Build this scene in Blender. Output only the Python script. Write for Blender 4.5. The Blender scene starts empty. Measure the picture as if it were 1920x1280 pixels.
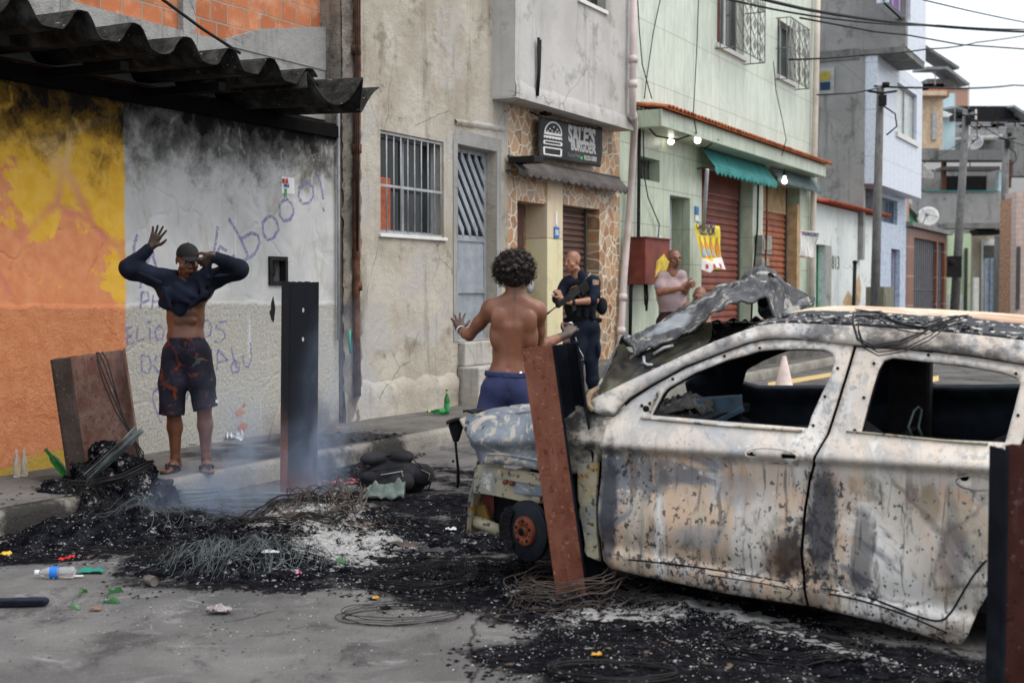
import bpy, bmesh, math, random
import numpy as np
from mathutils import Vector, Matrix, noise
from mathutils.geometry import delaunay_2d_cdt
C = bpy.context.scene
COL = C.collection
PI = math.pi
random.seed(7)
# ---------------------------------------------------------------- camera
FPX, CH = 2400.0, 1.5
PITCH = math.atan(95.0/2400.0)
cd = bpy.data.cameras.new('camera'); cam = bpy.data.objects.new('camera', cd); COL.objects.link(cam)
cam.location = (0, 0, CH); cam.rotation_euler = (PI/2-PITCH, 0, 0)
cd.sensor_width = 36; cd.lens = 36*FPX/1920; cd.clip_start = .1; cd.clip_end = 3000
cd.dof.use_dof = True; cd.dof.focus_distance = 9.2; cd.dof.aperture_fstop = 2.8
C.camera = cam
# ---------------------------------------------------------------- light: flat overcast afternoon
w = bpy.data.worlds.new('World'); C.world = w; w.use_nodes = True
wn = w.node_tree; wn.nodes.clear()
SUN_EL, SUN_AZ = math.radians(58), math.radians(118)
sky = wn.nodes.new('ShaderNodeTexSky'); sky.sky_type = 'NISHITA'; sky.sun_disc = False
sky.sun_elevation = SUN_EL; sky.sun_rotation = SUN_AZ; sky.dust_density = 6; sky.air_density = 1.5
b1 = wn.nodes.new('ShaderNodeBackground'); b1.inputs[1].default_value = .055
b2 = wn.nodes.new('ShaderNodeBackground'); b2.inputs[0].default_value = (.91, .945, 1, 1)
tc = wn.nodes.new('ShaderNodeTexCoord'); sx_ = wn.nodes.new('ShaderNodeSeparateXYZ'); mr = wn.nodes.new('ShaderNodeMapRange')   # overcast: brighter overhead than at the horizon
wn.links.new(tc.outputs['Generated'], sx_.inputs[0]); wn.links.new(sx_.outputs[2], mr.inputs[0]); mr.inputs[3].default_value = .80; mr.inputs[4].default_value = 1.75; wn.links.new(mr.outputs[0], b2.inputs[1])
ad = wn.nodes.new('ShaderNodeAddShader'); wo = wn.nodes.new('ShaderNodeOutputWorld')
wn.links.new(sky.outputs[0], b1.inputs[0]); wn.links.new(b1.outputs[0], ad.inputs[0])
wn.links.new(b2.outputs[0], ad.inputs[1]); wn.links.new(ad.outputs[0], wo.inputs[0])
sd = bpy.data.lights.new('sun', 'SUN'); sun = bpy.data.objects.new('sun', sd); COL.objects.link(sun)
sd.energy = 1.1; sd.angle = math.radians(25); sd.color = (1, .96, .9)
sv = Vector((math.sin(SUN_AZ)*math.cos(SUN_EL), math.cos(SUN_AZ)*math.cos(SUN_EL), math.sin(SUN_EL)))
sun.rotation_euler = sv.to_track_quat('Z', 'Y').to_euler()
C.view_settings.view_transform = 'Standard'; C.view_settings.look = 'None'
C.view_settings.exposure = 0.05; C.view_settings.gamma = 1
C.cycles.max_bounces = 6; C.cycles.volume_bounces = 0; C.cycles.volume_step_rate = 1.5
# ---------------------------------------------------------------- measuring: where a sight line meets a plane
CAM = Vector((0, 0, CH)); cp, sp = math.cos(PITCH), math.sin(PITCH)
def ray(px, py):
    a, b = (px-960)/FPX, (640-py)/FPX
    return Vector((a, cp+b*sp, -sp+b*cp))
def G(px, py, z=0.0):
    r = ray(px, py); return CAM+r*((z-CH)/r.z)
def At(px, py, Y):
    r = ray(px, py); return CAM+r*(Y/r.y)
TH = math.atan2(1, .53); DX, DY = math.cos(TH), math.sin(TH)     # direction of the row of houses
P0 = Vector((-1.78, 12.96, 0))
def F(px, py, off=0.0):                                          # (along, height) on the house front, off metres out to the street
    r = ray(px, py); n = Vector((DY, -DX, 0)); p = P0+n*off
    q = CAM+r*((p-CAM).dot(n)/r.dot(n))
    return ((q-P0).x*DX+(q-P0).y*DY, q.z)
def FW(s, y, z): return Vector((P0.x+DX*s-DY*y, P0.y+DY*s+DX*y, z))
# ---------------------------------------------------------------- naming
def tag(o, label=None, cat=None, group=None, kind=None):
    if label: o['label'] = label
    if cat: o['category'] = cat
    if group: o['group'] = group
    if kind: o['kind'] = kind
    return o
ORG = {}
def thing(name, label, cat, loc=(0, 0, 0), rz=0.0, group=None):
    o = bpy.data.objects.new(name, None); COL.objects.link(o); o.empty_display_size = .1
    o.location = loc; o.rotation_euler = (0, 0, rz)
    return tag(o, label, cat, group)
def fthing(name, label, cat, s0, y0=0.0, z0=.15, group=None):    # a thing in the row of houses: children built in (along, back, up)
    o = thing(name, label, cat, FW(s0, y0, z0), TH, group); ORG[o.name] = (s0, y0, z0); return o
def copy_tree(o, parent=None):
    c = o.copy(); COL.objects.link(c); c.parent = parent
    for ch in [q for q in bpy.data.objects if q.parent == o]: copy_tree(ch, c)
    return c
# ---------------------------------------------------------------- mesh building
def inside(p, poly):
    x, y = p; r = False; n = len(poly); j = n-1
    for i in range(n):
        xi, yi = poly[i]; xj, yj = poly[j]
        if (yi > y) != (yj > y) and x < (xj-xi)*(y-yi)/(yj-yi)+xi: r = not r
        j = i
    return r
def area(p): return sum(p[i-1][0]*p[i][1]-p[i][0]*p[i-1][1] for i in range(len(p)))/2
def ccw(p): return list(p) if area(p) > 0 else list(p)[::-1]
def densify(p, d, closed=True):
    out = []; n = len(p)
    for i in range(n if closed else n-1):
        a, b = p[i], p[(i+1) % n]; L = math.dist(a, b); k = max(1, int(math.ceil(L/d)))
        out += [tuple(a[m]+(b[m]-a[m])*t/k for m in range(len(a))) for t in range(k)]
    if not closed: out.append(tuple(p[-1]))
    return out
def cdt(outline, holes=(), step=None):
    outline = ccw(outline); holes = [ccw(h)[::-1] for h in holes]
    if step:
        outline = densify(outline, step); holes = [densify(h, step) for h in holes]
    vs = []; es = []
    for loop in [outline]+holes:
        b = len(vs); vs += [Vector(p) for p in loop]; es += [(b+i, b+(i+1) % len(loop)) for i in range(len(loop))]
    if step:
        xs = [p[0] for p in outline]; ys = [p[1] for p in outline]
        loops = np.array([(v.x, v.y) for v in vs])
        x = min(xs)+step*.5; r = 0
        while x < max(xs):
            y = min(ys)+step*(.3+.5*(r % 2))
            while y < max(ys):
                if inside((x, y), outline) and not any(inside((x, y), h) for h in holes):
                    if ((loops-(x, y))**2).sum(1).min() > (step*.5)**2: vs.append(Vector((x, y)))
                y += step
            x += step; r += 1
    V, E, Fc = delaunay_2d_cdt(vs, es, [], 0, 1e-6)[:3]
    fs = []
    for f in Fc:
        c = sum((V[i] for i in f), Vector((0, 0)))/len(f)
        if inside(c, outline) and not any(inside(c, h) for h in holes): fs.append(tuple(f))
    return [tuple(v) for v in V], fs
class Mb:
    def __init__(s): s.v = []; s.f = []; s.sm = []
    def add(s, vs, fs, sm=False):
        b = len(s.v); s.v += [tuple(v) for v in vs]; s.f += [tuple(i+b for i in f) for f in fs]; s.sm += [sm]*len(fs); return s
    def box(s, x0, x1, y0, y1, z0, z1, M=None):
        x0, x1 = sorted((x0, x1)); y0, y1 = sorted((y0, y1)); z0, z1 = sorted((z0, z1))
        vs = [(x, y, z) for z in (z0, z1) for y in (y0, y1) for x in (x0, x1)]
        if M is not None: vs = [M@Vector(v) for v in vs]
        return s.add(vs, [(0, 2, 3, 1), (4, 5, 7, 6), (0, 1, 5, 4), (2, 6, 7, 3), (0, 4, 6, 2), (1, 3, 7, 5)])
    def slab(s, outline, holes, y0, y1):                          # an (x,z) plate with holes between y0 (front) and y1 (back)
        V, fs = cdt(outline, holes); n = len(V)
        y0, y1 = min(y0, y1), max(y0, y1)
        s.add([(x, y0, z) for x, z in V]+[(x, y1, z) for x, z in V], [f for f in fs]+[tuple(i+n for i in f[::-1]) for f in fs])
        for loop in [ccw(outline)]+[ccw(h)[::-1] for h in holes]:
            m = len(loop)
            s.add([(x, y0, z) for x, z in loop]+[(x, y1, z) for x, z in loop], [(i+m, (i+1) % m+m, (i+1) % m, i) for i in range(m)])
        return s
    def tube(s, path, r, seg=8, cap=True, flat=1.0):
        P = [Vector(p) for p in path]; n = len(P)
        rs = r if isinstance(r, (list, tuple)) else [r]*n
        up = None; vs = []
        for i in range(n):
            t = (P[min(i+1, n-1)]-P[max(i-1, 0)])
            t = t.normalized() if t.length > 1e-9 else Vector((0, 0, 1))
            if up is None: up = Vector((0, 0, 1)) if abs(t.z) < .9 else Vector((1, 0, 0))
            a = t.cross(up); a = a.normalized() if a.length > 1e-6 else t.orthogonal().normalized()
            b = a.cross(t).normalized(); up = b
            for k in range(seg):
                g = 2*PI*k/seg; vs.append(P[i]+a*math.cos(g)*rs[i]+b*math.sin(g)*rs[i]*flat)
        fs = [(i*seg+k, i*seg+(k+1) % seg, (i+1)*seg+(k+1) % seg, (i+1)*seg+k) for i in range(n-1) for k in range(seg)]
        if cap: fs += [tuple(range(seg))[::-1], tuple((n-1)*seg+k for k in range(seg))]
        return s.add(vs, fs, True)
    def lathe(s, prof, M=None, seg=20, cap=True):                 # prof: (radius, height)
        vs = [(r*math.cos(2*PI*k/seg), r*math.sin(2*PI*k/seg), z) for r, z in prof for k in range(seg)]
        if M is not None: vs = [M@Vector(v) for v in vs]
        n = len(prof); fs = [(i*seg+k, i*seg+(k+1) % seg, (i+1)*seg+(k+1) % seg, (i+1)*seg+k) for i in range(n-1) for k in range(seg)]
        if cap: fs += [tuple(range(seg))[::-1], tuple((n-1)*seg+k for k in range(seg))]
        return s.add(vs, fs, True)
    def grid(s, nx, ny, fn, sm=True):
        vs = [fn(i/(nx-1), j/(ny-1)) for j in range(ny) for i in range(nx)]
        return s.add(vs, [(j*nx+i, j*nx+i+1, (j+1)*nx+i+1, (j+1)*nx+i) for j in range(ny-1) for i in range(nx-1)], sm)
    def build(s, name, mat, parent=None, bevel=0, solid=0, smooth=None, attrs=None, subd=0, disp=None, recalc=False, offset=-1):
        o3 = ORG.get(parent.name if parent else '', None)
        if parent and o3 is None and parent.parent: o3 = ORG.get(parent.parent.name)
        o3 = o3 or (0, 0, 0)
        me = bpy.data.meshes.new(name)
        me.from_pydata([(v[0]-o3[0], v[1]-o3[1], v[2]-o3[2]) for v in s.v], [], s.f)
        me.polygons.foreach_set('use_smooth', s.sm if smooth is None else [smooth]*len(s.f))
        if recalc:
            bm = bmesh.new(); bm.from_mesh(me); bmesh.ops.remove_doubles(bm, verts=bm.verts, dist=1e-5)
            bmesh.ops.recalc_face_normals(bm, faces=bm.faces); bm.to_mesh(me); bm.free()
        if attrs:
            for k, arr in attrs.items():
                a = me.attributes.new(k, 'FLOAT', 'POINT'); a.data.foreach_set('value', np.asarray(arr, dtype=np.float32))
        me.materials.append(mat)
        o = bpy.data.objects.new(name, me); COL.objects.link(o)
        if parent: o.parent = parent
        if bevel:
            m = o.modifiers.new('b', 'BEVEL'); m.width = bevel; m.segments = 2; m.limit_method = 'ANGLE'; m.angle_limit = .7
        if solid:
            m = o.modifiers.new('s', 'SOLIDIFY'); m.thickness = solid; m.offset = offset
        if subd:
            m = o.modifiers.new('u', 'SUBSURF'); m.levels = m.render_levels = subd
        return o
def fsingle(mb, name, label, cat, mat, s0, y0=0.0, z0=.15, group=None, **k):   # a one-mesh thing on the house row
    mb.v = [(v[0]-s0, v[1]-y0, v[2]-z0) for v in mb.v]
    o = mb.build(name, mat, **k); o.location = FW(s0, y0, z0); o.rotation_euler = (0, 0, TH)
    return tag(o, label, cat, group)
def wsingle(mb, name, label, cat, mat, org, group=None, kind=None, **k):       # a one-mesh thing given in world coordinates
    mb.v = [(v[0]-org[0], v[1]-org[1], v[2]-org[2]) for v in mb.v]
    o = mb.build(name, mat, **k); o.location = org
    return tag(o, label, cat, group, kind)
def text_mesh(txt, size, depth=.002, align='LEFT', sx=1.0, bold=0.0):
    cu = bpy.data.curves.new('t', 'FONT'); cu.body = txt; cu.size = size; cu.extrude = depth; cu.align_x = align; cu.offset = bold
    cu.resolution_u = 3
    o = bpy.data.objects.new('t', cu); COL.objects.link(o)
    me = bpy.data.meshes.new_from_object(o)
    m = Mb(); m.add([(v.co.x*sx, v.co.y, v.co.z) for v in me.vertices], [tuple(p.vertices) for p in me.polygons])
    bpy.data.objects.remove(o); bpy.data.curves.remove(cu); bpy.data.meshes.remove(me)
    return m
def ftext(mb, txt, size, s, z, y, sx=1.0, align='LEFT', bold=0.0, depth=.002, slope=0.0):  # text standing on the (along, up) plane
    t = text_mesh(txt, size, depth, align, sx, bold)
    mb.add([(s+v[0], y-v[2], z+v[1]+v[0]*slope) for v in t.v], t.f)
# ---------------------------------------------------------------- materials
class Mt:
    def __init__(s, name):
        s.m = bpy.data.materials.new(name); s.m.use_nodes = True; s.t = s.m.node_tree; s.t.nodes.clear()
        s.out = s.t.nodes.new('ShaderNodeOutputMaterial')
        s.co = s.t.nodes.new('ShaderNodeTexCoord').outputs['Object']
    def set(s, sock, v):
        if isinstance(v, bpy.types.NodeSocket): s.t.links.new(v, sock)
        elif v is not None:
            if isinstance(v, (tuple, list)) and len(v) == 3 and sock.type == 'RGBA': v = (*v, 1)
            sock.default_value = v
    def n(s, typ, ins=None, **props):
        nd = s.t.nodes.new('ShaderNode'+typ)
        for k, v in props.items(): setattr(nd, k, v)
        for k, v in (ins or {}).items(): s.set(nd.inputs[k], v)
        return nd
    def sc(s, x=1, y=1, z=1, loc=(0, 0, 0), vec=None, rot=(0, 0, 0)):
        return s.n('Mapping', {'Vector': vec or s.co, 'Scale': (x, y, z), 'Location': loc, 'Rotation': rot}).outputs[0]
    def noise(s, scale=5, det=4, vec=None, rough=.55, dist=0.0, col=False):
        nd = s.n('TexNoise', {'Vector': vec or s.co, 'Scale': scale, 'Detail': det, 'Roughness': rough, 'Distortion': dist})
        return nd.outputs[1 if col else 0]
    def vor(s, scale=5, vec=None, feature='F1', rnd=1.0, out=0):
        nd = s.n('TexVoronoi', {'Vector': vec or s.co, 'Scale': scale, 'Randomness': rnd}, feature=feature); return nd.outputs[out]
    def ma(s, op, a, b=None, c=None):
        nd = s.n('Math', operation=op); s.set(nd.inputs[0], a)
        if b is not None: s.set(nd.inputs[1], b)
        if c is not None: s.set(nd.inputs[2], c)
        return nd.outputs[0]
    def th(s, v, lo, hi, a=0.0, b=1.0):
        return s.n('MapRange', {'Value': v, 'From Min': lo, 'From Max': hi, 'To Min': a, 'To Max': b}, interpolation_type='SMOOTHSTEP').outputs[0]
    def mix(s, f, a, b, blend='MIX'):
        nd = s.n('Mix', data_type='RGBA', blend_type=blend); s.set(nd.inputs[0], f); s.set(nd.inputs[6], a); s.set(nd.inputs[7], b)
        return nd.outputs[2]
    def ramp(s, f, stops):
        nd = s.n('ValToRGB', {'Fac': f}); cr = nd.color_ramp
        while len(cr.elements) < len(stops): cr.elements.new(.5)
        for e, (p, c) in zip(cr.elements, stops): e.position = p; e.color = (*c, 1) if len(c) == 3 else c
        return nd.outputs[0]
    def at(s, name): return s.n('Attribute', attribute_name=name).outputs['Fac']
    def xyz(s, vec=None):
        nd = s.n('SeparateXYZ', {0: vec or s.co}); return nd.outputs[0], nd.outputs[1], nd.outputs[2]
    def bump(s, h, st=.3, dist=.02, nrm=None):
        return s.n('Bump', {'Strength': st, 'Distance': dist, 'Height': h, 'Normal': nrm}).outputs[0]
    def done(s, col, rough=.8, metal=0.0, nrm=None, emis=None, estr=0.0, spec=None, trans=None, alpha=None, ior=None, sss=None):
        p = s.n('BsdfPrincipled', {'Base Color': col, 'Roughness': rough, 'Metallic': metal, 'Normal': nrm})
        if emis is not None: s.set(p.inputs['Emission Color'], emis); p.inputs['Emission Strength'].default_value = estr
        if spec is not None: p.inputs['Specular IOR Level'].default_value = spec
        if trans is not None: p.inputs['Transmission Weight'].default_value = trans
        if alpha is not None: s.set(p.inputs['Alpha'], alpha)
        if ior: p.inputs['IOR'].default_value = ior
        if sss: p.inputs['Subsurface Weight'].default_value = sss; p.inputs['Subsurface Radius'].default_value = (.02, .008, .004)
        s.t.links.new(p.outputs[0], s.out.inputs[0]); return s.m
def plain(name, col, rough=.7, metal=0.0, var=.18, scale=6, bump=.15, dirt=0.0, dcol=(.04, .035, .03), spec=None, streak=0.0):
    m = Mt(name)
    a = tuple(c*(1-var) for c in col); b = tuple(min(1, c*(1+var)) for c in col)
    c = m.mix(m.th(m.noise(scale, 6), .3, .7), a, b)
    if dirt: c = m.mix(m.ma('MULTIPLY', m.th(m.noise(scale*.6, 8, rough=.7, vec=m.sc(1, 1, 1, (3, 1, 7))), .48, .68), dirt), c, dcol)
    if streak: c = m.mix(m.ma('MULTIPLY', m.th(m.noise(3, 5, vec=m.sc(5, 5, .35)), .5, .72), streak), c, dcol)
    nr = m.bump(m.noise(scale*14, 4), bump, .004) if bump else None
    return m.done(c, rough, metal, nr, spec=spec if spec is not None else (.05 if max(col) < .05 else .25))
SA0 = F(-150, 500)[0]; SPL = F(233, 400)[0]
# ---------------------------------------------------------------- setting materials
def m_plaster(name, base, light, dark, patch=None, rough_b=.5, streak=.5, scale=1.2, seed=0):
    m = Mt(name); v = m.sc(1, 1, 1, (seed*3.1, 0, seed*1.7))
    c = m.mix(m.th(m.noise(scale, 7, v, .6), .35, .65), base, light)
    c = m.mix(m.ma('MULTIPLY', m.th(m.noise(scale*1.8, 9, v, .70, .1), .53, .66), .8), c, dark)
    if patch: c = m.mix(m.th(m.noise(scale*.7, 5, m.sc(1, 1, 1, (9+seed, 2, 5)), .6, .4), .52, .6), c, patch)
    st = m.th(m.noise(1.6, 7, m.sc(2.6, 3, .28, (seed, 0, 0)), .68), .52, .70)
    c = m.mix(m.ma('MULTIPLY', st, streak), c, tuple(k*.45 for k in dark))
    sp = m.th(m.noise(38, 3, v), .68, .76); c = m.mix(m.ma('MULTIPLY', sp, .6), c, tuple(k*.4 for k in dark))
    cr = m.th(m.vor(.9, m.n('MixRGB', {0: .12, 1: v, 2: m.noise(3, 4, v, col=True)}).outputs[0], 'DISTANCE_TO_EDGE'), .0, .006, 1, 0)
    cr = m.ma('MULTIPLY', cr, m.th(m.noise(1.1, 2, v), .5, .6)); c = m.mix(m.ma('MULTIPLY', cr, .7), c, (.06, .055, .05))
    h = m.ma('ADD', m.noise(9, 8, v, .65), m.ma('MULTIPLY', m.noise(70, 3, v), .35))
    return m.done(c, .92, 0, m.bump(h, rough_b, .03), spec=.2)
M_GREYWALL = m_plaster('weathered grey plaster', (.36, .325, .265), (.50, .465, .40), (.20, .175, .135), (.43, .41, .38), seed=1, rough_b=.8)
M_LIGHTPL = m_plaster('light smooth render', (.43, .42, .40), (.52, .51, .50), (.30, .29, .27), streak=.45, rough_b=.2, seed=2)
M_ROUGHCON = m_plaster('rough broken concrete', (.19, .17, .145), (.30, .27, .23), (.08, .07, .06), rough_b=1.3, scale=3, seed=3)
M_CONC = m_plaster('grey concrete', (.27, .27, .265), (.33, .33, .32), (.16, .155, .15), rough_b=.6, seed=4)
M_DARKCONC = m_plaster('dark old concrete', (.17, .17, .165), (.23, .23, .22), (.08, .08, .08), rough_b=.6, seed=5)
M_WHITEW = m_plaster('whitewashed wall', (.60, .65, .64), (.68, .72, .71), (.42, .45, .44), streak=.35, rough_b=.3, seed=6)
M_CREAM = m_plaster('cream render', (.60, .50, .36), (.66, .56, .42), (.48, .39, .27), streak=.35, rough_b=.2, seed=7)
M_YELLOWC = m_plaster('pale yellow paint', (.66, .60, .38), (.70, .65, .44), (.55, .48, .3), streak=.2, rough_b=.2, seed=8)
M_BLUEPL = m_plaster('light blue render', (.45, .60, .64), (.5, .66, .7), (.36, .48, .52), streak=.3, rough_b=.2, seed=9)
M_PALEGREEN = m_plaster('pale green paint', (.50, .64, .42), (.58, .72, .5), (.4, .5, .33), streak=.3, rough_b=.2, seed=10)
M_BEIGE = m_plaster('beige render', (.33, .28, .23), (.38, .33, .27), (.24, .2, .16), streak=.3, seed=11)
def m_burnt_wall():
    m = Mt('fire damaged painted wall'); x, y, z = m.xyz(); v = m.co
    sL = SPL-SA0                                                   # where paint gives way to bare plaster
    # paint half: yellow with orange patches
    w1 = m.noise(1.6, 7, v, .66, .2); big = m.noise(.6, 4, m.sc(1, 1, .6, (4.3, 0, 1.2)), .5, .2)
    fl = m.ma('ADD', m.ma('SUBTRACT', m.ma('ADD', .95+.9*sL, m.ma('MULTIPLY', x, -.9)), z), m.ma('MULTIPLY', m.ma('SUBTRACT', m.ma('ADD', w1, big), 1.0), 3.6))
    yel = m.mix(m.th(m.noise(7, 6), .3, .7), (.66, .37, .035), (.74, .45, .08))
    org = m.mix(m.th(m.noise(9, 6), .3, .7), (.60, .22, .10), (.68, .29, .14))
    paint = m.mix(m.th(fl, -.06, .10), yel, org)
    vein = m.vor(1.5, m.n('MixRGB', {0: .22, 1: v, 2: m.noise(1.6, 5, v, col=True)}).outputs[0], 'DISTANCE_TO_EDGE')
    vm = m.ma('MULTIPLY', m.th(vein, .0, .075, 1, 0), m.th(m.noise(1.2, 2, m.sc(1, 1, 1, (2, 2, 2))), .40, .55))
    paint = m.mix(m.ma('MULTIPLY', vm, m.th(z, 1.2, 1.4, 0, .85)), paint, m.mix(m.th(z, 1.9, 2.5), (.58, .20, .13), (.70, .48, .20)))
    lowr = m.th(m.ma('ADD', z, m.ma('MULTIPLY', m.noise(2.2, 6), .5)), .36, .40)
    paint = m.mix(lowr, (.50, .34, .07), paint)
    # bare plaster half
    wall = m.mix(m.th(m.noise(1.6, 7, v, .62), .35, .66), (.42, .43, .43), (.54, .54, .54))
    wall = m.mix(m.th(m.noise(3.1, 8, m.sc(1, 1, .5), .7, .5), .5, .7), wall, (.35, .33, .28))
    low = m.th(m.ma('ADD', z, m.ma('MULTIPLY', m.noise(3, 5), .1)), 1.26, 1.31)
    wall = m.mix(low, m.mix(m.th(m.noise(34, 7, v, .8), .30, .62), (.33, .32, .29), (.52, .51, .46)), wall)
    wall = m.mix(m.th(m.noise(2.1, 4, m.sc(6, 1, .4, (1, 0, 0))), .60, .72), wall, (.60, .61, .62))
    lowsoot = m.th(m.ma('ADD', m.ma('MULTIPLY', z, 1.0), m.ma('MULTIPLY', m.noise(2.4, 7, v, .7), .9)), .42, .85, 1, 0)
    wall = m.mix(m.ma('MULTIPLY', lowsoot, m.th(x, sL+1.0, sL+2.6, .15, .85)), wall, (.09, .08, .065))
    edge = m.ma('ADD', x, m.ma('MULTIPLY', m.noise(5, 5), .06))
    c = m.mix(m.th(edge, sL+.02, sL+.05), paint, wall)
    # soot deposited by the fire: black along the top, pale lines where plaster flaked off
    zz = m.ma('ADD', z, m.ma('MULTIPLY', m.ma('SUBTRACT', m.noise(2.6, 9, v, .74, .25), .5), 1.7))
    s1 = m.th(zz, 2.20, 2.72); s2 = m.th(zz, 2.66, 2.92)
    crack = m.vor(2.3, m.n('MixRGB', {0: .25, 1: v, 2: m.noise(2.4, 6, v, col=True)}).outputs[0], 'DISTANCE_TO_EDGE')
    ck = m.ma('MULTIPLY', m.th(crack, .0, .05, 1, 0), m.th(m.noise(1.7, 3), .44, .6))
    fleck = m.th(m.noise(6.5, 6, m.sc(1.4, 1, .55, (8, 0, 0)), .68, 1.2), .58, .63)
    keep = m.ma('MAXIMUM', ck, m.ma('MULTIPLY', fleck, m.ma('MULTIPLY', m.th(x, sL+.3, sL+.9), .8)))
    sm = m.ma('MULTIPLY', m.ma('MULTIPLY', s1, .86), m.ma('SUBTRACT', 1, m.ma('MULTIPLY', keep, .75)))
    c = m.mix(sm, c, m.mix(m.th(edge, sL, sL+.05), (.035, .018, .006), (.045, .042, .038)))
    c = m.mix(m.ma('MULTIPLY', s2, .97), c, (.007, .007, .007))
    h = m.ma('ADD', m.ma('MULTIPLY', m.ma('SUBTRACT', 1, low), m.ma('MULTIPLY', m.noise(30, 6, v, .75), 1.6)),
             m.ma('ADD', m.ma('MULTIPLY', m.noise(5, 7), .5), m.ma('MULTIPLY', m.ma('ADD', ck, vm), -.3)))
    return m.done(c, .93, 0, m.bump(h, .8, .022), spec=.15)
def m_brick():
    m = Mt('hollow clay block wall')
    uv = m.n('CombineXYZ', {0: m.xyz()[0], 1: m.ma('ADD', m.xyz()[2], m.ma('MULTIPLY', m.noise(1.5, 3), .03))}).outputs[0]
    b = m.n('TexBrick', {'Vector': uv, 'Color1': (.47, .165, .075), 'Color2': (.30, .095, .045), 'Mortar': (.30, .26, .21), 'Scale': 1.0,
            'Mortar Size': .009, 'Mortar Smooth': .2, 'Bias': -.3, 'Brick Width': .235, 'Row Height': .195}); b.offset = .37; b.squash = 1
    c = m.mix(m.th(m.noise(3, 7, rough=.7), .46, .66), b.outputs[0], (.55, .27, .16))
    c = m.mix(m.ma('MULTIPLY', m.th(m.noise(7, 6, m.sc(1, 1, 1, (4, 4, 4)), .7), .60, .72), .55), c, (.58, .45, .38))
    h = m.ma('ADD', m.ma('MULTIPLY', b.outputs[1], -1), m.ma('MULTIPLY', m.noise(40, 3, m.sc(.2, 1, 3)), .15))
    return m.done(c, .9, 0, m.bump(h, .9, .012), spec=.2)
def m_stone():
    m = Mt('broken stone cladding'); v = m.n('MixRGB', {0: .06, 1: m.sc(1, .2, 1), 2: m.noise(3, 3, col=True)}).outputs[0]
    e = m.vor(6.2, v, 'DISTANCE_TO_EDGE'); cell = m.vor(6.2, v, 'F1', out=1)
    cs = m.n('SeparateColor', {0: cell}).outputs[0]
    c = m.ramp(cs, [(0, (.27, .12, .05)), (.3, (.40, .20, .09)), (.55, (.46, .29, .16)), (.78, (.30, .21, .14)), (1, (.22, .09, .035))])
    c = m.mix(m.th(m.noise(14, 5), .45, .8), c, (.45, .33, .22))
    g = m.th(e, .035, .06, 1, 0); c = m.mix(g, c, (.60, .55, .44))
    return m.done(c, m.mix(g, (.45,)*3, (.9,)*3), 0, m.bump(m.ma('MULTIPLY', g, -1), .6, .01))
def m_tiles(name, c1, c2, mortar, bw, rh, marb=1.0, line=.005, off=0.0, rough=.35):
    m = Mt(name)
    uv = m.n('CombineXYZ', {0: m.ma('ADD', m.xyz()[0], m.xyz()[1]), 1: m.xyz()[2]}).outputs[0]
    b = m.n('TexBrick', {'Vector': uv, 'Color1': (0, 0, 0), 'Color2': (1, 1, 1), 'Mortar': (0, 0, 0), 'Scale': 1.0, 'Mortar Size': line,
            'Mortar Smooth': .1, 'Brick Width': bw, 'Row Height': rh}); b.offset = off
    mb = m.noise(2.2, 7, m.sc(2.4, 2.4, .9), .62, 1.4)
    c = m.mix(m.th(mb, .35, .66), c1, c2)
    c = m.mix(m.ma('MULTIPLY', m.n('SeparateColor', {0: b.outputs[0]}).outputs[0], .16*marb), c, tuple(k*.6 for k in c1))
    c = m.mix(m.ma('MULTIPLY', m.th(m.noise(.8, 5, m.sc(1.5, 1.5, .5)), .5, .7), .4), c, tuple(k*.62 for k in c1))
    c = m.mix(b.outputs[1], c, mortar)
    return m.done(c, rough, 0, m.bump(m.ma('MULTIPLY', b.outputs[1], -1), .4, .005))
M_GREENT = m_tiles('green marbled wall tiles', (.53, .61, .51), (.66, .71, .62), (.30, .30, .22), .46, .93, line=.005)
M_GREENT2 = m_tiles('green marbled tiles dark veined', (.40, .47, .36), (.53, .59, .48), (.24, .22, .15), .46, .6, line=.006)
def m_mosaic(name, c1, c2, c3, scale=26, big=.6):
    m = Mt(name); v = m.vor(scale, m.sc(1, 1, 1), 'F1', .25, out=1)
    s = m.n('SeparateColor', {0: v}).outputs[0]
    c = m.ramp(s, [(0, c1), (.5, c2), (1, c3)])
    uv = m.n('CombineXYZ', {0: m.ma('ADD', m.xyz()[0], m.xyz()[1]), 1: m.xyz()[2]}).outputs[0]
    b = m.n('TexBrick', {'Vector': uv, 'Color1': (0, 0, 0), 'Color2': (1, 1, 1), 'Mortar': (0, 0, 0), 'Scale': 1.0, 'Mortar Size': .012, 'Brick Width': big, 'Row Height': big*2})
    b.offset = 0
    c = m.mix(m.ma('MULTIPLY', b.outputs[1], .6), c, (.3, .33, .38))
    return m.done(c, .4)
M_MOSW = m_mosaic('pale mosaic tiles', (.58, .63, .72), (.68, .73, .80), (.48, .55, .68))
M_MOSB = m_mosaic('blue grey mosaic tiles', (.38, .47, .60), (.55, .62, .72), (.22, .30, .45), 20)
M_BRICKW = m_brick(); M_STONE = m_stone()
M_BROWNT = m_tiles('brown wall tiles', (.16, .06, .035), (.21, .085, .05), (.45, .36, .28), .6, .9, .5, .012)
M_PINKST = m_tiles('pale pink stone', (.50, .38, .33), (.58, .46, .40), (.36, .28, .25), .35, .2, 1, .012, .5, .8)
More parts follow.
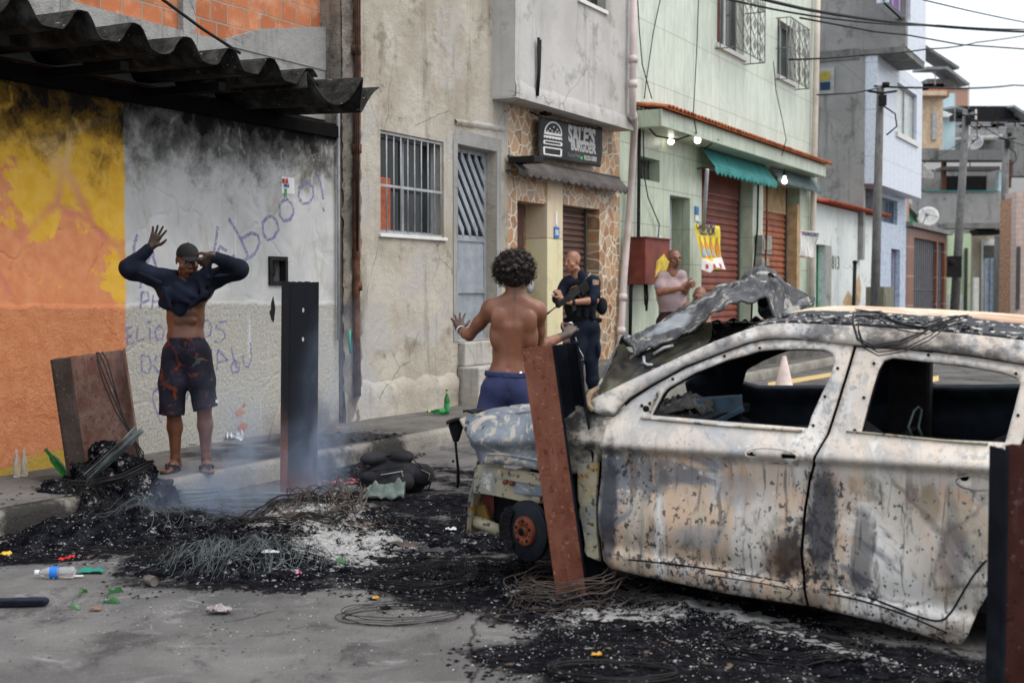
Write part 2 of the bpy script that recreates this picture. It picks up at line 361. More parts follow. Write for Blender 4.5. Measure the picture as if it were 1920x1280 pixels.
def m_roofsheet():
    m = Mt('sooty fibre cement'); c = m.mix(m.th(m.noise(9, 8, rough=.7), .35, .7), (.010, .010, .010), (.040, .039, .037))
    c = m.mix(m.th(m.noise(70, 4, m.sc(1, .35, 1)), .68, .73), c, (.42, .42, .4))
    c = m.mix(m.ma('MULTIPLY', m.th(m.noise(3, 5), .52, .7), .5), c, (.13, .125, .12))
    return m.done(c, .9, 0, m.bump(m.noise(50, 5), .5, .006), spec=.1)
M_SHEET = m_roofsheet()
M_TERRA = plain('terracotta roof tile', (.42, .14, .06), .85, var=.3, dirt=.5, bump=.4)
M_SHUTR = plain('red painted shutter', (.20, .062, .045), .5, var=.2, scale=3, dirt=.45, dcol=(.09, .05, .04), bump=.1, streak=.4)
M_SHUTB = plain('brown painted shutter', (.11, .058, .045), .45, var=.2, scale=3, dirt=.3, bump=.1)
M_SHUTO = plain('orange brown shutter', (.34, .12, .065), .5, var=.25, scale=3, dirt=.4, dcol=(.12, .06, .04), bump=.1, streak=.3)
M_ALU = plain('grey painted metal', (.33, .36, .40), .5, .3, var=.12, dirt=.25, bump=.08)
M_LGREY = plain('light grey metal bars', (.36, .37, .38), .5, .2, bump=.05)
M_DARKMET = plain('dark wrought iron', (.07, .07, .068), .6, .3, bump=.1)
M_GRILLE = plain('grey scrolled iron', (.22, .21, .20), .6, .3, bump=.1)
def m_glass():
    m = Mt('dark window glass'); return m.done(m.mix(m.th(m.noise(1.5, 3), .4, .6), (.012, .016, .018), (.03, .036, .04)), .15, spec=.3)
M_GLASS = m_glass()
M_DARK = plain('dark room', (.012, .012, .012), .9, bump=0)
M_WHITE = plain('white paint', (.68, .68, .66), .5, var=.06, dirt=.2, bump=.05, dcol=(.3, .28, .25))
M_RUSTPIPE = plain('rusty iron pipe', (.13, .06, .035), .85, .2, var=.45, scale=10, dirt=.6, dcol=(.03, .022, .018), bump=.5)
M_PVC = plain('dirty white pvc', (.60, .52, .50), .5, var=.12, scale=3, dirt=.45, dcol=(.33, .27, .24), streak=.4)
M_PVCB = plain('beige pvc', (.56, .50, .43), .5, var=.12, scale=3, dirt=.35, dcol=(.33, .27, .24))
M_BLACKP = plain('black plastic', (.02, .02, .021), .5, bump=.1)
M_CABLE = plain('black cable', (.025, .025, .026), .6, bump=0)
M_REDBOX = plain('rusty red paint', (.17, .04, .028), .55, .1, var=.25, scale=4, dirt=.5, dcol=(.07, .028, .02), bump=.15)
M_YELP = plain('peeling yellow paint', (.55, .42, .05), .6, var=.2, scale=8, dirt=.6, dcol=(.35, .12, .04))
M_TEAL = plain('teal awning canvas', (.045, .25, .24), .8, var=.2, scale=3, dirt=.3, dcol=(.05, .12, .12), bump=.2, streak=.3)
M_GREYAWN = plain('grey green awning canvas', (.13, .18, .18), .8, var=.2, scale=3, dirt=.4, bump=.2)
M_DKAWN = plain('charcoal awning canvas', (.085, .075, .072), .85, var=.25, scale=4, dirt=.4, dcol=(.16, .14, .13), bump=.2)
M_BANNER = plain('black vinyl banner', (.035, .036, .038), .42, var=.2, scale=4, bump=.1)
M_PRINTW = plain('white print', (.72, .72, .72), .6, var=.05, bump=0)
M_PRINTG = plain('green print', (.05, .5, .12), .6, var=.05, bump=0)
M_PRINTY = plain('yellow print', (.75, .62, .06), .55, var=.08, bump=0)
M_PRINTO = plain('amber print', (.55, .22, .03), .55, var=.1, bump=0)
M_PRINTB = plain('blue print', (.03, .16, .42), .55, var=.1, bump=0)
M_PRINTR = plain('red print', (.55, .03, .03), .55, var=.1, bump=0)
M_DOORG = plain('green door', (.03, .20, .10), .5, var=.2, dirt=.3)
M_DOORBR = plain('dark brown door', (.075, .032, .024), .5, var=.2, dirt=.2, bump=.1)
M_DOORGR = plain('charcoal gate metal', (.10, .105, .12), .5, .2, var=.2, dirt=.3)
M_WOODL = plain('pale wood jamb', (.42, .30, .17), .7, var=.2, dirt=.3)
M_SPRAY = plain('purple spray paint', (.18, .17, .36), .8, var=.15, bump=0)
M_BLACKSP = plain('black spray paint', (.02, .02, .022), .8, bump=0)
M_CURT = plain('yellow curtain', (.35, .28, .06), .9, bump=.2)
M_ORCH = plain('orange woven plastic', (.36, .10, .055), .6, bump=.4, scale=20)
def m_spray():
    m = Mt('faded purple spray'); a = m.th(m.noise(26, 5, rough=.7), .36, .60, .10, .72)
    return m.done(m.mix(m.noise(5, 3), (.17, .16, .36), (.27, .25, .48)), .9, alpha=a)
M_SPRAY = m_spray()
def m_asphalt():
    m = Mt('worn road surface'); b = m.at('burn'); v = m.co
    c = m.mix(m.th(m.noise(1.1, 7, v, .62), .33, .67), (.105, .100, .097), (.170, .163, .157))
    c = m.mix(m.th(m.noise(.5, 5, v, .6, .6), .52, .66), c, (.090, .089, .090))
    c = m.mix(m.ma('MULTIPLY', m.th(m.noise(2.6, 9, m.sc(1, .6, 1), .74, .4), .50, .64), .75), c, (.052, .051, .052))
    c = m.mix(m.ma('MULTIPLY', m.th(m.noise(3.6, 8, m.sc(.6, 1, 1, (5, 5, 0)), .75, .7), .55, .70), .6), c, (.29, .285, .285))
    c = m.mix(m.ma('MULTIPLY', m.th(m.noise(95, 3, v), .62, .72), .55), c, (.33, .32, .31))
    c = m.mix(m.ma('MULTIPLY', m.th(m.noise(120, 3, m.sc(1, 1, 1, (7, 7, 7))), .62, .7), .7), c, (.05, .05, .05))
    ck = m.th(m.vor(.55, m.n('MixRGB', {0: .18, 1: v, 2: m.noise(2, 6, v, col=True)}).outputs[0], 'DISTANCE_TO_EDGE'), .0, .006, 1, 0)
    c = m.mix(m.ma('MULTIPLY', ck, m.th(m.noise(.8, 3, m.sc(1, 1, 1, (2, 9, 0))), .45, .55)), c, (.05, .048, .046))
    # soot and ash left by the fires, plus painted shadow under the car
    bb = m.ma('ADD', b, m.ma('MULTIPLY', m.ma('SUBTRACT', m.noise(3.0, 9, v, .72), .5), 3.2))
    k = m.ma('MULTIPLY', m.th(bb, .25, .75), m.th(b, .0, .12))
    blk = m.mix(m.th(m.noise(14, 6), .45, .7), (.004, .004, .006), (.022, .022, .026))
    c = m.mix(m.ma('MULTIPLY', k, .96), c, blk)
    ash = m.ma('MULTIPLY', m.th(m.noise(30, 7, v, .72), .60, .66), m.th(m.noise(2.3, 4, m.sc(1, 1, 1, (3, 3, 3)), .6), .44, .6))
    c = m.mix(m.ma('MULTIPLY', m.ma('MULTIPLY', ash, m.th(b, .12, .6)), .75), c, (.36, .36, .36))
    h = m.ma('ADD', m.ma('MULTIPLY', m.noise(90, 4), .5), m.ma('ADD', m.ma('MULTIPLY', m.noise(4, 6), .8), m.ma('MULTIPLY', k, m.noise(24, 6, v, .7))))
    return m.done(c, m.th(k, 0, 1, .9, .75), 0, m.bump(h, .8, .03), spec=.0)
def m_paving(name, a, b2, k=1.0):
    m = Mt(name); v = m.co; x, y, z = m.xyz()
    c = m.mix(m.th(m.noise(1.4, 7, v, .62), .33, .67), a, b2)
    c = m.mix(m.ma('MULTIPLY', m.th(m.noise(2.4, 8, m.sc(.5, 2, 1), .72, 1.0), .52, .7), .65), c, tuple(q*.42 for q in a))
    c = m.mix(m.ma('MULTIPLY', m.th(m.noise(60, 4, v), .60, .7), .5), c, tuple(q*.5 for q in a))
    bu = m.at('burn'); kk = m.ma('MULTIPLY', m.th(m.ma('ADD', bu, m.ma('MULTIPLY', m.ma('SUBTRACT', m.noise(2.6, 8, v, .7), .5), 2.6)), .3, .9), m.th(bu, .0, .15))
    c = m.mix(m.ma('MULTIPLY', kk, .92), c, (.022, .021, .021))
    h = m.ma('ADD', m.ma('MULTIPLY', m.noise(50, 5), .4), m.noise(6, 7, v, .65))
    return m.done(c, .9, 0, m.bump(h, .8*k, .02), spec=.05)
M_ROAD = m_asphalt()
M_WALK = m_paving('worn pavement concrete', (.095, .090, .086), (.155, .148, .138))
M_KERB = m_paving('chipped kerb concrete', (.19, .178, .158), (.30, .285, .25), 1.6)
# ---------------------------------------------------------------- ground
KO = 1.25                                                          # kerb face, metres out from the house fronts
def blob(x, y, items):                                             # strength of a burnt patch at a spot on the ground
    v = 0.0
    for cx, cy, rx, ry, a, k in items:
        dx, dy = x-cx, y-cy; u = (dx*math.cos(a)+dy*math.sin(a))/rx; t = (-dx*math.sin(a)+dy*math.cos(a))/ry
        d = math.sqrt(u*u+t*t); v = max(v, k*max(0.0, min(1.0, (1.25-d)/.5)))
    return v
def gb(px, py, rx, ry, a=0.0, k=1.0):
    g = G(px, py); return (g.x, g.y, rx, ry, a, k)
BURN_SHADE = [gb(170, 990, .62, .75, .5), gb(60, 1035, .45, .35), gb(330, 1000, .55, .7), gb(480, 1040, .75, .8), gb(560, 990, .6, .7), gb(700, 1010, .6, .8),
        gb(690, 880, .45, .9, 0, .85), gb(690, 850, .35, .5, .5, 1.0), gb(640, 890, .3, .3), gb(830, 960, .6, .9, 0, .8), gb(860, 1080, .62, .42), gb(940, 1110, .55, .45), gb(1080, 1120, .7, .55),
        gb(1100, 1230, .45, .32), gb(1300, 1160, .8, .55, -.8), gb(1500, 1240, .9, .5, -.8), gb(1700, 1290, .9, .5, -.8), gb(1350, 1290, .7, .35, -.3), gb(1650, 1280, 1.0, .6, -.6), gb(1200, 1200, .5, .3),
        gb(1100, 1000, 1.2, .8, -.8), gb(1400, 1000, 1.6, 1.0, -.85), gb(600, 1085, .5, .3, 0, .8), gb(760, 900, .9, .8, 0, .6)]  # burnt ground; the patches under the car also paint in its shadow
MOUND = [gb(170, 965, .34, .30, .4, .16), gb(205, 930, .25, .2, .4, .14), gb(600, 985, .42, .34, 0, .15), gb(540, 1010, .6, .36, 0, .09), gb(470, 1060, .5, .3, 0, .08), gb(1085, 1130, .34, .26, 0, .05),
         gb(930, 1075, .42, .22, .3, .06), gb(330, 985, .4, .35, 0, .06), gb(60, 1020, .3, .2, 0, .05), gb(250, 1000, .4, .25, .4, .12), gb(130, 1010, .35, .2, .4, .10), gb(840, 1020, .4, .3, 0, .035),
         gb(1300, 1150, .5, .22, -.8, .04), gb(1500, 1225, .5, .2, -.8, .035), gb(700, 1015, .4, .35, 0, .05)]
WHITE = [gb(660, 1035, .34, .42, 0), gb(590, 1000, .32, .3, 0), gb(560, 955, .3, .3), gb(1010, 1110, .2, .14), gb(1230, 1120, .28, .2, -.7), gb(1160, 1160, .3, .16),
         gb(1560, 1210, .45, .14, -.8), gb(1380, 1150, .4, .16, -.8), gb(930, 1060, .3, .12, .3), gb(200, 955, .2, .12, .4), gb(1050, 1065, .18, .14)]
road = Mb()
xs = np.concatenate([np.arange(-3.8, 3.2, .05)]); ys = np.arange(3.6, 14.0, .05)
nx, ny = len(xs), len(ys); bu = []
for y in ys:
    for x in xs:
        road.v.append((x, y, 0.0)); bu.append(blob(x, y, BURN_SHADE))
road.f = [(j*nx+i, j*nx+i+1, (j+1)*nx+i+1, (j+1)*nx+i) for j in range(ny-1) for i in range(nx-1)]; road.sm = [False]*len(road.f)
X0, X1, Y0, Y1 = xs[0], xs[-1], ys[0], ys[-1]; B = 400.0
b = len(road.v); road.v += [(-B, -B, 0), (B, -B, 0), (B, B, 0), (-B, B, 0), (X0, Y0, 0), (X1, Y0, 0), (X1, Y1, 0), (X0, Y1, 0)]; bu += [0]*8
road.f += [(b, b+1, b+5, b+4), (b+1, b+2, b+6, b+5), (b+2, b+3, b+7, b+6), (b+3, b, b+4, b+7)]; road.sm += [False]*4
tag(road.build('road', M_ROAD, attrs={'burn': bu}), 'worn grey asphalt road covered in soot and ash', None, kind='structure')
# pavement and kerb
def walk_z(s, y): return .15+.012*noise.noise(Vector((s*.9, y*1.3, 0)))
pv = Mb(); ss = list(np.arange(-8, 14, .12))+[14, 18, 24, 32, 44, 60, 90, 140]; yy = [-KO+.13+k*(KO-.13)/9 for k in range(10)]
bw = []
PB = [(F(590, 820)[0], 0), ]
for y in yy:
    for s in ss:
        pv.v.append((s, y, walk_z(s, y)))
        p = FW(s, y, 0); a = G(640, 825, .15); c2 = G(180, 905, .15); c3 = G(440, 850, .15)
        bw.append(max(1.0*max(0, min(1, (1.3-math.dist((p.x, p.y), (a.x, a.y))/.7)/.6)), 1.0*max(0, min(1, (1.3-math.dist((p.x, p.y), (c2.x, c2.y))/.45)/.6)),
                      .75*max(0, min(1, (1.3-math.dist((p.x, p.y), (c3.x, c3.y))/.5)/.6))))
n = len(ss); pv.f = [(j*n+i, j*n+i+1, (j+1)*n+i+1, (j+1)*n+i) for j in range(len(yy)-1) for i in range(n-1)]; pv.sm = [True]*len(pv.f)
pvo = pv.build('pavement', M_WALK, attrs={'burn': bw}); pvo.location = FW(0, 0, 0); pvo.rotation_euler = (0, 0, TH)
tag(pvo, 'cracked concrete pavement in front of the houses', kind='structure')
kb = Mb(); kbw = []
prof = [(-KO+.13, .148), (-KO+.13, .152), (-KO+.03, .156), (-KO+.002, .145), (-KO-.012, .11), (-KO-.015, .04), (-KO-.02, -.02)]
ks = list(np.arange(-8, 16, .04))+[18, 24, 32, 44, 60, 90, 140]
for s in ks:
    jt = min(abs((s % .98)-.49+.49), abs(.98-(s % .98)))
    dip = .02*max(0, 1-jt/.03) if s < 16 else 0
    chip = .03*max(0, noise.noise(Vector((s*3.1, 4, 0))))+.014*noise.noise(Vector((s*11, 7, 0))) if s < 16 else 0
    for k, (y, z) in enumerate(prof):
        q = chip*(1 if k in (3, 4) else .35 if k == 2 else 0)
        kb.v.append((s, y+q+dip*(k > 2), z-q*.8-dip*.6*(k in (2, 3)))); p = FW(s, y, 0); kbw.append(blob(p.x, p.y, BURN_SHADE)*(1.0 if k > 3 else .85))
n = len(prof); kb.f = [(i*n+k, (i+1)*n+k, (i+1)*n+k+1, i*n+k+1) for i in range(len(ks)-1) for k in range(n-1)]; kb.sm = [True]*len(kb.f)
kbo = kb.build('kerb', M_KERB, attrs={'burn': kbw}); kbo.location = FW(0, 0, 0); kbo.rotation_euler = (0, 0, TH)
tag(kbo, 'chipped concrete kerb along the pavement', kind='structure')
# painted bars on the road behind the car
def m_roadpaint():
    m = Mt('worn yellow road paint'); a = m.th(m.noise(9, 7, rough=.7), .28, .4)
    return m.done(m.mix(m.noise(6, 5), (.50, .34, .12), (.62, .46, .2)), .8, alpha=a)
M_RPAINT = m_roadpaint()
rp = Mb()
for (x0, y0, x1, y1, wd) in ((1440, 722, 1578, 699, 9), (1490, 741, 1600, 716, 9), (1600, 741, 1760, 709, 12), (1790, 743, 2000, 712, 13), (1850, 790, 2030, 742, 14)):
    a, b2, c, d = G(x0, y0+wd*.5), G(x1, y1+wd*.4), G(x1, y1-wd*.4), G(x0, y0-wd*.5)
    rp.add([(q.x, q.y, .004) for q in (a, b2, c, d)], [(0, 1, 2, 3)])
tag(rp.build('road_marking', M_RPAINT), 'faded yellow diagonal bars painted on the road', kind='structure')
# ---------------------------------------------------------------- the row of houses
def R(xl, xr, yt, yb, off=0.0, at=None):                            # pixel box -> (s0, s1, z0, z1)
    a = F(xl, yt, off)[0]; b2 = F(xr, yt, off)[0]; e = at if at is not None else xl
    return (a, b2, F(e, yb, off)[1], F(e, yt, off)[1])
def rect(r): return [(r[0], r[2]), (r[1], r[2]), (r[1], r[3]), (r[0], r[3])]
def front(root, mat, s0, s1, z0, z1, holes=(), y0=0.0, th=.25, depth=4.0, name='wall', bodymat=None):
    m = Mb(); m.slab([(s0, z0), (s1, z0), (s1, z1), (s0, z1)], [rect(h) for h in holes], y0, y0+th)
    m.box(s0+.003, s1-.003, y0+th+.002, y0+depth, z0, z1-.003)
    return m.build(name, mat, root)
def sstrip(xa, xb, off=0): return F(xa, 500, off)[0], F(xb, 500, off)[0]
ZB = .10
# ======== burnt corner shop
A = fthing('corner_shop', 'single storey shop with fire blackened yellow and orange painted wall and sooty corrugated roof', 'building', SA0)
sE = F(634, 500)[0]; zT = F(560, 165)[1]
niche = R(505, 534, 484, 531)
zTop = F(255, 45, 1.0)[1]-.21
front(A, m_burnt_wall(), SA0, sE, ZB, zTop, [niche], depth=3.6)
mb = Mb(); a = niche; mb.slab([(a[0]-.018, a[2]-.018), (a[1]+.018, a[2]-.018), (a[1]+.018, a[3]+.018), (a[0]-.018, a[3]+.018)], [[(a[0]+.02, a[2]+.02), (a[1]-.02, a[2]+.02), (a[1]-.02, a[3]-.02), (a[0]+.02, a[3]-.02)]], -.025, .05)
ni = mb.build('meter_niche', M_BLACKP, A)
mb = Mb(); mb.box(a[0]+.02, a[1]-.02, .12, .14, a[2]+.02, a[3]-.02); mb.lathe([(.0, 0), (.05, 0), (.055, .05), (.03, .07), (0, .07)], Matrix.Translation(((a[0]+a[1])/2, .11, (a[2]+a[3])/2))@Matrix.Rotation(PI/2, 4, 'X'))
mb.build('meter', M_BLACKP, ni)
# chipped patches that show the blocks
pm = Mb()
for (cx, cy, rw, rh) in ((449, 773, 13, 7), (457, 759, 5, 5), (455, 800, 11, 9), (545, 790, 7, 4), (512, 795, 4, 5)):
    s, z = F(cx, cy); k = 12
    pts = [(s+rw/160*math.cos(2*PI*i/k)*random.uniform(.55, 1.15), z+rh/200*math.sin(2*PI*i/k)*random.uniform(.5, 1.2)) for i in range(k)]
    pm.slab(pts, [], -.004, .01)
pm.build('bare_brick_patch', plain('bare clay brick', (.42, .15, .07), .9, var=.25, bump=.4), A)
bp = Mb(); bp.slab([F(508, 568), F(512, 555), F(516, 578), F(513, 604), F(509, 600), F(505, 585), F(508, 580)], [], -.003, .01); bp.build('soot_mark', M_BLACKSP, A)
# spray painted writing, one ribbon per stroke, in picture coordinates carried on to the wall
STROKES = [[(597, 325), (601, 345), (606, 374)], [(604, 388), (608, 397)],
 [(570, 345), (560, 353), (559, 370), (568, 382), (580, 380), (588, 366), (586, 350), (577, 342), (570, 345)],
 [(532, 375), (524, 385), (524, 402), (532, 415), (544, 411), (551, 397), (547, 381), (538, 374), (532, 375)],
 [(500, 408), (492, 418), (493, 438), (501, 450), (513, 446), (522, 430), (518, 413), (508, 405), (500, 408)],
 [(429, 410), (440, 428), (452, 450), (465, 480)], [(452, 448), (470, 437), (483, 440), (487, 455), (478, 475), (466, 484), (455, 488)],
 [(408, 425), (405, 450), (400, 480)], [(425, 470), (412, 462), (404, 480), (420, 500), (440, 478)],
 [(258, 440), (252, 455), (250, 478)], [(285, 470), (270, 505), (262, 540)], [(285, 470), (292, 500), (290, 530)], [(268, 515), (290, 515)],
 [(235, 490), (245, 500), (241, 520)], [(265, 548), (263, 580)], [(265, 548), (277, 548), (279, 562), (266, 568)], [(287, 553), (284, 580)], [(300, 548), (298, 578)], [(286, 566), (298, 564)], [(306, 580), (312, 552), (318, 578)], [(308, 570), (316, 570)],
 [(248, 612), (236, 616), (240, 630), (248, 629), (238, 634), (238, 645), (252, 641)], [(258, 610), (256, 638), (270, 636)], [(280, 614), (282, 640)], [(276, 603), (280, 605)], [(283, 602), (280, 606)],
 [(296, 612), (290, 622), (294, 638), (304, 636), (308, 620), (300, 610), (296, 612)],
 [(385, 600), (379, 615), (384, 632), (394, 628), (397, 610), (388, 599), (385, 600)], [(424, 602), (410, 604), (404, 614), (418, 620), (423, 632), (412, 641), (402, 640)],
 [(265, 665), (266, 695), (277, 700), (284, 685), (279, 668), (265, 665)], [(292, 667), (289, 685), (296, 698), (304, 690), (303, 670), (292, 667)], [(397, 654), (392, 665)],
 [(408, 655), (407, 678), (406, 695)], [(408, 655), (427, 675)], [(407, 680), (428, 674)], [(433, 650), (437, 668), (444, 690)], [(440, 675), (432, 686), (436, 698), (447, 696), (449, 682), (440, 675)],
 [(455, 665), (457, 686), (466, 688), (471, 670), (469, 642)], [(300, 720), (287, 735), (286, 750), (293, 770), (303, 793)], [(288, 735), (304, 722), (310, 733), (300, 748)],
 [(345, 755), (352, 742), (352, 722)], [(357, 505), (350, 530), (358, 548)]]
gr = Mb()
for st in STROKES:
    pts = [F(x, y) for x, y in st]; pts = densify(pts, .03, False); w0 = .011 if st[0][1] > 540 else .016
    L = []; Rr = []
    for i, p in enumerate(pts):
        q0, q1 = pts[max(0, i-1)], pts[min(len(pts)-1, i+1)]; dx, dy = q1[0]-q0[0], q1[1]-q0[1]; l = math.hypot(dx, dy) or 1
        wd = w0*(1+.35*noise.noise(Vector((p[0]*9, p[1]*9, 1))))
        L.append((p[0]-dy/l*wd, -.003, p[1]+dx/l*wd)); Rr.append((p[0]+dy/l*wd, -.003, p[1]-dx/l*wd))
    nq = len(pts); gr.add(L+Rr, [(i, i+1, nq+i+1, nq+i) for i in range(nq-1)])
gr.build('graffiti', M_SPRAY, A)
# corrugated roof
s_a, s_b = F(-150, 40, 1.0)[0], F(600, 110, 1.0)[0]; zc = F(255, 45, 1.0)[1]; P_C = (F(350, 65, 1.0)[0]-F(255, 45, 1.0)[0])
ph = F(255, 45, 1.0)[0]
def wave(s):
    u = ((s-ph)/P_C) % 1.0
    d = min(u, 1-u)*2                                              # 0 at crest, 1 at trough
    return -.155*(0 if d < .12 else 1 if d > .72 else .5-.5*math.cos(PI*(d-.12)/.60))
rf = Mb(); nS = int((s_b-s_a)/.03)
def roof_fn(a, b2):
    s = s_a+(s_b-s_a)*a; wob = .03*noise.noise(Vector((s*1.2, 0, 5))); pid = math.floor((s-ph)/(2*P_C)+.3); pj = math.sin(pid*7.3)*.5; e = -1.0+.02*noise.noise(Vector((s*3, 2, 1)))+wob+.06*pj+.012*noise.noise(Vector((s*31, 2, 1)))
    y = e+(2.6)*b2
    return (s, y, zc+wave(s)+.03*b2+wob*.5+.018*pj+.008*noise.noise(Vector((s*9, y*9, 0))))
rf.grid(nS, 10, roof_fn)
roof = rf.build('roof', M_SHEET, A, solid=.007)
rb = Mb()                                                          # the broken last sheets
def rb_fn(a, b2):
    s = s_b-.25+(1.15)*a; y = -1.05+.12*math.sin(a*9)+1.5*b2
    return (s, y, zc-.15+.13*math.cos((s-ph)*2*PI/P_C)+.10*a*.2+.05*b2)
rb.grid(36, 8, rb_fn); rb.build('broken_roof_sheet', M_SHEET, A, solid=.012)
rb = Mb()
def rb_fn2(a, b2):
    s = s_b-.1+.42*a; return (s, -.75+1.3*b2, zc+.09*math.sin(a*PI)-.06)
rb.grid(14, 6, rb_fn2); rb.build('broken_roof_sheet', M_SHEET, A, solid=.012)
M_CHARW = plain('charred wood', (.006, .006, .006), .9, bump=.6)
bm_ = Mb(); bm_.box(s_a, sE-.02, -.06, .0-.003, zc-.36, zc-.24); bm_.build('roof_beam', M_CHARW, A)
for k in range(3):
    if s_a+1.1+k*1.05 < sE: bm_ = Mb(); bm_.box(s_a+.7+k*1.05, s_a+.78+k*1.05, -.85, -.065, zc-.31, zc-.245); bm_.build('roof_rafter', M_CHARW, A)
# ======== unfinished brick storey above the shop
sb0, sb1 = F(-150, 50)[0], F(640, 50)[0]
B_ = fthing('brick_house', 'unfinished orange clay block storey with grey concrete columns above the burnt shop', 'building', sb0, z0=zTop)
zb = F(560, 90)[1]
mb = Mb(); mb.box(sb0, sb1, .25, 4, zTop+.01, 7.5); mb.build('wall', M_BRICKW, B_)
mb = Mb(); zbm = F(520, 68, -.25)[1]
mb.box(sb0, sb1, .19, .247, zb-.6, F(500, 97, -.25)[1]-.02)
for (x0, x1) in ((118, 142), (346, 369), (627, 640)):
    q0, q1 = sstrip(x0, x1, -.2); mb.box(q0, q1, .185, .249, zb-.5, 7.5)
q0, q1 = sstrip(425, 627, -.2); mb.slab([(q0, zb-.1), (q1, zb-.1), (q1, F(625, 50, -.2)[1]), (q0+.5, F(520, 64, -.2)[1]), (q0, F(425, 75, -.2)[1])], [], .18, .246)
mb.build('concrete_column', M_CONC, B_)
# ======== grey plastered house
s0, s1 = F(640, 400)[0], F(953, 400)[0]
Hc = fthing('plastered_house', 'bare grey brown plastered house with barred window and grey slatted metal door', 'building', s0)
win = R(713, 832, 243, 437); door = R(857, 930, 270, 640); zg = .15
front(Hc, M_GREYWALL, s0+.30, s1, ZB, 8.2, [win, (door[0], door[1], door[2], door[3])], depth=5)
mb = Mb(); mb.grid(9, 160, lambda a, b2: (s0+.32*a, -.02-.035*noise.noise(Vector((a*3, b2*60, 0)))-.02*noise.noise(Vector((a*9, b2*190, 3)))-.04*math.sin(a*PI), ZB+8*b2))
mb.box(s0, s0+.30, .002, 4.9, ZB, 8.1); mb.build('broken_column', M_ROUGHCON, Hc)
# plinth
mb = Mb(); zp = F(700, 715)[1]
mb.grid(60, 6, lambda a, b2: (s0+(door[0]-.05-s0)*a, -.045+.02*noise.noise(Vector((a*14, b2*2, 0)))+(.045 if b2 > .95 else 0), ZB+(zp-ZB+.05*noise.noise(Vector((a*9, 0, 4))))*b2))
mb.build('plinth', M_GREYWALL, Hc)
# render strip round the door, ledge above
mb = Mb(); d = door; mb.slab([(d[0]-.10, d[2]), (d[1]+.12, d[2]), (d[1]+.12, d[3]+.16), (d[0]-.04, d[3]+.17), (d[0]-.10, d[3]+.05)], [[(d[0]-.002, d[2]-.1+.101), (d[1]+.002, d[2]+.001), (d[1]+.002, d[3]+.002), (d[0]-.002, d[3]+.002)]], -.012, .02)
mb.build('door_surround', M_ALU if 0 else M_CONC, Hc)
mb = Mb(); a, b2 = F(852, 222), F(945, 236); mb.grid(30, 3, lambda u, v: (a[0]+(b2[0]-a[0])*u, -.035*math.sin(v*PI)-.004, a[1]+(b2[1]-a[1])*u-.08*v+.02*noise.noise(Vector((u*8, 0, 2)))))
mb.build('plaster_ledge', M_GREYWALL, Hc)
# window
wv = win; wi = Mb(); wi.slab(rect((wv[0], wv[1], wv[2], wv[3])), [rect((wv[0]+.05, (wv[0]+wv[1])/2-.02, wv[2]+.05, wv[3]-.05)), rect(((wv[0]+wv[1])/2+.02, wv[1]-.05, wv[2]+.05, wv[3]-.05))], .14, .19)
wo_ = wi.build('window', M_ALU, Hc)
mb = Mb(); mb.box(wv[0]+.03, wv[1]-.03, .165, .17, wv[2]+.03, wv[3]-.03); mb.build('pane', M_GLASS, wo_)
mb = Mb(); mb.box(wv[0]+.03, wv[0]+.42, .148, .16, wv[2]+.04, wv[2]+.62); mb.build('chair_back', M_ORCH, wo_, bevel=.006)
mb = Mb(); mb.box(wv[0]-.04, wv[1]+.04, -.03, .1, wv[2]-.04, wv[2]-.002); mb.build('sill', M_WHITE, wo_, bevel=.005)
mb = Mb(); k = 9
for i in range(k+1):
    s = wv[0]+.02+(wv[1]-wv[0]-.04)*i/k; mb.tube([(s, .03, wv[2]), (s, .03, wv[3])], .009, 6)
for z in (wv[2]+.01, wv[2]+(wv[3]-wv[2])*.47, wv[3]-.02): mb.box(wv[0], wv[1], .02, .035, z-.014, z+.014)
mb.build('window_grille', M_LGREY, wo_)
# door
dm = Mb(); dw = d[1]-d[0]; zmid = F(857, 443)[1]; zb2 = F(857, 545)[1]
dm.slab(rect(d), [rect((d[0]+.05, d[1]-.05, zmid+.03, d[3]-.06)), rect((d[0]+.05, d[1]-.05, d[2]+.05, zmid-.04))], .14, .18)
do = dm.build('door', M_ALU, Hc)
mb = Mb()
zt, zl = d[3]-.06, zmid+.03; wi_ = dw-.1
c0 = -1.4
while c0 < 1.6:                                                     # diagonal bars falling to the right, clipped to the frame
    lo, hi = [], []
    pts = []
    for t in np.linspace(0, 1, 41):
        s = d[0]+.05+wi_*t; z = zt-c0-wi_*t*1.25
        if zl+.01 < z < zt-.01: pts.append((s, z))
    if len(pts) > 1:
        a, e = pts[0], pts[-1]; h = .058
        mb.add([(a[0], .135, a[1]-h), (e[0], .135, e[1]-h), (e[0], .135, e[1]+h), (a[0], .135, a[1]+h), (a[0], .16, a[1]-h), (e[0], .16, e[1]-h), (e[0], .16, e[1]+h), (a[0], .16, a[1]+h)],
               [(0, 1, 2, 3), (3, 2, 6, 7), (0, 4, 5, 1), (1, 5, 6, 2), (0, 3, 7, 4)])
    c0 += .215
mb.build('diagonal_slats', M_ALU, do)
mb = Mb(); mb.box(d[0]+.04, d[1]-.04, .168, .172, zl-.01, zt+.01); mb.build('pane', M_GLASS, do)
mb = Mb(); n = 28
z0_, z1_ = d[2]+.045, zmid-.035
mb.grid(n*4, 2, lambda a, b2: (d[0]+.045+(dw-.09)*a, .160+.006*math.sin(a*n*2*PI), z0_+(z1_-z0_)*b2))
mb.box(d[0]+.05, d[1]-.05, .13, .155, zb2-.03, zb2+.03); mb.box(d[0]+.04, d[0]+.13, .09, .12, zmid-.12, zmid-.10)
mb.build('lower_panel', M_ALU, do)
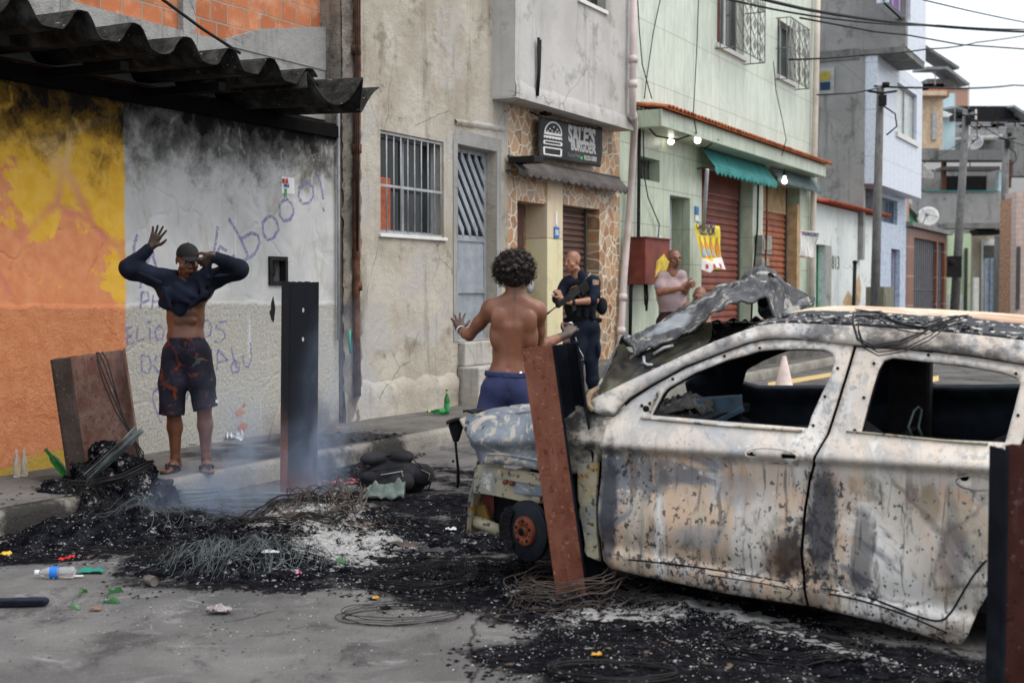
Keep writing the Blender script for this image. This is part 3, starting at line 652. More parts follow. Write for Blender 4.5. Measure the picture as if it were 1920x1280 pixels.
# steps up to the door
mb = Mb(); t0, t1 = d[0]-.02, d[1]+.25
mb.box(t0, t1, -.30, .0-.004, ZB, d[2]-.30); mb.box(t0+.03, t1, -.10, -.004+.14, d[2]-.298, d[2]-.01)
st = fsingle(mb, 'door_steps', 'rough concrete step block below the grey slatted door', 'steps', M_GREYWALL, t0, bevel=.02)
# conduit and cable clutter on the party wall
mb = Mb(); sp_ = F(627, 300)[0]; p = [(sp_-.12, -.06, F(605, 187)[1]), (sp_-.02, -.06, F(622, 187)[1]), (sp_, -.05, F(627, 200)[1]), (sp_+.01, -.04, 2.4), (sp_+.0, -.04, 1.0)]
mb.tube(p, .018, 8); fsingle(mb, 'conduit', 'thin grey conduit bent under the sooty roof edge', 'conduit', M_LGREY, sp_)
mb = Mb(); sp_ = F(655, 300)[0]
mb.tube([(sp_, -.10, 7), (sp_+.01, -.10, 3.6), (sp_-.02, -.10, 2.6), (sp_-.03, -.10, 1.2), (sp_-.02, -.10, .42)], .038, 10)
for z in (2.9, 3.9, 1.5): mb.tube([(sp_-.01, -.10, z), (sp_-.01, -.10, z+.09)], .05, 10)
fsingle(mb, 'drain_pipe', 'rusty iron drain pipe on the rough concrete corner', 'pipe', M_RUSTPIPE, sp_)
mb = Mb(); sp_ = F(650, 300)[0]
for k in range(3):
    mb.tube([(sp_+.02*k, -.15, 7), (sp_+.03*k-.05, -.16, 4.4), (sp_-.06+.03*k, -.15, 3.0), (sp_-.04+.01*k, -.15, 1.9)], .006, 5)
fsingle(mb, 'cable_bundle', 'black cables hanging down beside the rusty drain pipe', 'cable', M_CABLE, sp_)
mb = Mb(); g0 = F(634, 640); mb.tube([(g0[0], -.14, g0[1]+.12), (g0[0]-.015, -.15, g0[1]), (g0[0]+.01, -.15, g0[1]-.12)], .016, 7)
fsingle(mb, 'hose', 'short piece of green hose beside the rusty pipe', 'hose', plain('green hose', (.05, .28, .22), .5), g0[0])
# ======== burger shop
s0, s1 = F(953, 400)[0], F(1161, 400)[0]
D = fthing('burger_shop', 'narrow burger shop front clad in broken brown stone under a light grey upper storey', 'building', s0)
zov = F(960, 178)[1]
dd = R(970, 1027, 378, 690, at=985); sh = R(1053, 1124, 383, 682)
zbase = sh[2]
front(D, M_STONE, s0, s1, ZB, zov+.3, [dd, sh], depth=5, th=.32)
uo = .32; u0, u1 = F(966, 150, uo)[0], F(1187, 150, uo)[0]
zu0 = F(975, 188, uo)[1]; zu1 = F(1180, 236, uo)[1]
mb = Mb(); zz = (zu0+zu1)/2; uw = R(1085, 1136, -60, 10, uo)
mb.slab([(u0, zz), (u1, zz), (u1, 9), (u0, 9)], [rect((uw[0], uw[1], F(1100, 4, uo)[1], uw[3]+.6))], -uo, -uo+.2); mb.box(u0, u1, -uo+.202, 5, zz, 9); mb.build('upper_wall', M_LIGHTPL, D)
mb = Mb(); mb.box(uw[0]+.02, uw[1]-.02, -uo+.12, -uo+.15, F(1100, 4, uo)[1]+.02, uw[3]+.58); wq = mb.build('upper_window', M_GLASS, D)
mb = Mb(); zq = F(1100, 4, uo)[1]; mb.box(uw[0]-.03, uw[1]+.03, -uo-.03, -uo+.1, zq-.05, zq); mb.box((uw[0]+uw[1])/2-.02, (uw[0]+uw[1])/2+.02, -uo+.1, -uo+.118, zq+.02, zq+1); mb.build('sill', M_WHITE, wq)
mb = Mb(); mb.grid(80, 4, lambda a, b2: (u0+(u1-u0)*a, -uo-.018+(.016 if b2 > .9 else 0), zz-.02+(.20+.04*noise.noise(Vector((a*12, 0, 0))))*b2)); mb.box(u0, u1, -uo-.016, .3, zz-.02, zz-.003)
mb.build('fascia', M_LIGHTPL, D)
# crumbling joint between the two houses
mb = Mb(); j0 = F(955, 100)[0]; j1 = F(966, 100, uo)[0]
mb.grid(10, 120, lambda a, b2: (j0+(j1-j0+.02)*a, -.05-(uo-.08)*a-.05*noise.noise(Vector((a*3, b2*30, 7)))-.03*noise.noise(Vector((a*7, b2*110, 7))), zov-.1+5.5*b2))
mb.build('broken_joint', M_DARKCONC, D)
mb = Mb(); x0, z0_ = F(1003, 165, uo)
for k, (dx, lz) in enumerate(((0, .62), (.05, .60))): mb.tube([(x0+dx*.3, -uo-.03, z0_-.1), (x0+dx*.5+.02, -uo-.04, z0_+.2), (x0+dx, -uo-.05, z0_+lz)], .02, 6)
mb.build('rebar_stub', M_BLACKP, D)
# doorway: brown leaf, beige reveal and pillar
mb = Mb(); mb.box(dd[0]+.02, dd[0]+.62, .22, .27, dd[2], dd[3]-.02); mb.build('door', M_DOORBR, D, bevel=.01)
c0, c1 = F(1006, 500)[0], F(1052, 500)[0]
zc1 = F(1010, 375)[1]; zc2 = F(1040, 448)[1]
mb = Mb(); mb.box(dd[1]-.05, sh[0]+.003, -.02, .318, zc2, dd[3]+.35); mb.build('pillar', M_CREAM, D, bevel=.01)
mb = Mb(); mb.box(dd[1]-.05, sh[0]+.003, -.022, .318, ZB, zc2-.003); mb.build('pillar_base', M_YELLOWC, D, bevel=.01)
# roller shutter
def shutter(root, r, mat, y=.16, pitch=.085, name='roller_shutter', head=0.0, headmat=None):
    m = Mb(); z = r[2]; prof = []
    while z < r[3]-head:
        prof += [(y, z), (y-.028, z+pitch*.22), (y-.028, z+pitch*.62), (y, z+pitch*.86)]; z += pitch
    nn = len(prof); m.add([(r[0]+.01, p[0], p[1]) for p in prof]+[(r[1]-.01, p[0], p[1]) for p in prof], [(i, i+nn, i+nn+1, i+1) for i in range(nn-1)])
    o = m.build(name, mat, root)
    if head:
        m = Mb(); k = max(8, int((r[1]-r[0])/.07)); 
        m.grid(k*4+1, 2, lambda a, b2: (r[0]+.01+(r[1]-r[0]-.02)*a, y-.03+.008*(1 if (a*k) % 1 < .5 else -1), r[3]-head+head*b2), False)
        m.box(r[0], r[1], y-.05, y-.02, r[3]-head-.03, r[3]-head+.01)
        m.build('shutter_box', headmat or mat, o)
    m = Mb(); m.box(r[0], r[0]+.04, y-.06, y+.02, r[2], r[3]); m.box(r[1]-.04, r[1], y-.06, y+.02, r[2], r[3]); m.build('guide_rail', M_DARKMET, o)
    return o
shutter(D, (sh[0], sh[1]-.12, sh[2], sh[3]), M_SHUTB, .2)
mb = Mb(); mb.box(s0-.02, s1, -.45, .18, ZB, zbase-.004)
fsingle(mb, 'shop_step', 'long raised concrete step in front of the stone clad burger shop', 'steps', M_WALK, s0, bevel=.02)
# house number
ns, nz = F(1040, 436)
mb = Mb(); mb.box(ns-.075, ns+.075, -.035, -.024, nz-.075, nz+.075); pl = fsingle(mb, 'house_number', 'small blue and white tile plate reading 505 on the cream pillar', 'sign', M_PRINTB, ns)
mb = Mb(); ftext(mb, '505', .10, ns-.062, nz-.036, -.038, .75, bold=.002); ORG[pl.name] = (ns, 0, .15); mb.build('lettering', M_PRINTW, pl)
mb = Mb(); mb.box(ns-.03, ns+.03, -.03, -.023, nz+.1, nz+.28); fsingle(mb, 'notice', 'narrow white notice stuck above the house number plate', 'notice', M_PRINTW, ns)
# intercom plate disc by the door
mb = Mb(); q = F(1006, 536); mb.lathe([(0, 0), (.10, 0), (.10, .02), (0, .02)], Matrix.Translation((q[0], .10, q[1]))@Matrix.Rotation(PI/2, 4, 'X'), 24); fsingle(mb, 'door_disc', 'round grey disc on the pillar side next to the brown door', 'disc', M_CONC, q[0])
mb = Mb(); q = F(1086, 348); mb.tube([(q[0]-.2, -.01, q[1]+.05), (q[0]-.05, -.08, q[1]+.04)], .012, 6); mb.lathe([(.03, 0), (.045, .02), (.055, .1), (.0, .11)], Matrix.Translation((q[0]-.05, -.08, q[1]+.03))@Matrix.Rotation(2.2, 4, 'X'), 12); mb.lathe([(.0, 0), (.05, 0), (.05, .02), (0, .02)], Matrix.Translation((q[0]-.2, 0, q[1]+.05))@Matrix.Rotation(PI/2, 4, 'X'), 12)
fsingle(mb, 'spotlight', 'small grey spotlight on the stone wall under the charcoal awning', 'lamp', M_LGREY, q[0])
# banner
bo = .12; c = [F(1011, 296, bo), F(1127, 314, bo), F(1129, 242, bo), F(1011, 218, bo)]
c = [(p[0], p[1]) for p in c]
def bil(u, v):
    return tuple((c[0][i]*(1-u)+c[1][i]*u)*(1-v)+(c[3][i]*(1-u)+c[2][i]*u)*v for i in (0, 1))
bw_, bh_ = c[1][0]-c[0][0], c[3][1]-c[0][1]
def bfn(u, v):
    p = bil(u, v); return (p[0], -bo+.012*math.sin(u*9+v*3)+.01*noise.noise(Vector((u*5, v*4, 0))), p[1])
mb = Mb(); mb.grid(30, 14, bfn); mb.v = [(v[0]-c[0][0], v[1], v[2]-.15) for v in mb.v]
ban = mb.build('banner', M_BANNER, solid=.003); ban.location = FW(c[0][0], 0, .15); ban.rotation_euler = (0, 0, TH); tag(ban, 'black vinyl banner with white burger drawing and shop name on the stone front', 'banner')
ORG[ban.name] = (c[0][0], 0, .15)
def bput(m, t, u, v):
    for vv in t.v: pass
def blet(txt, size, u, v, sx=1, bold=0.0, mat=M_PRINTW):
    t = text_mesh(txt, size, .0005, 'LEFT', sx, bold); m = Mb()
    m.add([(lambda q: (q[0], q[1]-.006, q[2]))(bfn(u+p[0]/bw_, v+p[1]/bh_)) for p in t.v], t.f)
    m.build('lettering', mat, ban)
blet('Hamburguer & Combos', .085, .44, .85, .95, .002)
blet("SALE'S", .30, .43, .53, 1.05, .014); blet('BURGUER', .19, .47, .33, 1.0, .009)
blet('Faca seu Pedido', .075, .42, .15, .9, 0, M_LGREY); blet('96320-5888', .09, .70, .13, 1.0, .003)
m = Mb(); m.add([(lambda q: (q[0], q[1]-.006, q[2]))(bfn(.655+.02*math.cos(a)*1.0, .16+.045*math.sin(a))) for a in np.linspace(0, 2*PI, 14)[:-1]], [tuple(range(13))]); m.build('phone_symbol', M_PRINTG, ban)
# burger drawing: bun top, frill, two layers, bottom bun as outlines
bg = Mb()
def bpoly(uv, holes=()):
    V, fs = cdt(uv, holes); bg.add([(lambda q: (q[0], q[1]-.006, q[2]))(bfn(*p)) for p in V], fs)
def ringp(cx, cy, rx, ry, a0, a1, n=16): return [(cx+rx*math.cos(a0+(a1-a0)*i/n), cy+ry*math.sin(a0+(a1-a0)*i/n)) for i in range(n+1)]
bx = .20
outer = ringp(bx, .63, .125, .30, 0, PI); inner = ringp(bx, .66, .105, .24, 0, PI)
bpoly(outer+[(bx-.125, .60), (bx+.125, .60)], [inner])
for (du, dv) in ((-.05, .74), (0, .80), (.05, .75), (-.02, .70), (.03, .69), (.07, .69), (-.075, .68)): bpoly(ringp(bx+du, dv, .009, .022, 0, 2*PI*.9, 7))
for (v0, v1, kk) in ((.50, .57, 1), (.36, .46, 0), (.10, .30, 2)):
    o = [(bx-.13, v0+.02), (bx-.115, v0), (bx+.115, v0), (bx+.13, v0+.02), (bx+.13, v1-.02), (bx+.115, v1), (bx-.115, v1), (bx-.13, v1-.02)]
    if kk == 1:
        o = [(bx-.13, v1)]+[(bx-.13+.26*i/12, v0+.03*(i % 2)) for i in range(13)]+[(bx+.13, v1)]; bpoly(o)
    else:
        ins = .026 if kk == 0 else .032; bpoly(o, [[(bx-.105, v0+ins), (bx+.105, v0+ins), (bx+.105, v1-ins), (bx-.105, v1-ins)]])
bg.build('burger_drawing', M_PRINTW, ban)
mb = Mb()
for p in (c[3], c[2]): mb.tube([(p[0], -bo, p[1]), (p[0]+random.uniform(-.05, .05), -.0, p[1]+.06)], .012, 5)
mb.build('rope', M_BLACKP, ban)
q = F(1017, 211); mb = Mb(); mb.box(q[0]-.08, q[0]+.08, -.10, -.0, q[1]-.04, q[1]+.05); mb.tube([(q[0], -.05, q[1]), (q[0]-.1, -.12, q[1]+.06), (q[0]-.14, -.1, q[1]-.02)], .02, 6)
fsingle(mb, 'floodlight', 'small black floodlight above the corner of the burger banner', 'lamp', M_BLACKP, q[0], bevel=.01)
# scalloped awnings
def awning(name, label, mat, xa, xb, yt, yb, o0, o1, nscal, drop, arms=True, sag=.02, cat='awning'):
    a0, b0 = F(xa, yt, o0), F(xb, yt, o0); zt = a0[1]; s0_, s1_ = a0[0], b0[0]
    zb_ = F(xa, yb, o1)[1]; m = Mb(); nU = nscal*8+1
    def fn(u, v):
        if v <= .7:
            t = v/.7; z = zt+(zb_-zt)*t-sag*math.sin(t*PI)*(.6+.4*noise.noise(Vector((u*4, t*3, 2)))); y = -(o0+(o1-o0)*t)
        else:
            t = (v-.7)/.3; z = zb_-t*(drop*.55+drop*.45*abs(math.sin(u*nscal*PI))); y = -(o1+.01*math.sin(u*30)*t)
        return (s0_+(s1_-s0_)*u, y, z)
    m.grid(nU, 11, fn); sx = s0_; m.v = [(v[0]-sx, v[1], v[2]-.15) for v in m.v]
    o = m.build(name, mat, solid=.004); o.location = FW(sx, 0, .15); o.rotation_euler = (0, 0, TH); tag(o, label, cat); ORG[o.name] = (sx, 0, .15)
    m = Mb()
    m.tube([(s0_, -o0, zt), (s1_, -o0, zt)], .02, 6); m.tube([(s0_, -o1+.01, zb_), (s1_, -o1+.01, zb_)], .014, 6)
    if arms:
        for s in (s0_+.03, s1_-.03): m.tube([(s, -.0, zb_-.02), (s, -o1+.02, zb_-.01)], .014, 6)
    m.build('awning_frame', M_DARKMET, o); return o
awning('awning', 'charcoal scalloped awning below the burger banner', M_DKAWN, 953, 1161, 293, 312, .05, .20, 17, .10)
mb = Mb(); q = F(953, 300); mb.box(q[0]-.1, q[0]+.16, -.42, -.05, q[1]-.05, q[1]+.03); fsingle(mb, 'awning_bracket', 'dark weathered bracket at the left end of the charcoal awning', 'bracket', M_BLACKP, q[0], bevel=.01)
# ======== green tiled house
s0, s1 = F(1161, 400)[0]+.004, F(1528, 400)[0]
E = fthing('green_tiled_house', 'tall pale green tiled house with two roller shutters and a terracotta edged canopy', 'building', s0)
e_win = R(1200, 1237, 292, 335, at=1200); e_door = R(1256, 1294, 365, 640); e_sh1 = R(1316, 1412, 312, 640, at=1330); e_sh2 = R(1431, 1500, 338, 640, at=1440)
zE = D['dummy'] if 'dummy' in D else zbase
e_door = (e_door[0], e_door[1], zE, e_door[3]); e_sh1 = (e_sh1[0], e_sh1[1], zE, e_sh1[3]); e_sh2 = (e_sh2[0], e_sh2[1], zE, e_sh2[3])
zcan = F(1530, 300)[1]
canz = F(1210, 227, .5)[1]; cant = F(1210, 193, .5)[1]
front(E, M_GREENT2, s0, s1, ZB, canz+.05, [e_win, e_door, e_sh1, e_sh2], th=.4, depth=6)
w1 = R(1345, 1396, -60, 112, 0, at=1360); w2 = R(1458, 1490, 10, 130, 0, at=1480)
w1 = (w1[0], w1[1], F(1345, 92)[1]+.1, F(1345, 92)[1]+1.9); w2 = (w2[0], w2[1], w1[2]-.0, w1[2]+1.15)
front(E, M_GREENT, s0, s1, canz+.053, 9.5, [w1, w2], th=.25, depth=6, name='upper_wall')
ca, cb = F(1184, 200, .0)[0], F(1549, 300, .5)[0]
mb = Mb(); mb.box(ca, cb, -.5, -.002, canz, cant); mb.build('canopy', M_GREENT2, E, bevel=.01)
mb = Mb(); sx = ca-.02
while sx < cb+.1:                                                   # half-round clay tiles, ends towards the street
    mb.grid(7, 3, lambda a, b2: (sx+.08-.08*math.cos(a*PI)+.004*random.random(), -.6+.58*b2, cant+.005+.06*math.sin(a*PI)+.08*b2+.012*random.random()))
    mb.add([(sx, -.6, cant+.004), (sx+.16, -.6, cant+.004), (sx+.16, -.56, cant+.02), (sx, -.56, cant+.02)], [(0, 1, 2, 3)])
    sx += .165
mb.build('roof_tiles', M_TERRA, E, solid=.014)
mb = Mb(); mb.box(e_win[0], e_win[1], .3, .33, e_win[2], e_win[3]); wq = mb.build('small_window', M_GLASS, E)
mb = Mb()
for i in range(6): s = e_win[0]+.06+(e_win[1]-e_win[0]-.1)*i/5; mb.tube([(s, .18, e_win[2]), (s, .18, e_win[3])], .012, 6)
mb.build('bars', M_DARKMET, wq)
mb = Mb(); mb.box(e_door[0]+.02, e_door[1]-.25, .24, .28, e_door[2], e_door[3]-.03); dq = mb.build('door', plain('lavender grey door', (.36, .37, .44), .5, var=.1), E)
mb = Mb(); wd = e_door[1]-.25-e_door[0]-.02
for k in range(3):
    z0_ = e_door[2]+.2+k*.7
    mb.slab(rect((e_door[0]+.08, e_door[0]+wd-.06, z0_, z0_+.55)), [rect((e_door[0]+.12, e_door[0]+wd-.10, z0_+.04, z0_+.51))], .225, .239)
mb.build('door_panel', plain('lavender trim', (.42, .43, .5), .5), dq)
shutter(E, (e_sh1[0], e_sh1[1]-.12, e_sh1[2], e_sh1[3]), M_SHUTR, .28, .125, head=.42, headmat=M_SHUTR)
sq = shutter(E, (e_sh2[0], e_sh2[1]-.22, e_sh2[2], e_sh2[3]), M_SHUTO, .28, .125, head=.55, headmat=M_WOODL)
mb = Mb(); mb.box(e_sh2[1]-.21, e_sh2[1]+.01, .0-.01, .3, zE, e_sh2[3]-.35); mb.build('jamb', M_WOODL, E, bevel=.01)
mb = Mb(); mb.box(s0, s1+.3, -.8, .2, ZB, zE-.004); fsingle(mb, 'shop_step', 'long raised concrete step along the green tiled shop', 'steps', M_WALK, s0, bevel=.02)
# scrolled window grilles bulging out over the street
def grille(root, r, out, name='window_grille', cols=4):
    m = Mb(); s0_, s1_, z0_, z1_ = r; s0_ -= .1; s1_ += .1; z0_ -= .12
    def on(u, z): return (s0_+(s1_-s0_)*u, -out, z)
    for z in (z0_, z0_+(z1_-z0_)*.5, z1_-.02):
        m.tube([(s0_, -.0, z), (s0_, -out, z), (s1_, -out, z), (s1_, -.0, z)], .012, 5)
    for side in (0, 1):
        x = s0_ if side == 0 else s1_
        for k in range(2):
            y = -out*(.25+.5*k); m.tube([(x, y, z0_), (x, y, z1_)], .009, 5)
    n = cols
    for i in range(n+1): m.tube([on(i/n, z0_), on(i/n, z1_)], .010, 5)
    rows = int((z1_-z0_)/.36)
    for i in range(n):
        cx = (i+.5)/n; hw = .46/n
        for j in range(rows):
            zc_ = z0_+(j+.5)*(z1_-z0_)/rows; hh = .5*(z1_-z0_)/rows
            for sg in (-1, 1):                                      # lens shapes and pointed leaves
                m.tube([on(cx+sg*hw*math.sin(t*PI), zc_-hh+2*hh*t) for t in np.linspace(0, 1, 9)], .008, 4)
            dm_ = .6*hw
            p = [on(cx, zc_+hh*.75), on(cx+dm_, zc_+hh*.1), on(cx, zc_-hh*.45), on(cx-dm_, zc_+hh*.1)]
            m.add([(q[0], q[1]-.008, q[2]) for q in p], [(0, 1, 2, 3)])
    return m.build(name, M_GRILLE, root)
for w_, o_ in ((w1, .38), (w2, .30)):
    mb = Mb(); mb.slab(rect(w_), [rect((w_[0]+.05, (w_[0]+w_[1])/2-.03, w_[2]+.05, w_[3]-.05)), rect(((w_[0]+w_[1])/2+.03, w_[1]-.05, w_[2]+.05, w_[3]-.05))], .12, .17)
    wq = mb.build('window', M_ALU if w_ is w2 else M_WHITE, E)
    mb = Mb(); mb.box(w_[0]+.02, w_[1]-.02, .15, .155, w_[2]+.02, w_[3]-.02); mb.build('pane', M_GLASS, wq)
    if w_ is w1:
        mb = Mb(); mb.box(w_[0]+.02, w_[0]+.45, .10, .12, w_[2]+.1, w_[3]); mb.build('curtain', plain('brown curtain', (.12, .045, .03), .9), wq)
    mb = Mb(); mb.box(w_[0]-.08, w_[1]+.08, -.05, .12, w_[2]-.08, w_[2]-.002); mb.build('sill', M_WHITE, wq)
    grille(wq, w_, o_)
# awnings of the green house
awning('awning', 'teal canvas awning with scalloped hem over the first red shutter', M_TEAL, 1314, 1434, 275, 305, .08, .34, 16, .14)
awning('awning', 'faded grey green awning over the second orange shutter', M_GREYAWN, 1438, 1522, 303, 326, .08, .30, 12, .13)
# lamps that are lit, and one added glow standing in for a reflection
def m_lit(name, st, col=(1, .93, .82)):
    m = Mt(name); return m.done((.8, .8, .8), .5, emis=col, estr=st)
M_LIT = m_lit('lit bulb', 5)
for (x, y, o_, lab) in ((1308, 262, .45, 'lit white bulb hanging under the green house canopy beside the teal awning'), (1258, 264, .12, 'small lit bulb on the green wall above the barred window'), (1471, 339, .35, 'lit bulb tucked under the grey green awning')):
    s, z = F(x, y, o_); mb = Mb(); mb.lathe([(.012, .12), (.03, .07), (.03, .04), (.055, 0), (.05, -.04), (.02, -.065), (0, -.066)], Matrix.Translation((s, -o_, z)), 14)
    o = fsingle(mb, 'bulb_and_glint', lab, 'light bulb', M_LIT, s, -o_, z, 'lit bulbs on the green house')
    m2 = Mb(); m2.lathe([(.035, .0), (.035, .06), (.012, .09), (.012, .14)], Matrix.Translation((0, 0, .1)), 10); m2.build('bulb_holder', M_BLACKP, o)
# pipes
def pipe(name, label, mat, pts, r, rings=()):
    m = Mb(); P = [(F(x, y, o)[0], -o, F(x, y, o)[1]) for x, y, o in pts]; m.tube(P, r, 12)
    for i, t in rings:
        a, b2 = Vector(P[i]), Vector(P[i+1]); q = a.lerp(b2, t); dv = (b2-a).normalized()*.05; m.tube([q-dv, q+dv], r*1.28, 12)
    return fsingle(m, name, label, 'pipe', mat, P[0][0])
pipe('drain_pipe', 'fat white plastic drain pipe with a kink between the stone shop and the green house', M_PVC, [(1189, -80, .42), (1187, 100, .42), (1186, 215, .42), (1190, 232, .35), (1183, 350, .10), (1170, 520, .08), (1163, 645, .08), (1163, 690, .08)], .052, ((1, .1), (1, .5), (2, .2), (5, .3), (5, .8)))
pipe('drain_pipe', 'slim beige drain pipe at the far corner of the green house', M_PVCB, [(1534, -60, .12), (1531, 100, .12), (1527, 280, .10), (1524, 430, .1), (1520, 600, .1)], .07)
pipe('drain_pipe', 'thin black pipe running down beside the white drain pipe', M_BLACKP, [(1199, 215, .06), (1198, 330, .06), (1197, 450, .06), (1183, 540, .05), (1181, 650, .05)], .028)
pipe('drain_pipe', 'thin black pipe on the green pier between the two shutters', M_BLACKP, [(1422, 330, .06), (1420, 430, .06), (1412, 520, .06), (1408, 620, .05)], .02)
pipe('drain_pipe', 'thin rusty pipe in front of the orange shutter', M_RUSTPIPE, [(1438, 330, .25), (1438, 420, .2), (1434, 520, .15), (1433, 590, .1)], .022)
pipe('awning_pole', 'grey pole standing under the left end of the teal awning', M_LGREY, [(1326, 318, .75), (1322, 380, .6), (1319, 430, .5)], .03)
# red meter box
r_ = R(1176, 1212, 447, 533, .0, at=1180)
mb = Mb(); mb.box(r_[0], r_[1]+.25, -.30, -.012, r_[2], r_[3]); rbx = fsingle(mb, 'meter_box', 'rusty red metal meter box on the green wall beside the white pipe', 'meter box', M_REDBOX, r_[0], bevel=.008); ORG[rbx.name] = (r_[0], 0, .15)
mb = Mb(); mb.box(r_[0]-.02, r_[1]+.28, -.33, .0-.006, r_[3]+.002, r_[3]+.02); mb.build('lid', M_REDBOX, rbx)
mb = Mb(); pts = [(r_[0]+.42, r_[2]+.04), (r_[1]+.22, r_[2]+.03), (r_[1]+.23, r_[3]-.25), (r_[1]+.1, r_[3]-.3), (r_[1]+.0, r_[3]-.22), (r_[0]+.45, r_[3]-.35), (r_[0]+.40, r_[3]-.6)]
mb.slab(pts, [], -.304, -.299); mb.build('yellow_patch', M_YELP, rbx)
mb = Mb(); mb.tube([(r_[0]+.35, -.15, r_[2]), (r_[0]+.35, -.16, r_[2]-.3), (r_[0]+.42, -.15, r_[2]-.4), (r_[0]+.47, -.15, r_[2]-.2), (r_[0]+.45, -.14, r_[2])], .02, 6); mb.build('cable', M_CABLE, rbx)
# meters on the pier, plates
for (xa, xb, ya, yb, lab) in ((1415, 1437, 441, 476, 'larger grey electricity meter box on the pier between the shutters'), (1414, 1432, 484, 498, 'small grey junction box below the electricity meter on the pier')):
    q = R(xa, xb-4, ya, yb); mb = Mb(); mb.box(q[0], q[1], -.16, -.012, q[2], q[3]); mb.box(q[0]+.05, q[1]-.05, -.175, -.161, q[2]+.08, q[3]-.08)
    fsingle(mb, 'electric_meter', lab, 'meter', plain('grey meter box', (.27, .27, .24), .5, dirt=.3), q[0], bevel=.012)
for (xa, ya, cc, lab) in ((1302, 403, M_PRINTB, 'blue tile plate upper of two beside the green house door'), (1302, 414, M_WHITE, 'white tile plate lower of two beside the green house door')):
    q = F(xa, ya); mb = Mb(); mb.box(q[0], q[0]+.17, -.02, -.003, q[1], q[1]+.15); fsingle(mb, 'number_plate', lab, 'sign', cc, q[0])
for (xa, ya, wq_, hq, lab) in ((1228, 441, .35, .38, 'torn white poster on the green tiled wall left of the door'), (1228, 425, .15, .2, 'small sticker with blue dots above the torn white poster')):
    q = F(xa, ya); mb = Mb(); mb.box(q[0], q[0]+wq_, -.006, -.003, q[1]-hq, q[1]); fsingle(mb, 'poster', lab, 'poster', plain('bleached paper', (.55, .62, .62), .8), q[0])
# hanging banners (flat printed sheets)
def hang(name, label, P, off, mat):
    P = [F(x, y, off) for x, y in P]; m = Mb()
    fn = lambda u, v: (lambda p: (p[0], -off-.03*math.sin(u*3+v*5), p[1]))(tuple((P[0][i]*(1-u)+P[1][i]*u)*(1-v)+(P[3][i]*(1-u)+P[2][i]*u)*v for i in (0, 1)))
    m.grid(12, 14, fn); sx = P[0][0]; m.v = [(v[0]-sx, v[1], v[2]-.15) for v in m.v]
    o = m.build(name, mat, solid=.003); o.location = FW(sx, 0, .15); o.rotation_euler = (0, 0, TH); ORG[o.name] = (sx, 0, .15); tag(o, label, 'banner')
    return o, fn
hb, fn = hang('hanging_banner', 'yellow hanging beer banner with four bottles and a white torn lower end', [(1314, 507), (1359, 504), (1346, 424), (1305, 420)], .45, M_PRINTY)
def put(o, fn, polys, mat, name='print', lift=.006):
    m = Mb()
    for uv in polys:
        V, fs = cdt(uv); m.add([(lambda q: (q[0], q[1]-lift, q[2]))(fn(*p)) for p in V], fs)
    return m.build(name, mat, o)
put(hb, fn, [[(.0, .02), (.3, -.06), (.6, .05), (1, -.02), (1, .27), (0, .27)]], M_PRINTW, 'white_band')
def bottle_uv(cx): return [(cx-.085, .27), (cx+.085, .27), (cx+.085, .55), (cx+.035, .64), (cx+.03, .74), (cx-.03, .74), (cx-.035, .64), (cx-.085, .55)]
put(hb, fn, [bottle_uv(c_) for c_ in (.14, .38, .62, .86)], M_PRINTO, 'bottle_print', .008)
put(hb, fn, [[(c_-.085, .32), (c_+.085, .32), (c_+.085, .46), (c_-.085, .46)] for c_ in (.14, .38, .62, .86)], plain('label blue', (.25, .35, .5), .6, bump=0), 'label_print', .010)
put(hb, fn, [[(c_-.05, .03), (c_+.05, .03), (c_+.05, .12), (c_-.05, .14)] for c_ in (.2, .5, .8)], M_PRINTR, 'red_print', .008)
def hlet(o, fn, txt, size, u, v, w_, h_, mat, sx=1, bold=.004):
    t = text_mesh(txt, size, .0003, 'LEFT', sx, bold); m = Mb(); m.add([(lambda q: (q[0], q[1]-.009, q[2]))(fn(u+p[0]/w_, v+p[1]/h_)) for p in t.v], t.f); m.build('lettering', mat, o)
M_PRINTV = plain('violet print', (.14, .12, .35), .6, bump=0)
hlet(hb, fn, 'CARVALHO', .17, .06, .90, 1.0, .75, M_PRINTV, .80); hlet(hb, fn, 'GELADA', .22, .18, .78, 1.0, .75, M_PRINTV, .72)
hb2, fn2 = hang('hanging_sign', 'blank white hanging sign with coloured top line at the corner of the green house', [(1497, 482), (1527, 486), (1534, 436), (1504, 431)], .6, plain('dirty white board', (.55, .55, .53), .6, dirt=.3, bump=0))
put(hb2, fn2, [[(.0, .93), (1, .93), (1, .96), (0, .96)]], M_PRINTO, 'orange_line'); hlet(hb2, fn2, 'PROMOCAO', .16, .10, .83, .85, .75, M_PRINTB, .75)
put(hb2, fn2, [[(.05, .03), (.6, .03), (.6, .06), (.05, .06)]], M_PRINTR, 'red_print')
# poster on the burnt wall
q = R(527, 551, 331, 362); mb = Mb(); mb.box(q[0], q[1], -.005, -.002, q[2], q[3]); ps = fsingle(mb, 'poster', 'small white poster with red words stuck on the sooty grey plaster', 'poster', M_PRINTW, q[0]); ORG[ps.name] = (q[0], 0, .15)
h_ = q[3]-q[2]
mb = Mb(); ftext(mb, 'SE JÁ', h_*.36, q[0]+.01, q[3]-h_*.38, -.008, .74, bold=.003); mb.build('lettering', M_PRINTR, ps)
mb = Mb(); ftext(mb, 'ANOS', h_*.26, q[0]+.03, q[3]-h_*.62, -.008, .74, bold=.001); mb.build('lettering', M_PRINTB, ps)
mb = Mb(); mb.box(q[0]+.04, q[0]+.08, -.007, -.0055, q[2]-.03, q[2]+h_*.3); mb.build('green_print', plain('grey green print', (.1, .3, .15), .6, bump=0), ps)
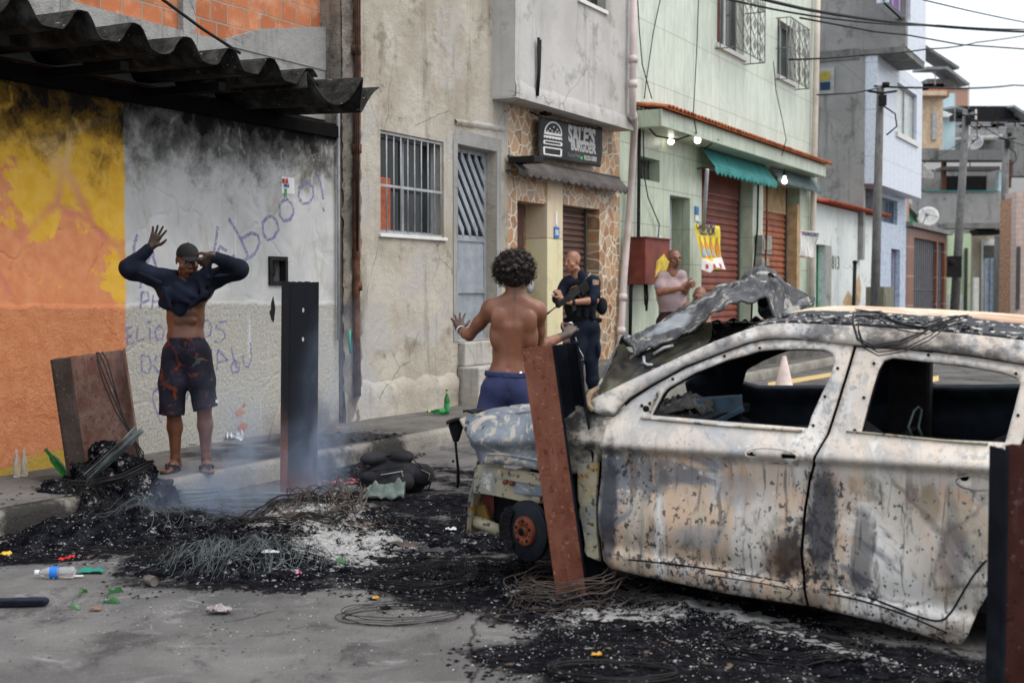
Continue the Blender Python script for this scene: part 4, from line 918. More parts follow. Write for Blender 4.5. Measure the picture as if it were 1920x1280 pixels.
# ---------------------------------------------------------------- farther down the street
def hdoor(root, r, mat, y=.12, name='door'):
    m = Mb(); m.box(r[0], r[1], y, y+.04, r[2], r[3]); 
    k = max(2, int((r[1]-r[0])/.35))
    for i in range(k+1):
        s = r[0]+(r[1]-r[0])*i/k; m.box(s-.012, s+.012, y-.018, y-.002, r[2], r[3])
    m.box(r[0], r[1], y-.022, y-.004, r[2]+(r[3]-r[2])*.45-.02, r[2]+(r[3]-r[2])*.45+.02)
    return m.build(name, mat, root)
def hwin(root, r, mat=None, y=.12, panes=2, bars=0, frame=None):
    m = Mb(); s0, s1, z0, z1 = r; w_ = (s1-s0)/panes
    m.slab(rect(r), [rect((s0+w_*i+.05, s0+w_*(i+1)-.05, z0+.05, z1-.05)) for i in range(panes)], y, y+.06)
    for i in range(bars):
        s = s0+(s1-s0)*(i+.5)/bars; m.box(s-.015, s+.015, y-.03, y-.012, z0, z1)
    o = m.build('window', frame or M_LGREY, root); g = Mb(); g.box(s0+.02, s1-.02, y+.035, y+.04, z0+.02, z1-.02); g.build('pane', mat or M_GLASS, o)
    return o
# ---- 813: white wall with terracotta coping
s0, s1 = F(1529, 400)[0]+.01, F(1644, 400)[0]
H = fthing('white_house', 'low whitewashed wall numbered 813 with terracotta coping and a green door', 'building', s0)
zt = F(1580, 392)[1]; gd = R(1530, 1549, 455, 590, at=1535); gd = (gd[0], gd[1], .2, F(1535, 458)[1])
wh = R(1532, 1552, 412, 450)
front(H, M_WHITEW, s0, s1, ZB, zt, [gd], depth=3, th=.3)
hdoor(H, gd, M_DOORG, .2)
mb = Mb(); mb.box(gd[1]+.02, gd[1]+.5, -.01, .0-.002, ZB, gd[3]); mb.build('grey_reveal', M_CONC, H)
mb = Mb(); sx = s0
while sx < s1+.5:
    mb.grid(6, 3, lambda a, b2: (sx+.1-.1*math.cos(a*PI), -.3+.6*b2, zt+.01+.08*math.sin(a*PI)+.06*b2)); sx += .205
mb.build('coping_tiles', plain('red clay tile', (.36, .085, .05), .8, var=.25), H, solid=.014)
ns, nz = F(1559, 500); mb = Mb(); ftext(mb, '813', .46, ns, nz-.05, -.006, 1.15, bold=.004); mb.build('lettering', plain('dark number', (.10, .12, .07), .7), H)
pt = Mb()
for pts in ([(1588, 590), (1580, 565), (1590, 545), (1600, 560), (1606, 548), (1612, 590)], [(1606, 560), (1604, 535), (1610, 512), (1615, 540), (1612, 570)]):
    pt.slab([F(x, y) for x, y in pts], [], -.004, .01)
pt.build('peeled_patch', plain('ochre undercoat', (.45, .33, .2), .9, var=.2), H)
mb = Mb(); q = F(1603, 494, .5); q2 = F(1599, 590, .5); mb.tube([(q2[0], -.5, .14), (q[0], -.5, q[1])], .045, 8); mb.lathe([(.06, 0), (.06, .06), (0, .08)], Matrix.Translation((q[0], -.5, q[1])), 8)
fsingle(mb, 'post', 'thin black post standing in front of the 813 wall', 'post', M_BLACKP, q[0], -.5)
mb = Mb(); q = R(1627, 1645, 545, 577, .5); mb.box(q[0], q[1]+.1, -.9, -.45, .15, q[3]+.1); mb.box(q[0]+.1, q[1]-.1, -.915, -.902, .5, q[3]-.1); fsingle(mb, 'street_cabinet', 'olive grey cabinet at the foot of the first utility pole', 'cabinet', plain('olive cabinet', (.16, .16, .11), .6), q[0], bevel=.04)
# light blue wall over the 813 wall
sC = F(1610, 300)[0]
# ---- tall house faced with pale mosaic, grey flank towards the camera
T = fthing('mosaic_house', 'tall narrow house with pale blue mosaic front, bare grey flank and jutting upper floor', 'building', sC)
t0, t1 = sC, F(1699, 300)[0]; z1 = F(1610, 345)[1]; z2 = F(1617, 100)[1]
tw = R(1651, 1690, 165, 256, 0, at=1665)
tj = 0.45
front(T, M_MOSW, t0, t1, z1, z2+.02, [tw], y0=-tj, depth=.6, th=.3, name='front_wall'); 
low = [R(1596, 1630, 350, 390, 0), R(1648, 1682, 368, 412, 0)]
lowz = (F(1655, 405)[1], F(1655, 365)[1])
hwin(T, (tw[0], tw[1], tw[2], tw[3]), plain('pale reflecting pane', (.42, .46, .45), .2), y=-tj+.08, panes=2)
mb = Mb(); mb.box(tw[0]-.15, tw[1]+.15, -tj-.06, -tj-.004, tw[2]-.15, tw[2]-.01); mb.build('sill', M_WHITE, T)
# lower storeys: blue mosaic with a strip of windows
b0, b1 = F(1645, 450)[0], F(1699, 450)[0]
dn = R(1671, 1688, 466, 590); dn = (dn[0], dn[1], .2, dn[3])
lw = R(1650, 1683, 368, 415)
front(T, M_MOSB, s1+.02, b1, ZB, z1, [dn, lw], depth=7, th=.3, name='lower_wall')
hdoor(T, dn, plain('patterned gate', (.18, .18, .26), .6, var=.5, scale=20), .15)
hwin(T, lw, M_GLASS, y=.1, panes=3, bars=7, frame=plain('blue grey frame', (.16, .24, .30), .5))
# flank: seen to the left of the front, bare grey render
fl = Mb(); dpt = 11
fl.box(t0-.02, t0+.2, -tj+.31, dpt, ZB+2.2, z2+.02); fl.build('flank_wall', M_CONC, T)
mb = Mb(); mb.box(t0+.2, t1-.01, .15, dpt, z1+.01, z2); mb.build('body', M_CONC, T)
def side_win(x0, x1, y0, y1, glass):                                # window in the flank, whose plane runs back from the front corner
    n = Vector((DX, DY, 0)); p = Vector((FW(t0-.02, 0, 0)))
    def hit(px, py):
        r = ray(px, py); q = CAM+r*((p-CAM).dot(n)/r.dot(n)); d_ = q-P0; return (-(d_.x*DY)+d_.y*DX, q.z)
    a, b2 = hit(x0, y1), hit(x1, y0); ya, yb = sorted((a[0], b2[0])); za, zb_ = a[1], b2[1]
    m = Mb(); m.box(t0-.06, t0-.03, ya, yb, za, zb_); o = m.build('side_window', M_LGREY, T)
    m = Mb(); m.box(t0-.075, t0-.062, ya+.1, yb-.1, za+.1, za+(zb_-za)*.45); m.build('pane', plain('blue glass', (.02, .05, .09), .2), o)
    m = Mb(); m.box(t0-.075, t0-.062, ya+.1, yb-.1, za+(zb_-za)*.52, zb_-.1); m.build('blind', glass, o)
side_win(1531, 1565, 126, 178, M_CURT)
# top floor, jutting further
u0 = F(1642, 50, 1.15)[0]; u1 = F(1736, 50, 1.15)[0]; zt2 = F(1642, 100, 1.15)[1]
uw = R(1668, 1708, -40, 26, 1.15, at=1690)
zu = z2+.03
front(T, M_MOSW, t0+.25, u1, zu, zu+4.6, [(uw[0], uw[1], uw[2], uw[2]+1.9)], y0=-1.15, depth=.9, th=.3, name='top_front')
hwin(T, (uw[0], uw[1], uw[2], uw[2]+1.9), plain('purple blind', (.16, .07, .25), .6), y=-1.05, panes=3)
mb = Mb(); mb.box(t0-.02, t0+.248, -1.15, dpt, zu, zu+4.6); mb.box(t0+.25, u1-.01, -.24, dpt, zu+.01, zu+4.5); mb.build('top_flank', M_CONC, T)
mb = Mb(); mb.box(t0-.04, u1, -1.13, -.0, zu-.16, zu-.004); mb.box(t0-.06, t0-.022, .0, dpt, zu-.22, zu+.04); mb.build('slab', M_DARKCONC, T)
# lean-to with blue windows over the white wall
L_ = fthing('blue_lean_to', 'light blue rendered annex with a row of narrow blue windows above the 813 wall', 'building', F(1535, 380)[0], 1.6)
q0, q1 = F(1526, 370, -1.6)[0], F(1648, 370, -1.6)[0]; zz0, zz1 = zt-.6, F(1560, 335, -1.6)[1]
lw2 = (F(1596, 370, -1.6)[0], F(1640, 370, -1.6)[0], F(1600, 392, -1.6)[1], F(1600, 352, -1.6)[1])
front(L_, M_BLUEPL, q0, q1, zz0, zz1+.5, [lw2], y0=1.6, depth=1.2, th=.2)
hwin(L_, lw2, M_GLASS, y=1.68, panes=4, bars=8, frame=plain('blue grey frame two', (.16, .24, .30), .5))
# ---- brown tiled gateway
K = fthing('brown_tiled_house', 'low house front of dark brown tiles around a charcoal double gate', 'building', F(1699, 500)[0])
k0, k1 = F(1699, 500)[0]+.01, F(1775, 500)[0]; kz = F(1700, 425)[1]
gt = R(1714, 1757, 446, 588, at=1720); gt = (gt[0], gt[1], .2, gt[3]); gt2 = R(1759, 1771, 452, 588); gt2 = (gt2[0], gt2[1], .2, gt[3])
front(K, M_BROWNT, k0, k1, ZB, kz, [gt, gt2], depth=6, th=.3)
hdoor(K, gt, M_DOORGR, .12, 'gate'); hdoor(K, gt2, M_DOORGR, .12, 'side_gate')
mb = Mb(); mb.box(k0-.1, k1, -.2, 6, kz+.01, kz+.15); mb.build('roof_slab', M_DARKCONC, K)
# green gable above it
mb = Mb(); P = [F(1697, 424, -2), F(1735, 424, -2), F(1697, 385, -2)]
GB = fthing('green_gable', 'small emerald green gable wall above the brown tiled gateway', 'building', P[0][0], 2)
mb.slab(P, [], 2, 5); mb.build('wall', plain('emerald paint', (.06, .33, .20), .7), GB)
mb = Mb(); mb.add([(P[2][0], 1.8, P[2][1]+.05), (P[1][0]+.3, 1.8, P[1][1]), (P[1][0]+.3, 5.2, P[1][1]), (P[2][0], 5.2, P[2][1]+.05)], [(0, 1, 2, 3)]); mb.build('roof', M_DARKCONC, GB, solid=.15)
# brick infill and awning left of the terrace
BR = fthing('pink_brick_house', 'pinkish brick upper wall with green window between the mosaic house and the terrace', 'building', F(1699, 300)[0])
b0_, b1_ = F(1699, 300)[0]+.02, F(1724, 300)[0]; m = front(BR, plain('pink brick', (.36, .20, .15), .85, var=.3, scale=12), b0_, b1_, kz+.2, F(1705, 240)[1], [], y0=.3, depth=5)
hwin(BR, (b0_+.4, b1_-1.0, F(1705, 385)[1], F(1705, 355)[1]), plain('green glass', (.03, .12, .09), .3), y=.2, panes=2)
# ---- long grey terrace house with dark roofs
def at_s(px, py, off): return F(px, py, off)
Jt = fthing('terrace_house', 'wide grey concrete house with open terrace under a dark flat canopy', 'building', F(1722, 350)[0])
j0, j1 = F(1722, 350)[0], F(1890, 350)[0]
def depth_box(root, mat, x0, x1, yt, yb, Y, d=6, name='wall', th_=None):    # a block facing the camera squarely at distance Y
    d = min(d, 1.1)
    a, b2 = At(x0, yb, Y), At(x1, yt, Y); o = Mb(); o.box(a.x, b2.x, Y, Y+d, a.z, b2.z)
    o.v = [(v[0]-root.location.x, v[1]-root.location.y, v[2]-root.location.z) for v in o.v]; return o.build(name, mat, root)
def wthing(name, label, cat, x, y, Y, z=0.0, group=None):
    p = At(x, y, Y); return thing(name, label, cat, (p.x, Y, z), 0, group)
ORG.pop(Jt.name); bpy.data.objects.remove(Jt); YT = 56
Jt = wthing('terrace_house', 'wide grey concrete house with open terrace under a dark flat canopy', 'building', 1722, 350, YT)
depth_box(Jt, M_CONC, 1722, 1880, 360, 590, YT, 8, 'lower_wall')
depth_box(Jt, M_DARKCONC, 1725, 1880, 318, 358, YT+3.5, 4, 'back_wall')
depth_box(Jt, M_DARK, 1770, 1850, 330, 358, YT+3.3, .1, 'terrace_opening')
depth_box(Jt, M_BLUEPL, 1872, 1880, 322, 358, YT+.2, .3, 'column'); depth_box(Jt, M_RUSTPIPE, 1768, 1775, 300, 358, YT+.3, .3, 'column')
depth_box(Jt, M_TEAL, 1735, 1870, 357, 359, YT-.1, .05, 'railing'); depth_box(Jt, M_RUSTPIPE, 1893, 1897, 300, 352, YT+.3, .2, 'column')
depth_box(Jt, plain('corrugated fascia', (.16, .165, .165), .7, var=.2, scale=30, streak=.5), 1760, 1902, 281, 300, YT-.8, 7, 'canopy')
depth_box(Jt, M_DARKCONC, 1712, 1760, 278, 300, YT-.5, 7, 'canopy'); depth_box(Jt, M_DARKCONC, 1770, 1875, 312, 318, YT-.2, 6, 'slab')
sd_ = wthing('green_plaster_house', 'small pale green plastered house front with a narrow dark doorway', 'building', 1775, 500, 52)
depth_box(sd_, M_PALEGREEN, 1776, 1821, 438, 592, 52, 5); depth_box(sd_, M_DARKMET, 1808, 1815, 465, 592, 51.9, .08, 'door'); depth_box(sd_, M_WHITE, 1783, 1805, 552, 585, 51.6, .35, 'plinth')
sg = wthing('beige_house', 'beige house front with white framed grey metal gate and flat roof', 'building', 1820, 500, 54)
depth_box(sg, M_BEIGE, 1822, 1890, 430, 592, 54, 5); depth_box(sg, M_WHITE, 1841, 1880, 448, 588, 53.8, .18, 'gate_surround'); depth_box(sg, plain('blue grey gate', (.28, .33, .42), .5), 1846, 1874, 484, 584, 53.7, .08, 'gate'); depth_box(sg, M_DARKMET, 1846, 1874, 460, 484, 53.7, .08, 'grille'); depth_box(sg, M_DARKMET, 1856, 1857.5, 484, 584, 53.62, .07, 'gate_bar'); depth_box(sg, M_DARKMET, 1864, 1865.5, 484, 584, 53.62, .07, 'gate_bar'); depth_box(sg, M_DARKCONC, 1775, 1880, 418, 428, 52.5, 4, 'roof_slab'); depth_box(sg, M_BLACKP, 1834, 1876, 430, 440, 52.8, 1, 'eave')
depth_box(sg, M_WHITE, 1826, 1836, 520, 586, 53.7, .2, 'pillar')
pk = wthing('pink_stone_house', 'pink stone clad house front at the right edge behind the leaning pipes', 'building', 1900, 450, 48)
depth_box(pk, M_PINKST, 1903, 1990, 360, 592, 48, 6); depth_box(pk, M_DARKMET, 1906, 1914, 462, 580, 47.9, .08, 'door'); depth_box(pk, plain('stacked bricks', (.38, .22, .14), .9, var=.4, scale=10), 1893, 1902, 372, 590, 48.5, 3, 'brick_pier')
rs = wthing('rubble_wall', 'dark weathered wall between the metal gate and the pink stone house', 'wall', 1884, 500, 50)
depth_box(rs, M_DARKCONC, 1882, 1896, 440, 592, 50, 3)
# cream and blue upper houses, roofs
cr = wthing('cream_house', 'cream painted upper house with one barred window and a tiled eave', 'building', 1716, 230, 60)
depth_box(cr, plain('cream paint', (.56, .42, .29), .8, streak=.2), 1716, 1768, 178, 284, 60, 6); depth_box(cr, M_LGREY, 1748, 1757, 211, 262, 59.9, .08, 'window'); depth_box(cr, plain('cream eave', (.55, .43, .32), .8), 1712, 1776, 170, 179, 59.5, 7, 'eave'); depth_box(cr, M_TERRA, 1745, 1777, 166, 171, 59.6, 5, 'tiles')
lb = wthing('pale_blue_house', 'pale sky blue upper house behind the cream one', 'building', 1770, 230, 68)
depth_box(lb, M_BLUEPL, 1768, 1792, 175, 285, 68, 6); depth_box(lb, M_WHITE, 1769, 1798, 212, 219, 67.4, 1.0, 'eave'); depth_box(lb, M_CONC, 1790, 1815, 240, 290, 69, 5, 'annex')
rt = wthing('roof_terrace', 'stack of dark and silver tin roofs on thin posts beside the mosaic house', 'roof', 1740, 150, 62)
def slope_roof(root, mat, x0, y0, x1, y1, Y, d=7, t=.12, name='roof'):
    a, b2 = At(x0, y0, Y), At(x1, y1, Y); L0 = root.location
    d = min(d, 2.2); m = Mb(); m.add([(a.x-L0.x, Y-L0.y, a.z-L0.z), (b2.x-L0.x, Y-L0.y, b2.z-L0.z), (b2.x-L0.x, Y+d-L0.y, b2.z-L0.z+.2), (a.x-L0.x, Y+d-L0.y, a.z-L0.z+.2)], [(0, 1, 2, 3)]); return m.build(name, mat, root, solid=t)
M_TIN = plain('tin roof', (.25, .27, .29), .5, .4, streak=.4)
slope_roof(rt, M_DARKCONC, 1735, 84, 1800, 126, 62); slope_roof(rt, M_TIN, 1738, 125, 1778, 125, 61); slope_roof(rt, M_TIN, 1776, 124, 1819, 157, 61)
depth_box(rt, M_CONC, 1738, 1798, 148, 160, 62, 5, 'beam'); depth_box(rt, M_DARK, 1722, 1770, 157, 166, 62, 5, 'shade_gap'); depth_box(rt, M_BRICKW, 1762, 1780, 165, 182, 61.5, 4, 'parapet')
for x, ya, yb in ((1816, 157, 240), (1790, 160, 235), (1753, 130, 160)): depth_box(rt, M_LGREY, x, x+1.6, ya, yb, 61.3, .06, 'post')
dr = wthing('dark_roof_shelter', 'large black flat roof shelter on thin posts at the upper right', 'roof', 1870, 210, 72)
depth_box(dr, M_BLACKP, 1792, 1902, 199, 224, 72, 12, 'roof')
slope_roof(dr, M_TIN, 1902, 197, 1940, 222, 71, 10); depth_box(dr, M_BLACKP, 1903, 1960, 208, 226, 72.5, 10, 'roof')
for x in (1832, 1870, 1903): depth_box(dr, M_RUSTPIPE, x, x+1.8, 224, 250, 72, .1, 'post')
sr = wthing('tin_roof_shed', 'grey shed with white corrugated tin roof below the black shelter', 'building', 1850, 260, 66)
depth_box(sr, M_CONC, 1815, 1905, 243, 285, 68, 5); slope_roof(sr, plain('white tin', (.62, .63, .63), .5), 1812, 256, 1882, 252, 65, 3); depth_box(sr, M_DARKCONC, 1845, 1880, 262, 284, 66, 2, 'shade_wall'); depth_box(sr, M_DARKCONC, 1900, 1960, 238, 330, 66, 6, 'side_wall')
sl = wthing('silver_shelter', 'light grey tin canopy on white posts right of the pale blue house', 'roof', 1800, 215, 64)
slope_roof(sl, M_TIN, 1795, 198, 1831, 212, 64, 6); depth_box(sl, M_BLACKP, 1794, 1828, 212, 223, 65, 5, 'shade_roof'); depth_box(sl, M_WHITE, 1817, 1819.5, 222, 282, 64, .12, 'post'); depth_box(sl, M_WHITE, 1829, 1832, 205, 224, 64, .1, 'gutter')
# hillside houses far away
random.seed(5); ORD = ['leftmost', 'second', 'third', 'fourth', 'fifth', 'sixth', 'seventh', 'eighth', 'ninth', 'tenth', 'eleventh', 'last on the right']
hm = [plain('far brick', (.40, .24, .18), .9, bump=0), plain('far white', (.55, .56, .58), .9, bump=0), plain('far grey', (.33, .34, .36), .9, bump=0), plain('far blue', (.25, .36, .5), .9, bump=0), plain('far tan', (.45, .38, .3), .9, bump=0)]
hl = Mb(); a = At(1560, 300, 420); b2 = At(2100, 232, 420)
hl.grid(40, 12, lambda u, v: (a.x+(b2.x-a.x)*u*1.2, 330+120*v, -2+(b2.z-2)*v**.8+3*noise.noise(Vector((u*6, v*3, 0)))))
tag(hl.build('hillside', plain('far scrub', (.20, .20, .19), .95, bump=0)), 'distant hillside under the houses', kind='structure')
for i in range(34):
    px = 1800+i % 12*12+random.uniform(-4, 4); row = i//12; py = 262-row*9+random.uniform(-3, 3)
    if i == 0: px, py = 1792, 196
    Y = 340+row*25; p = At(px, py, Y); w_ = random.uniform(2.0, 3.6); h_ = random.uniform(2.2, 4.2)
    m = Mb(); m.box(-w_, w_, 0, 4, -4, h_); k = i % 5
    r = thing('hillside_house', 'far hillside '+['raw brick', 'white', 'grey', 'blue', 'tan'][k]+' house, %s in its row, %s' % (ORD[i % 12], ['lowest row', 'middle row', 'upper row'][row]), 'building', (p.x, Y, p.z), 0, 'houses on the far hillside')
    m.build('wall', hm[k], r); m = Mb(); m.box(-w_-.2, w_+.2, -.3, 4.2, h_, h_+.3); m.build('roof', hm[2], r)
    m = Mb(); m.box(-w_*.5, -w_*.1, -.06, -.01, h_*.2, h_*.6); m.build('window', M_DARK, r)
# satellite dish
def dish(x, y, Y, r, lab, mat):
    p = At(x, y, Y); o = thing('satellite_dish', lab, 'satellite dish', p)
    R_ = Matrix.Rotation(math.radians(68), 4, 'X')@Matrix.Rotation(0, 4, 'Z')
    R_ = Matrix.Rotation(math.radians(-25), 4, 'Z')@Matrix.Rotation(math.radians(70), 4, 'X')
    m = Mb(); m.lathe([(0, 0)]+[(r*t, .22*r*t*t) for t in (.25, .5, .75, 1)], R_, 32, False); m.build('reflector', mat, o, solid=.02)
    tip = R_@Vector((0, 0, r*.8)); m = Mb()
    for a_ in (0, 2.1, 4.2): m.tube([R_@Vector((r*.95*math.cos(a_), r*.95*math.sin(a_), .2*r)), tip], .02, 5)
    m.lathe([(.08, -.08), (.08, .08), (0, .09)], Matrix.Translation(tip), 8); m.tube([(0, .1, 0), (0, .5, -.2), (0, .5, -1.2)], .04, 6); m.build('feed_arm', M_LGREY, o)
dish(1740, 408, 50, .42, 'round white satellite dish above the brown tiled gateway', M_WHITE)
dish(1826, 268, 63, .45, 'faint grey satellite dish beside the white tin roof', M_LGREY)
# canvas awning end
ca_ = wthing('awning', 'dirty white canvas awning hanging at the side of the mosaic house', 'awning', 1712, 310, 50)
L0 = ca_.location; P = [At(1709, 290, 50), At(1750, 325, 49), At(1750, 335, 49), At(1709, 332, 50)]
m = Mb(); m.add([tuple(q-L0) for q in P], [(0, 1, 2, 3)]); m.build('canvas', plain('dirty canvas', (.45, .43, .4), .9, streak=.4), ca_, solid=.02)
# ---------------------------------------------------------------- utility poles and cables
M_POLE = plain('weathered concrete pole', (.15, .15, .145), .9, var=.2, bump=.3, streak=.4)
def pole(x0, y0, x1, Y, r0, r1, lab, extras=()):
    a = G(x0, 545+(CH)*FPX/Y); a = At(x0, 545+CH*FPX/Y, Y); b2 = At(x1, y0, Y); o = thing('utility_pole', lab, 'utility pole', (a.x, Y, 0), 0, 'utility poles along the street')
    m = Mb(); m.tube([(0, 0, -.1), ((b2.x-a.x)*.5, 0, b2.z*.5), (b2.x-a.x, 0, b2.z)], [r0, (r0+r1)/2, r1], 14); m.build('pole_shaft', M_POLE, o)
    m = Mb(); tx = b2.x-a.x
    m.box(tx-.08, tx+.08, -.25, -.12, b2.z-.5, b2.z-.25); m.tube([(tx-.35, -.15, b2.z-.15), (tx, -.15, b2.z-.2), (tx+.35, -.15, b2.z-.15)], .03, 6)
    m.lathe([(.09, -.06), (.09, .06), (0, .07)], Matrix.Translation((tx+.1, -.1, b2.z+.0)), 8); m.tube([(tx, -.2, b2.z-.5), (tx+.3, -.2, b2.z-.7), (tx+.34, -.2, b2.z-1.0), (tx+.1, -.2, b2.z-1.2)], .02, 5)
    m.build('pole_fittings', M_BLACKP, o); return o
pole(1638, 161, 1651, 31, .12, .085, 'nearest grey utility pole in front of the mosaic house')
pole(1787, 208, 1812, 46, .17, .12, 'leaning grey utility pole in front of the terrace house')
pole(1880, 253, 1886, 50, .16, .13, 'dark straight utility pole near the right edge')
mb_ = At(1784, 500, 45.6); m = Mb(); m.box(-.32, .32, -.15, .0, -.38, .38); m.lathe([(0, 0), (.11, 0), (.11, .04), (0, .05)], Matrix.Translation((-.03, -.15, .16))@Matrix.Rotation(PI/2, 4, 'X'), 14)
o = m.build('meter_box', M_BLACKP, bevel=.03); o.location = mb_; tag(o, 'black box with round dial on the leaning utility pole', 'meter box')
def cable(pts, r, lab, sag=0.0, grp='overhead cables above the street'):
    P = [At(*p) for p in pts]; out = []
    for i in range(len(P)-1):
        n = 14
        for k in range(n): t = k/n; q = P[i].lerp(P[i+1], t); q.z -= sag*4*t*(1-t)*(P[i+1]-P[i]).length; out.append(q)
    out.append(P[-1]); m = Mb(); m.tube(out, r, 5); return wsingle(m, 'overhead_cable', lab, 'cable', M_CABLE, tuple(P[0]), grp)
cable([(1290, -40, 18), (1510, 18, 22), (1740, 48, 29), (2000, 62, 36)], .030, 'thick twisted cable crossing in front of the mosaic house to the right edge', .004)
cable([(1290, -20, 18), (1520, 30, 22), (1760, 48, 29), (2000, 54, 36)], .018, 'second cable running just under the thick twisted cable', .006)
cable([(1500, 34, 22), (1640, 60, 26), (1700, 66, 28), (1800, 84, 31), (1860, 88, 33), (2000, 98, 38)], .018, 'slack wavy cable below the thick twisted cable', .0)
cable([(1480, 112, 22), (1620, 103, 26), (1740, 92, 31), (1830, 80, 40), (2000, 50, 52)], .018, 'cable rising to the right across the mosaic house', .004)
cable([(1730, 0, 24), (1920, 42, 30), (2000, 58, 32)], .013, 'thin cable sloping down across the white sky at the top right', .002)
cable([(1640, 162, 31), (1745, 165, 34), (1900, 160, 50), (2000, 156, 70)], .028, 'cable from the nearest pole to the right edge at mid height', .003)
cable([(1532, 178, 27), (1600, 175, 29), (1646, 166, 31)], .016, 'short cable from the beige drain pipe to the nearest pole', .0)
cable([(265, -30, 9.4), (380, 55, 9.9), (450, 100, 10.3)], .013, 'black cable falling across the brick wall behind the roof', .0)
cable([(1700, 323, 40), (1770, 287, 44), (1812, 262, 46)], .012, 'grey cable slanting up to the leaning pole', .0)
cable([(1812, 215, 46), (1886, 262, 50), (1960, 280, 54)], .02, 'sagging cable between the leaning pole and the dark pole', .01)
def wallwire(pts, r, lab):
    P = [(F(x, y, o)[0], -o, F(x, y, o)[1]) for x, y, o in pts]; m = Mb(); Q = []
    for i in range(len(P)-1):
        for k in range(6): Q.append(tuple(Vector(P[i]).lerp(Vector(P[i+1]), k/6)))
    Q.append(P[-1]); m.tube(Q, r, 5); return fsingle(m, 'wall_cable', lab, 'cable', M_CABLE, P[0][0], group='loose cables on the green house')
wallwire([(1240, -10, .05), (1225, 60, .05), (1212, 150, .05), (1208, 185, .05)], .009, 'thin cable slanting down the green tiles left of the first upstairs window')
wallwire([(1310, -10, .05), (1307, 80, .05), (1303, 160, .05), (1300, 215, .8), (1306, 250, .5)], .009, 'thin cable falling straight down the green tiles to the hanging bulb')
wallwire([(1450, 115, .1), (1455, 170, .08), (1468, 230, .08), (1474, 262, .82), (1466, 292, .6)], .009, 'thin looping cable between the two upstairs windows of the green house')
wallwire([(1202, 225, .1), (1230, 255, .3), (1270, 262, .4), (1306, 250, .5)], .014, 'slack black cable under the left end of the canopy')
wallwire([(1206, 240, .06), (1208, 330, .06), (1215, 370, .06), (1236, 420, .06), (1234, 450, .06), (1220, 462, .06)], .010, 'thin curved cable hanging past the small barred window to the red box')
wallwire([(1195, -10, .06), (1199, 60, .06), (1204, 120, .06), (1222, 185, .06)], .009, 'crossed thin cable beside the white drain pipe high on the tiles')
wallwire([(1320, 280, .3), (1345, 262, .5), (1370, 275, .4), (1400, 268, .3), (1410, 258, .2)], .012, 'tangled black cable above the teal awning')
# ---------------------------------------------------------------- the burnt car
CO = Vector((.45, 6.0, 0)); CX = Vector((.892, -.451, 0)).normalized(); CI = Vector((-CX.y, CX.x, 0))
CROT = math.atan2(CX.y, CX.x)
def c_hit(px, py, y):
    r = ray(px, py); p = CO+CI*y; q = CAM+r*((p-CAM).dot(CI)/r.dot(CI)); d = q-CO
    return d.dot(CX), q.z
def CD(px, py, Y):                                                  # a sight line at distance Y, in the car's own frame
    q = At(px, py, Y); d = q-CO; return Vector((d.dot(CX), d.dot(CI), q.z))
def ss_(a, b, t): t = max(0, min(1, (t-a)/(b-a))); return t*t*(3-2*t)
def surf(x, z):
    h = z+.085*max(-.3, x)                                         # height in the car's own frame (its tail has sunk)
    belt = .90+.05*x; cr = .765+.085*x-.0*x
    y = 0.0
    if h > belt: y = .062+(h-belt)*.46+.10*max(0, h-belt-.2)**1.0
    elif h > cr: y = .0+.062*((h-cr)/(belt-cr))**1.3
    else:
        y = .045*ss_(cr, cr-.028, h)-.045*ss_(cr-.12, .42, h)+.018*ss_(.40, .285, h)-.020*ss_(.288, .272, h)+.05*ss_(.24, .10, h)
    if x < -.0: y += .18*max(0, -x-.05)**1.8                        # nose turns in
    if x > 1.9: y += .12*(x-1.9)**1.6
    return y
def cs(px, py):
    y = .05
    for _ in range(8): x, z = c_hit(px, py, y); y = surf(x, z)
    return (x, z)
def chaikin(p, n=2, closed=True):
    for _ in range(n):
        q = []
        for i in range(len(p) if closed else len(p)-1):
            a, b = p[i], p[(i+1) % len(p)]
            q += [(a[0]*.75+b[0]*.25, a[1]*.75+b[1]*.25), (a[0]*.25+b[0]*.75, a[1]*.25+b[1]*.75)]
        p = q
    return p
car = thing('burnt_car', 'burnt out car shell of scorched beige and grey metal with a buckled bonnet', 'car', CO, CROT)
WID = 1.62
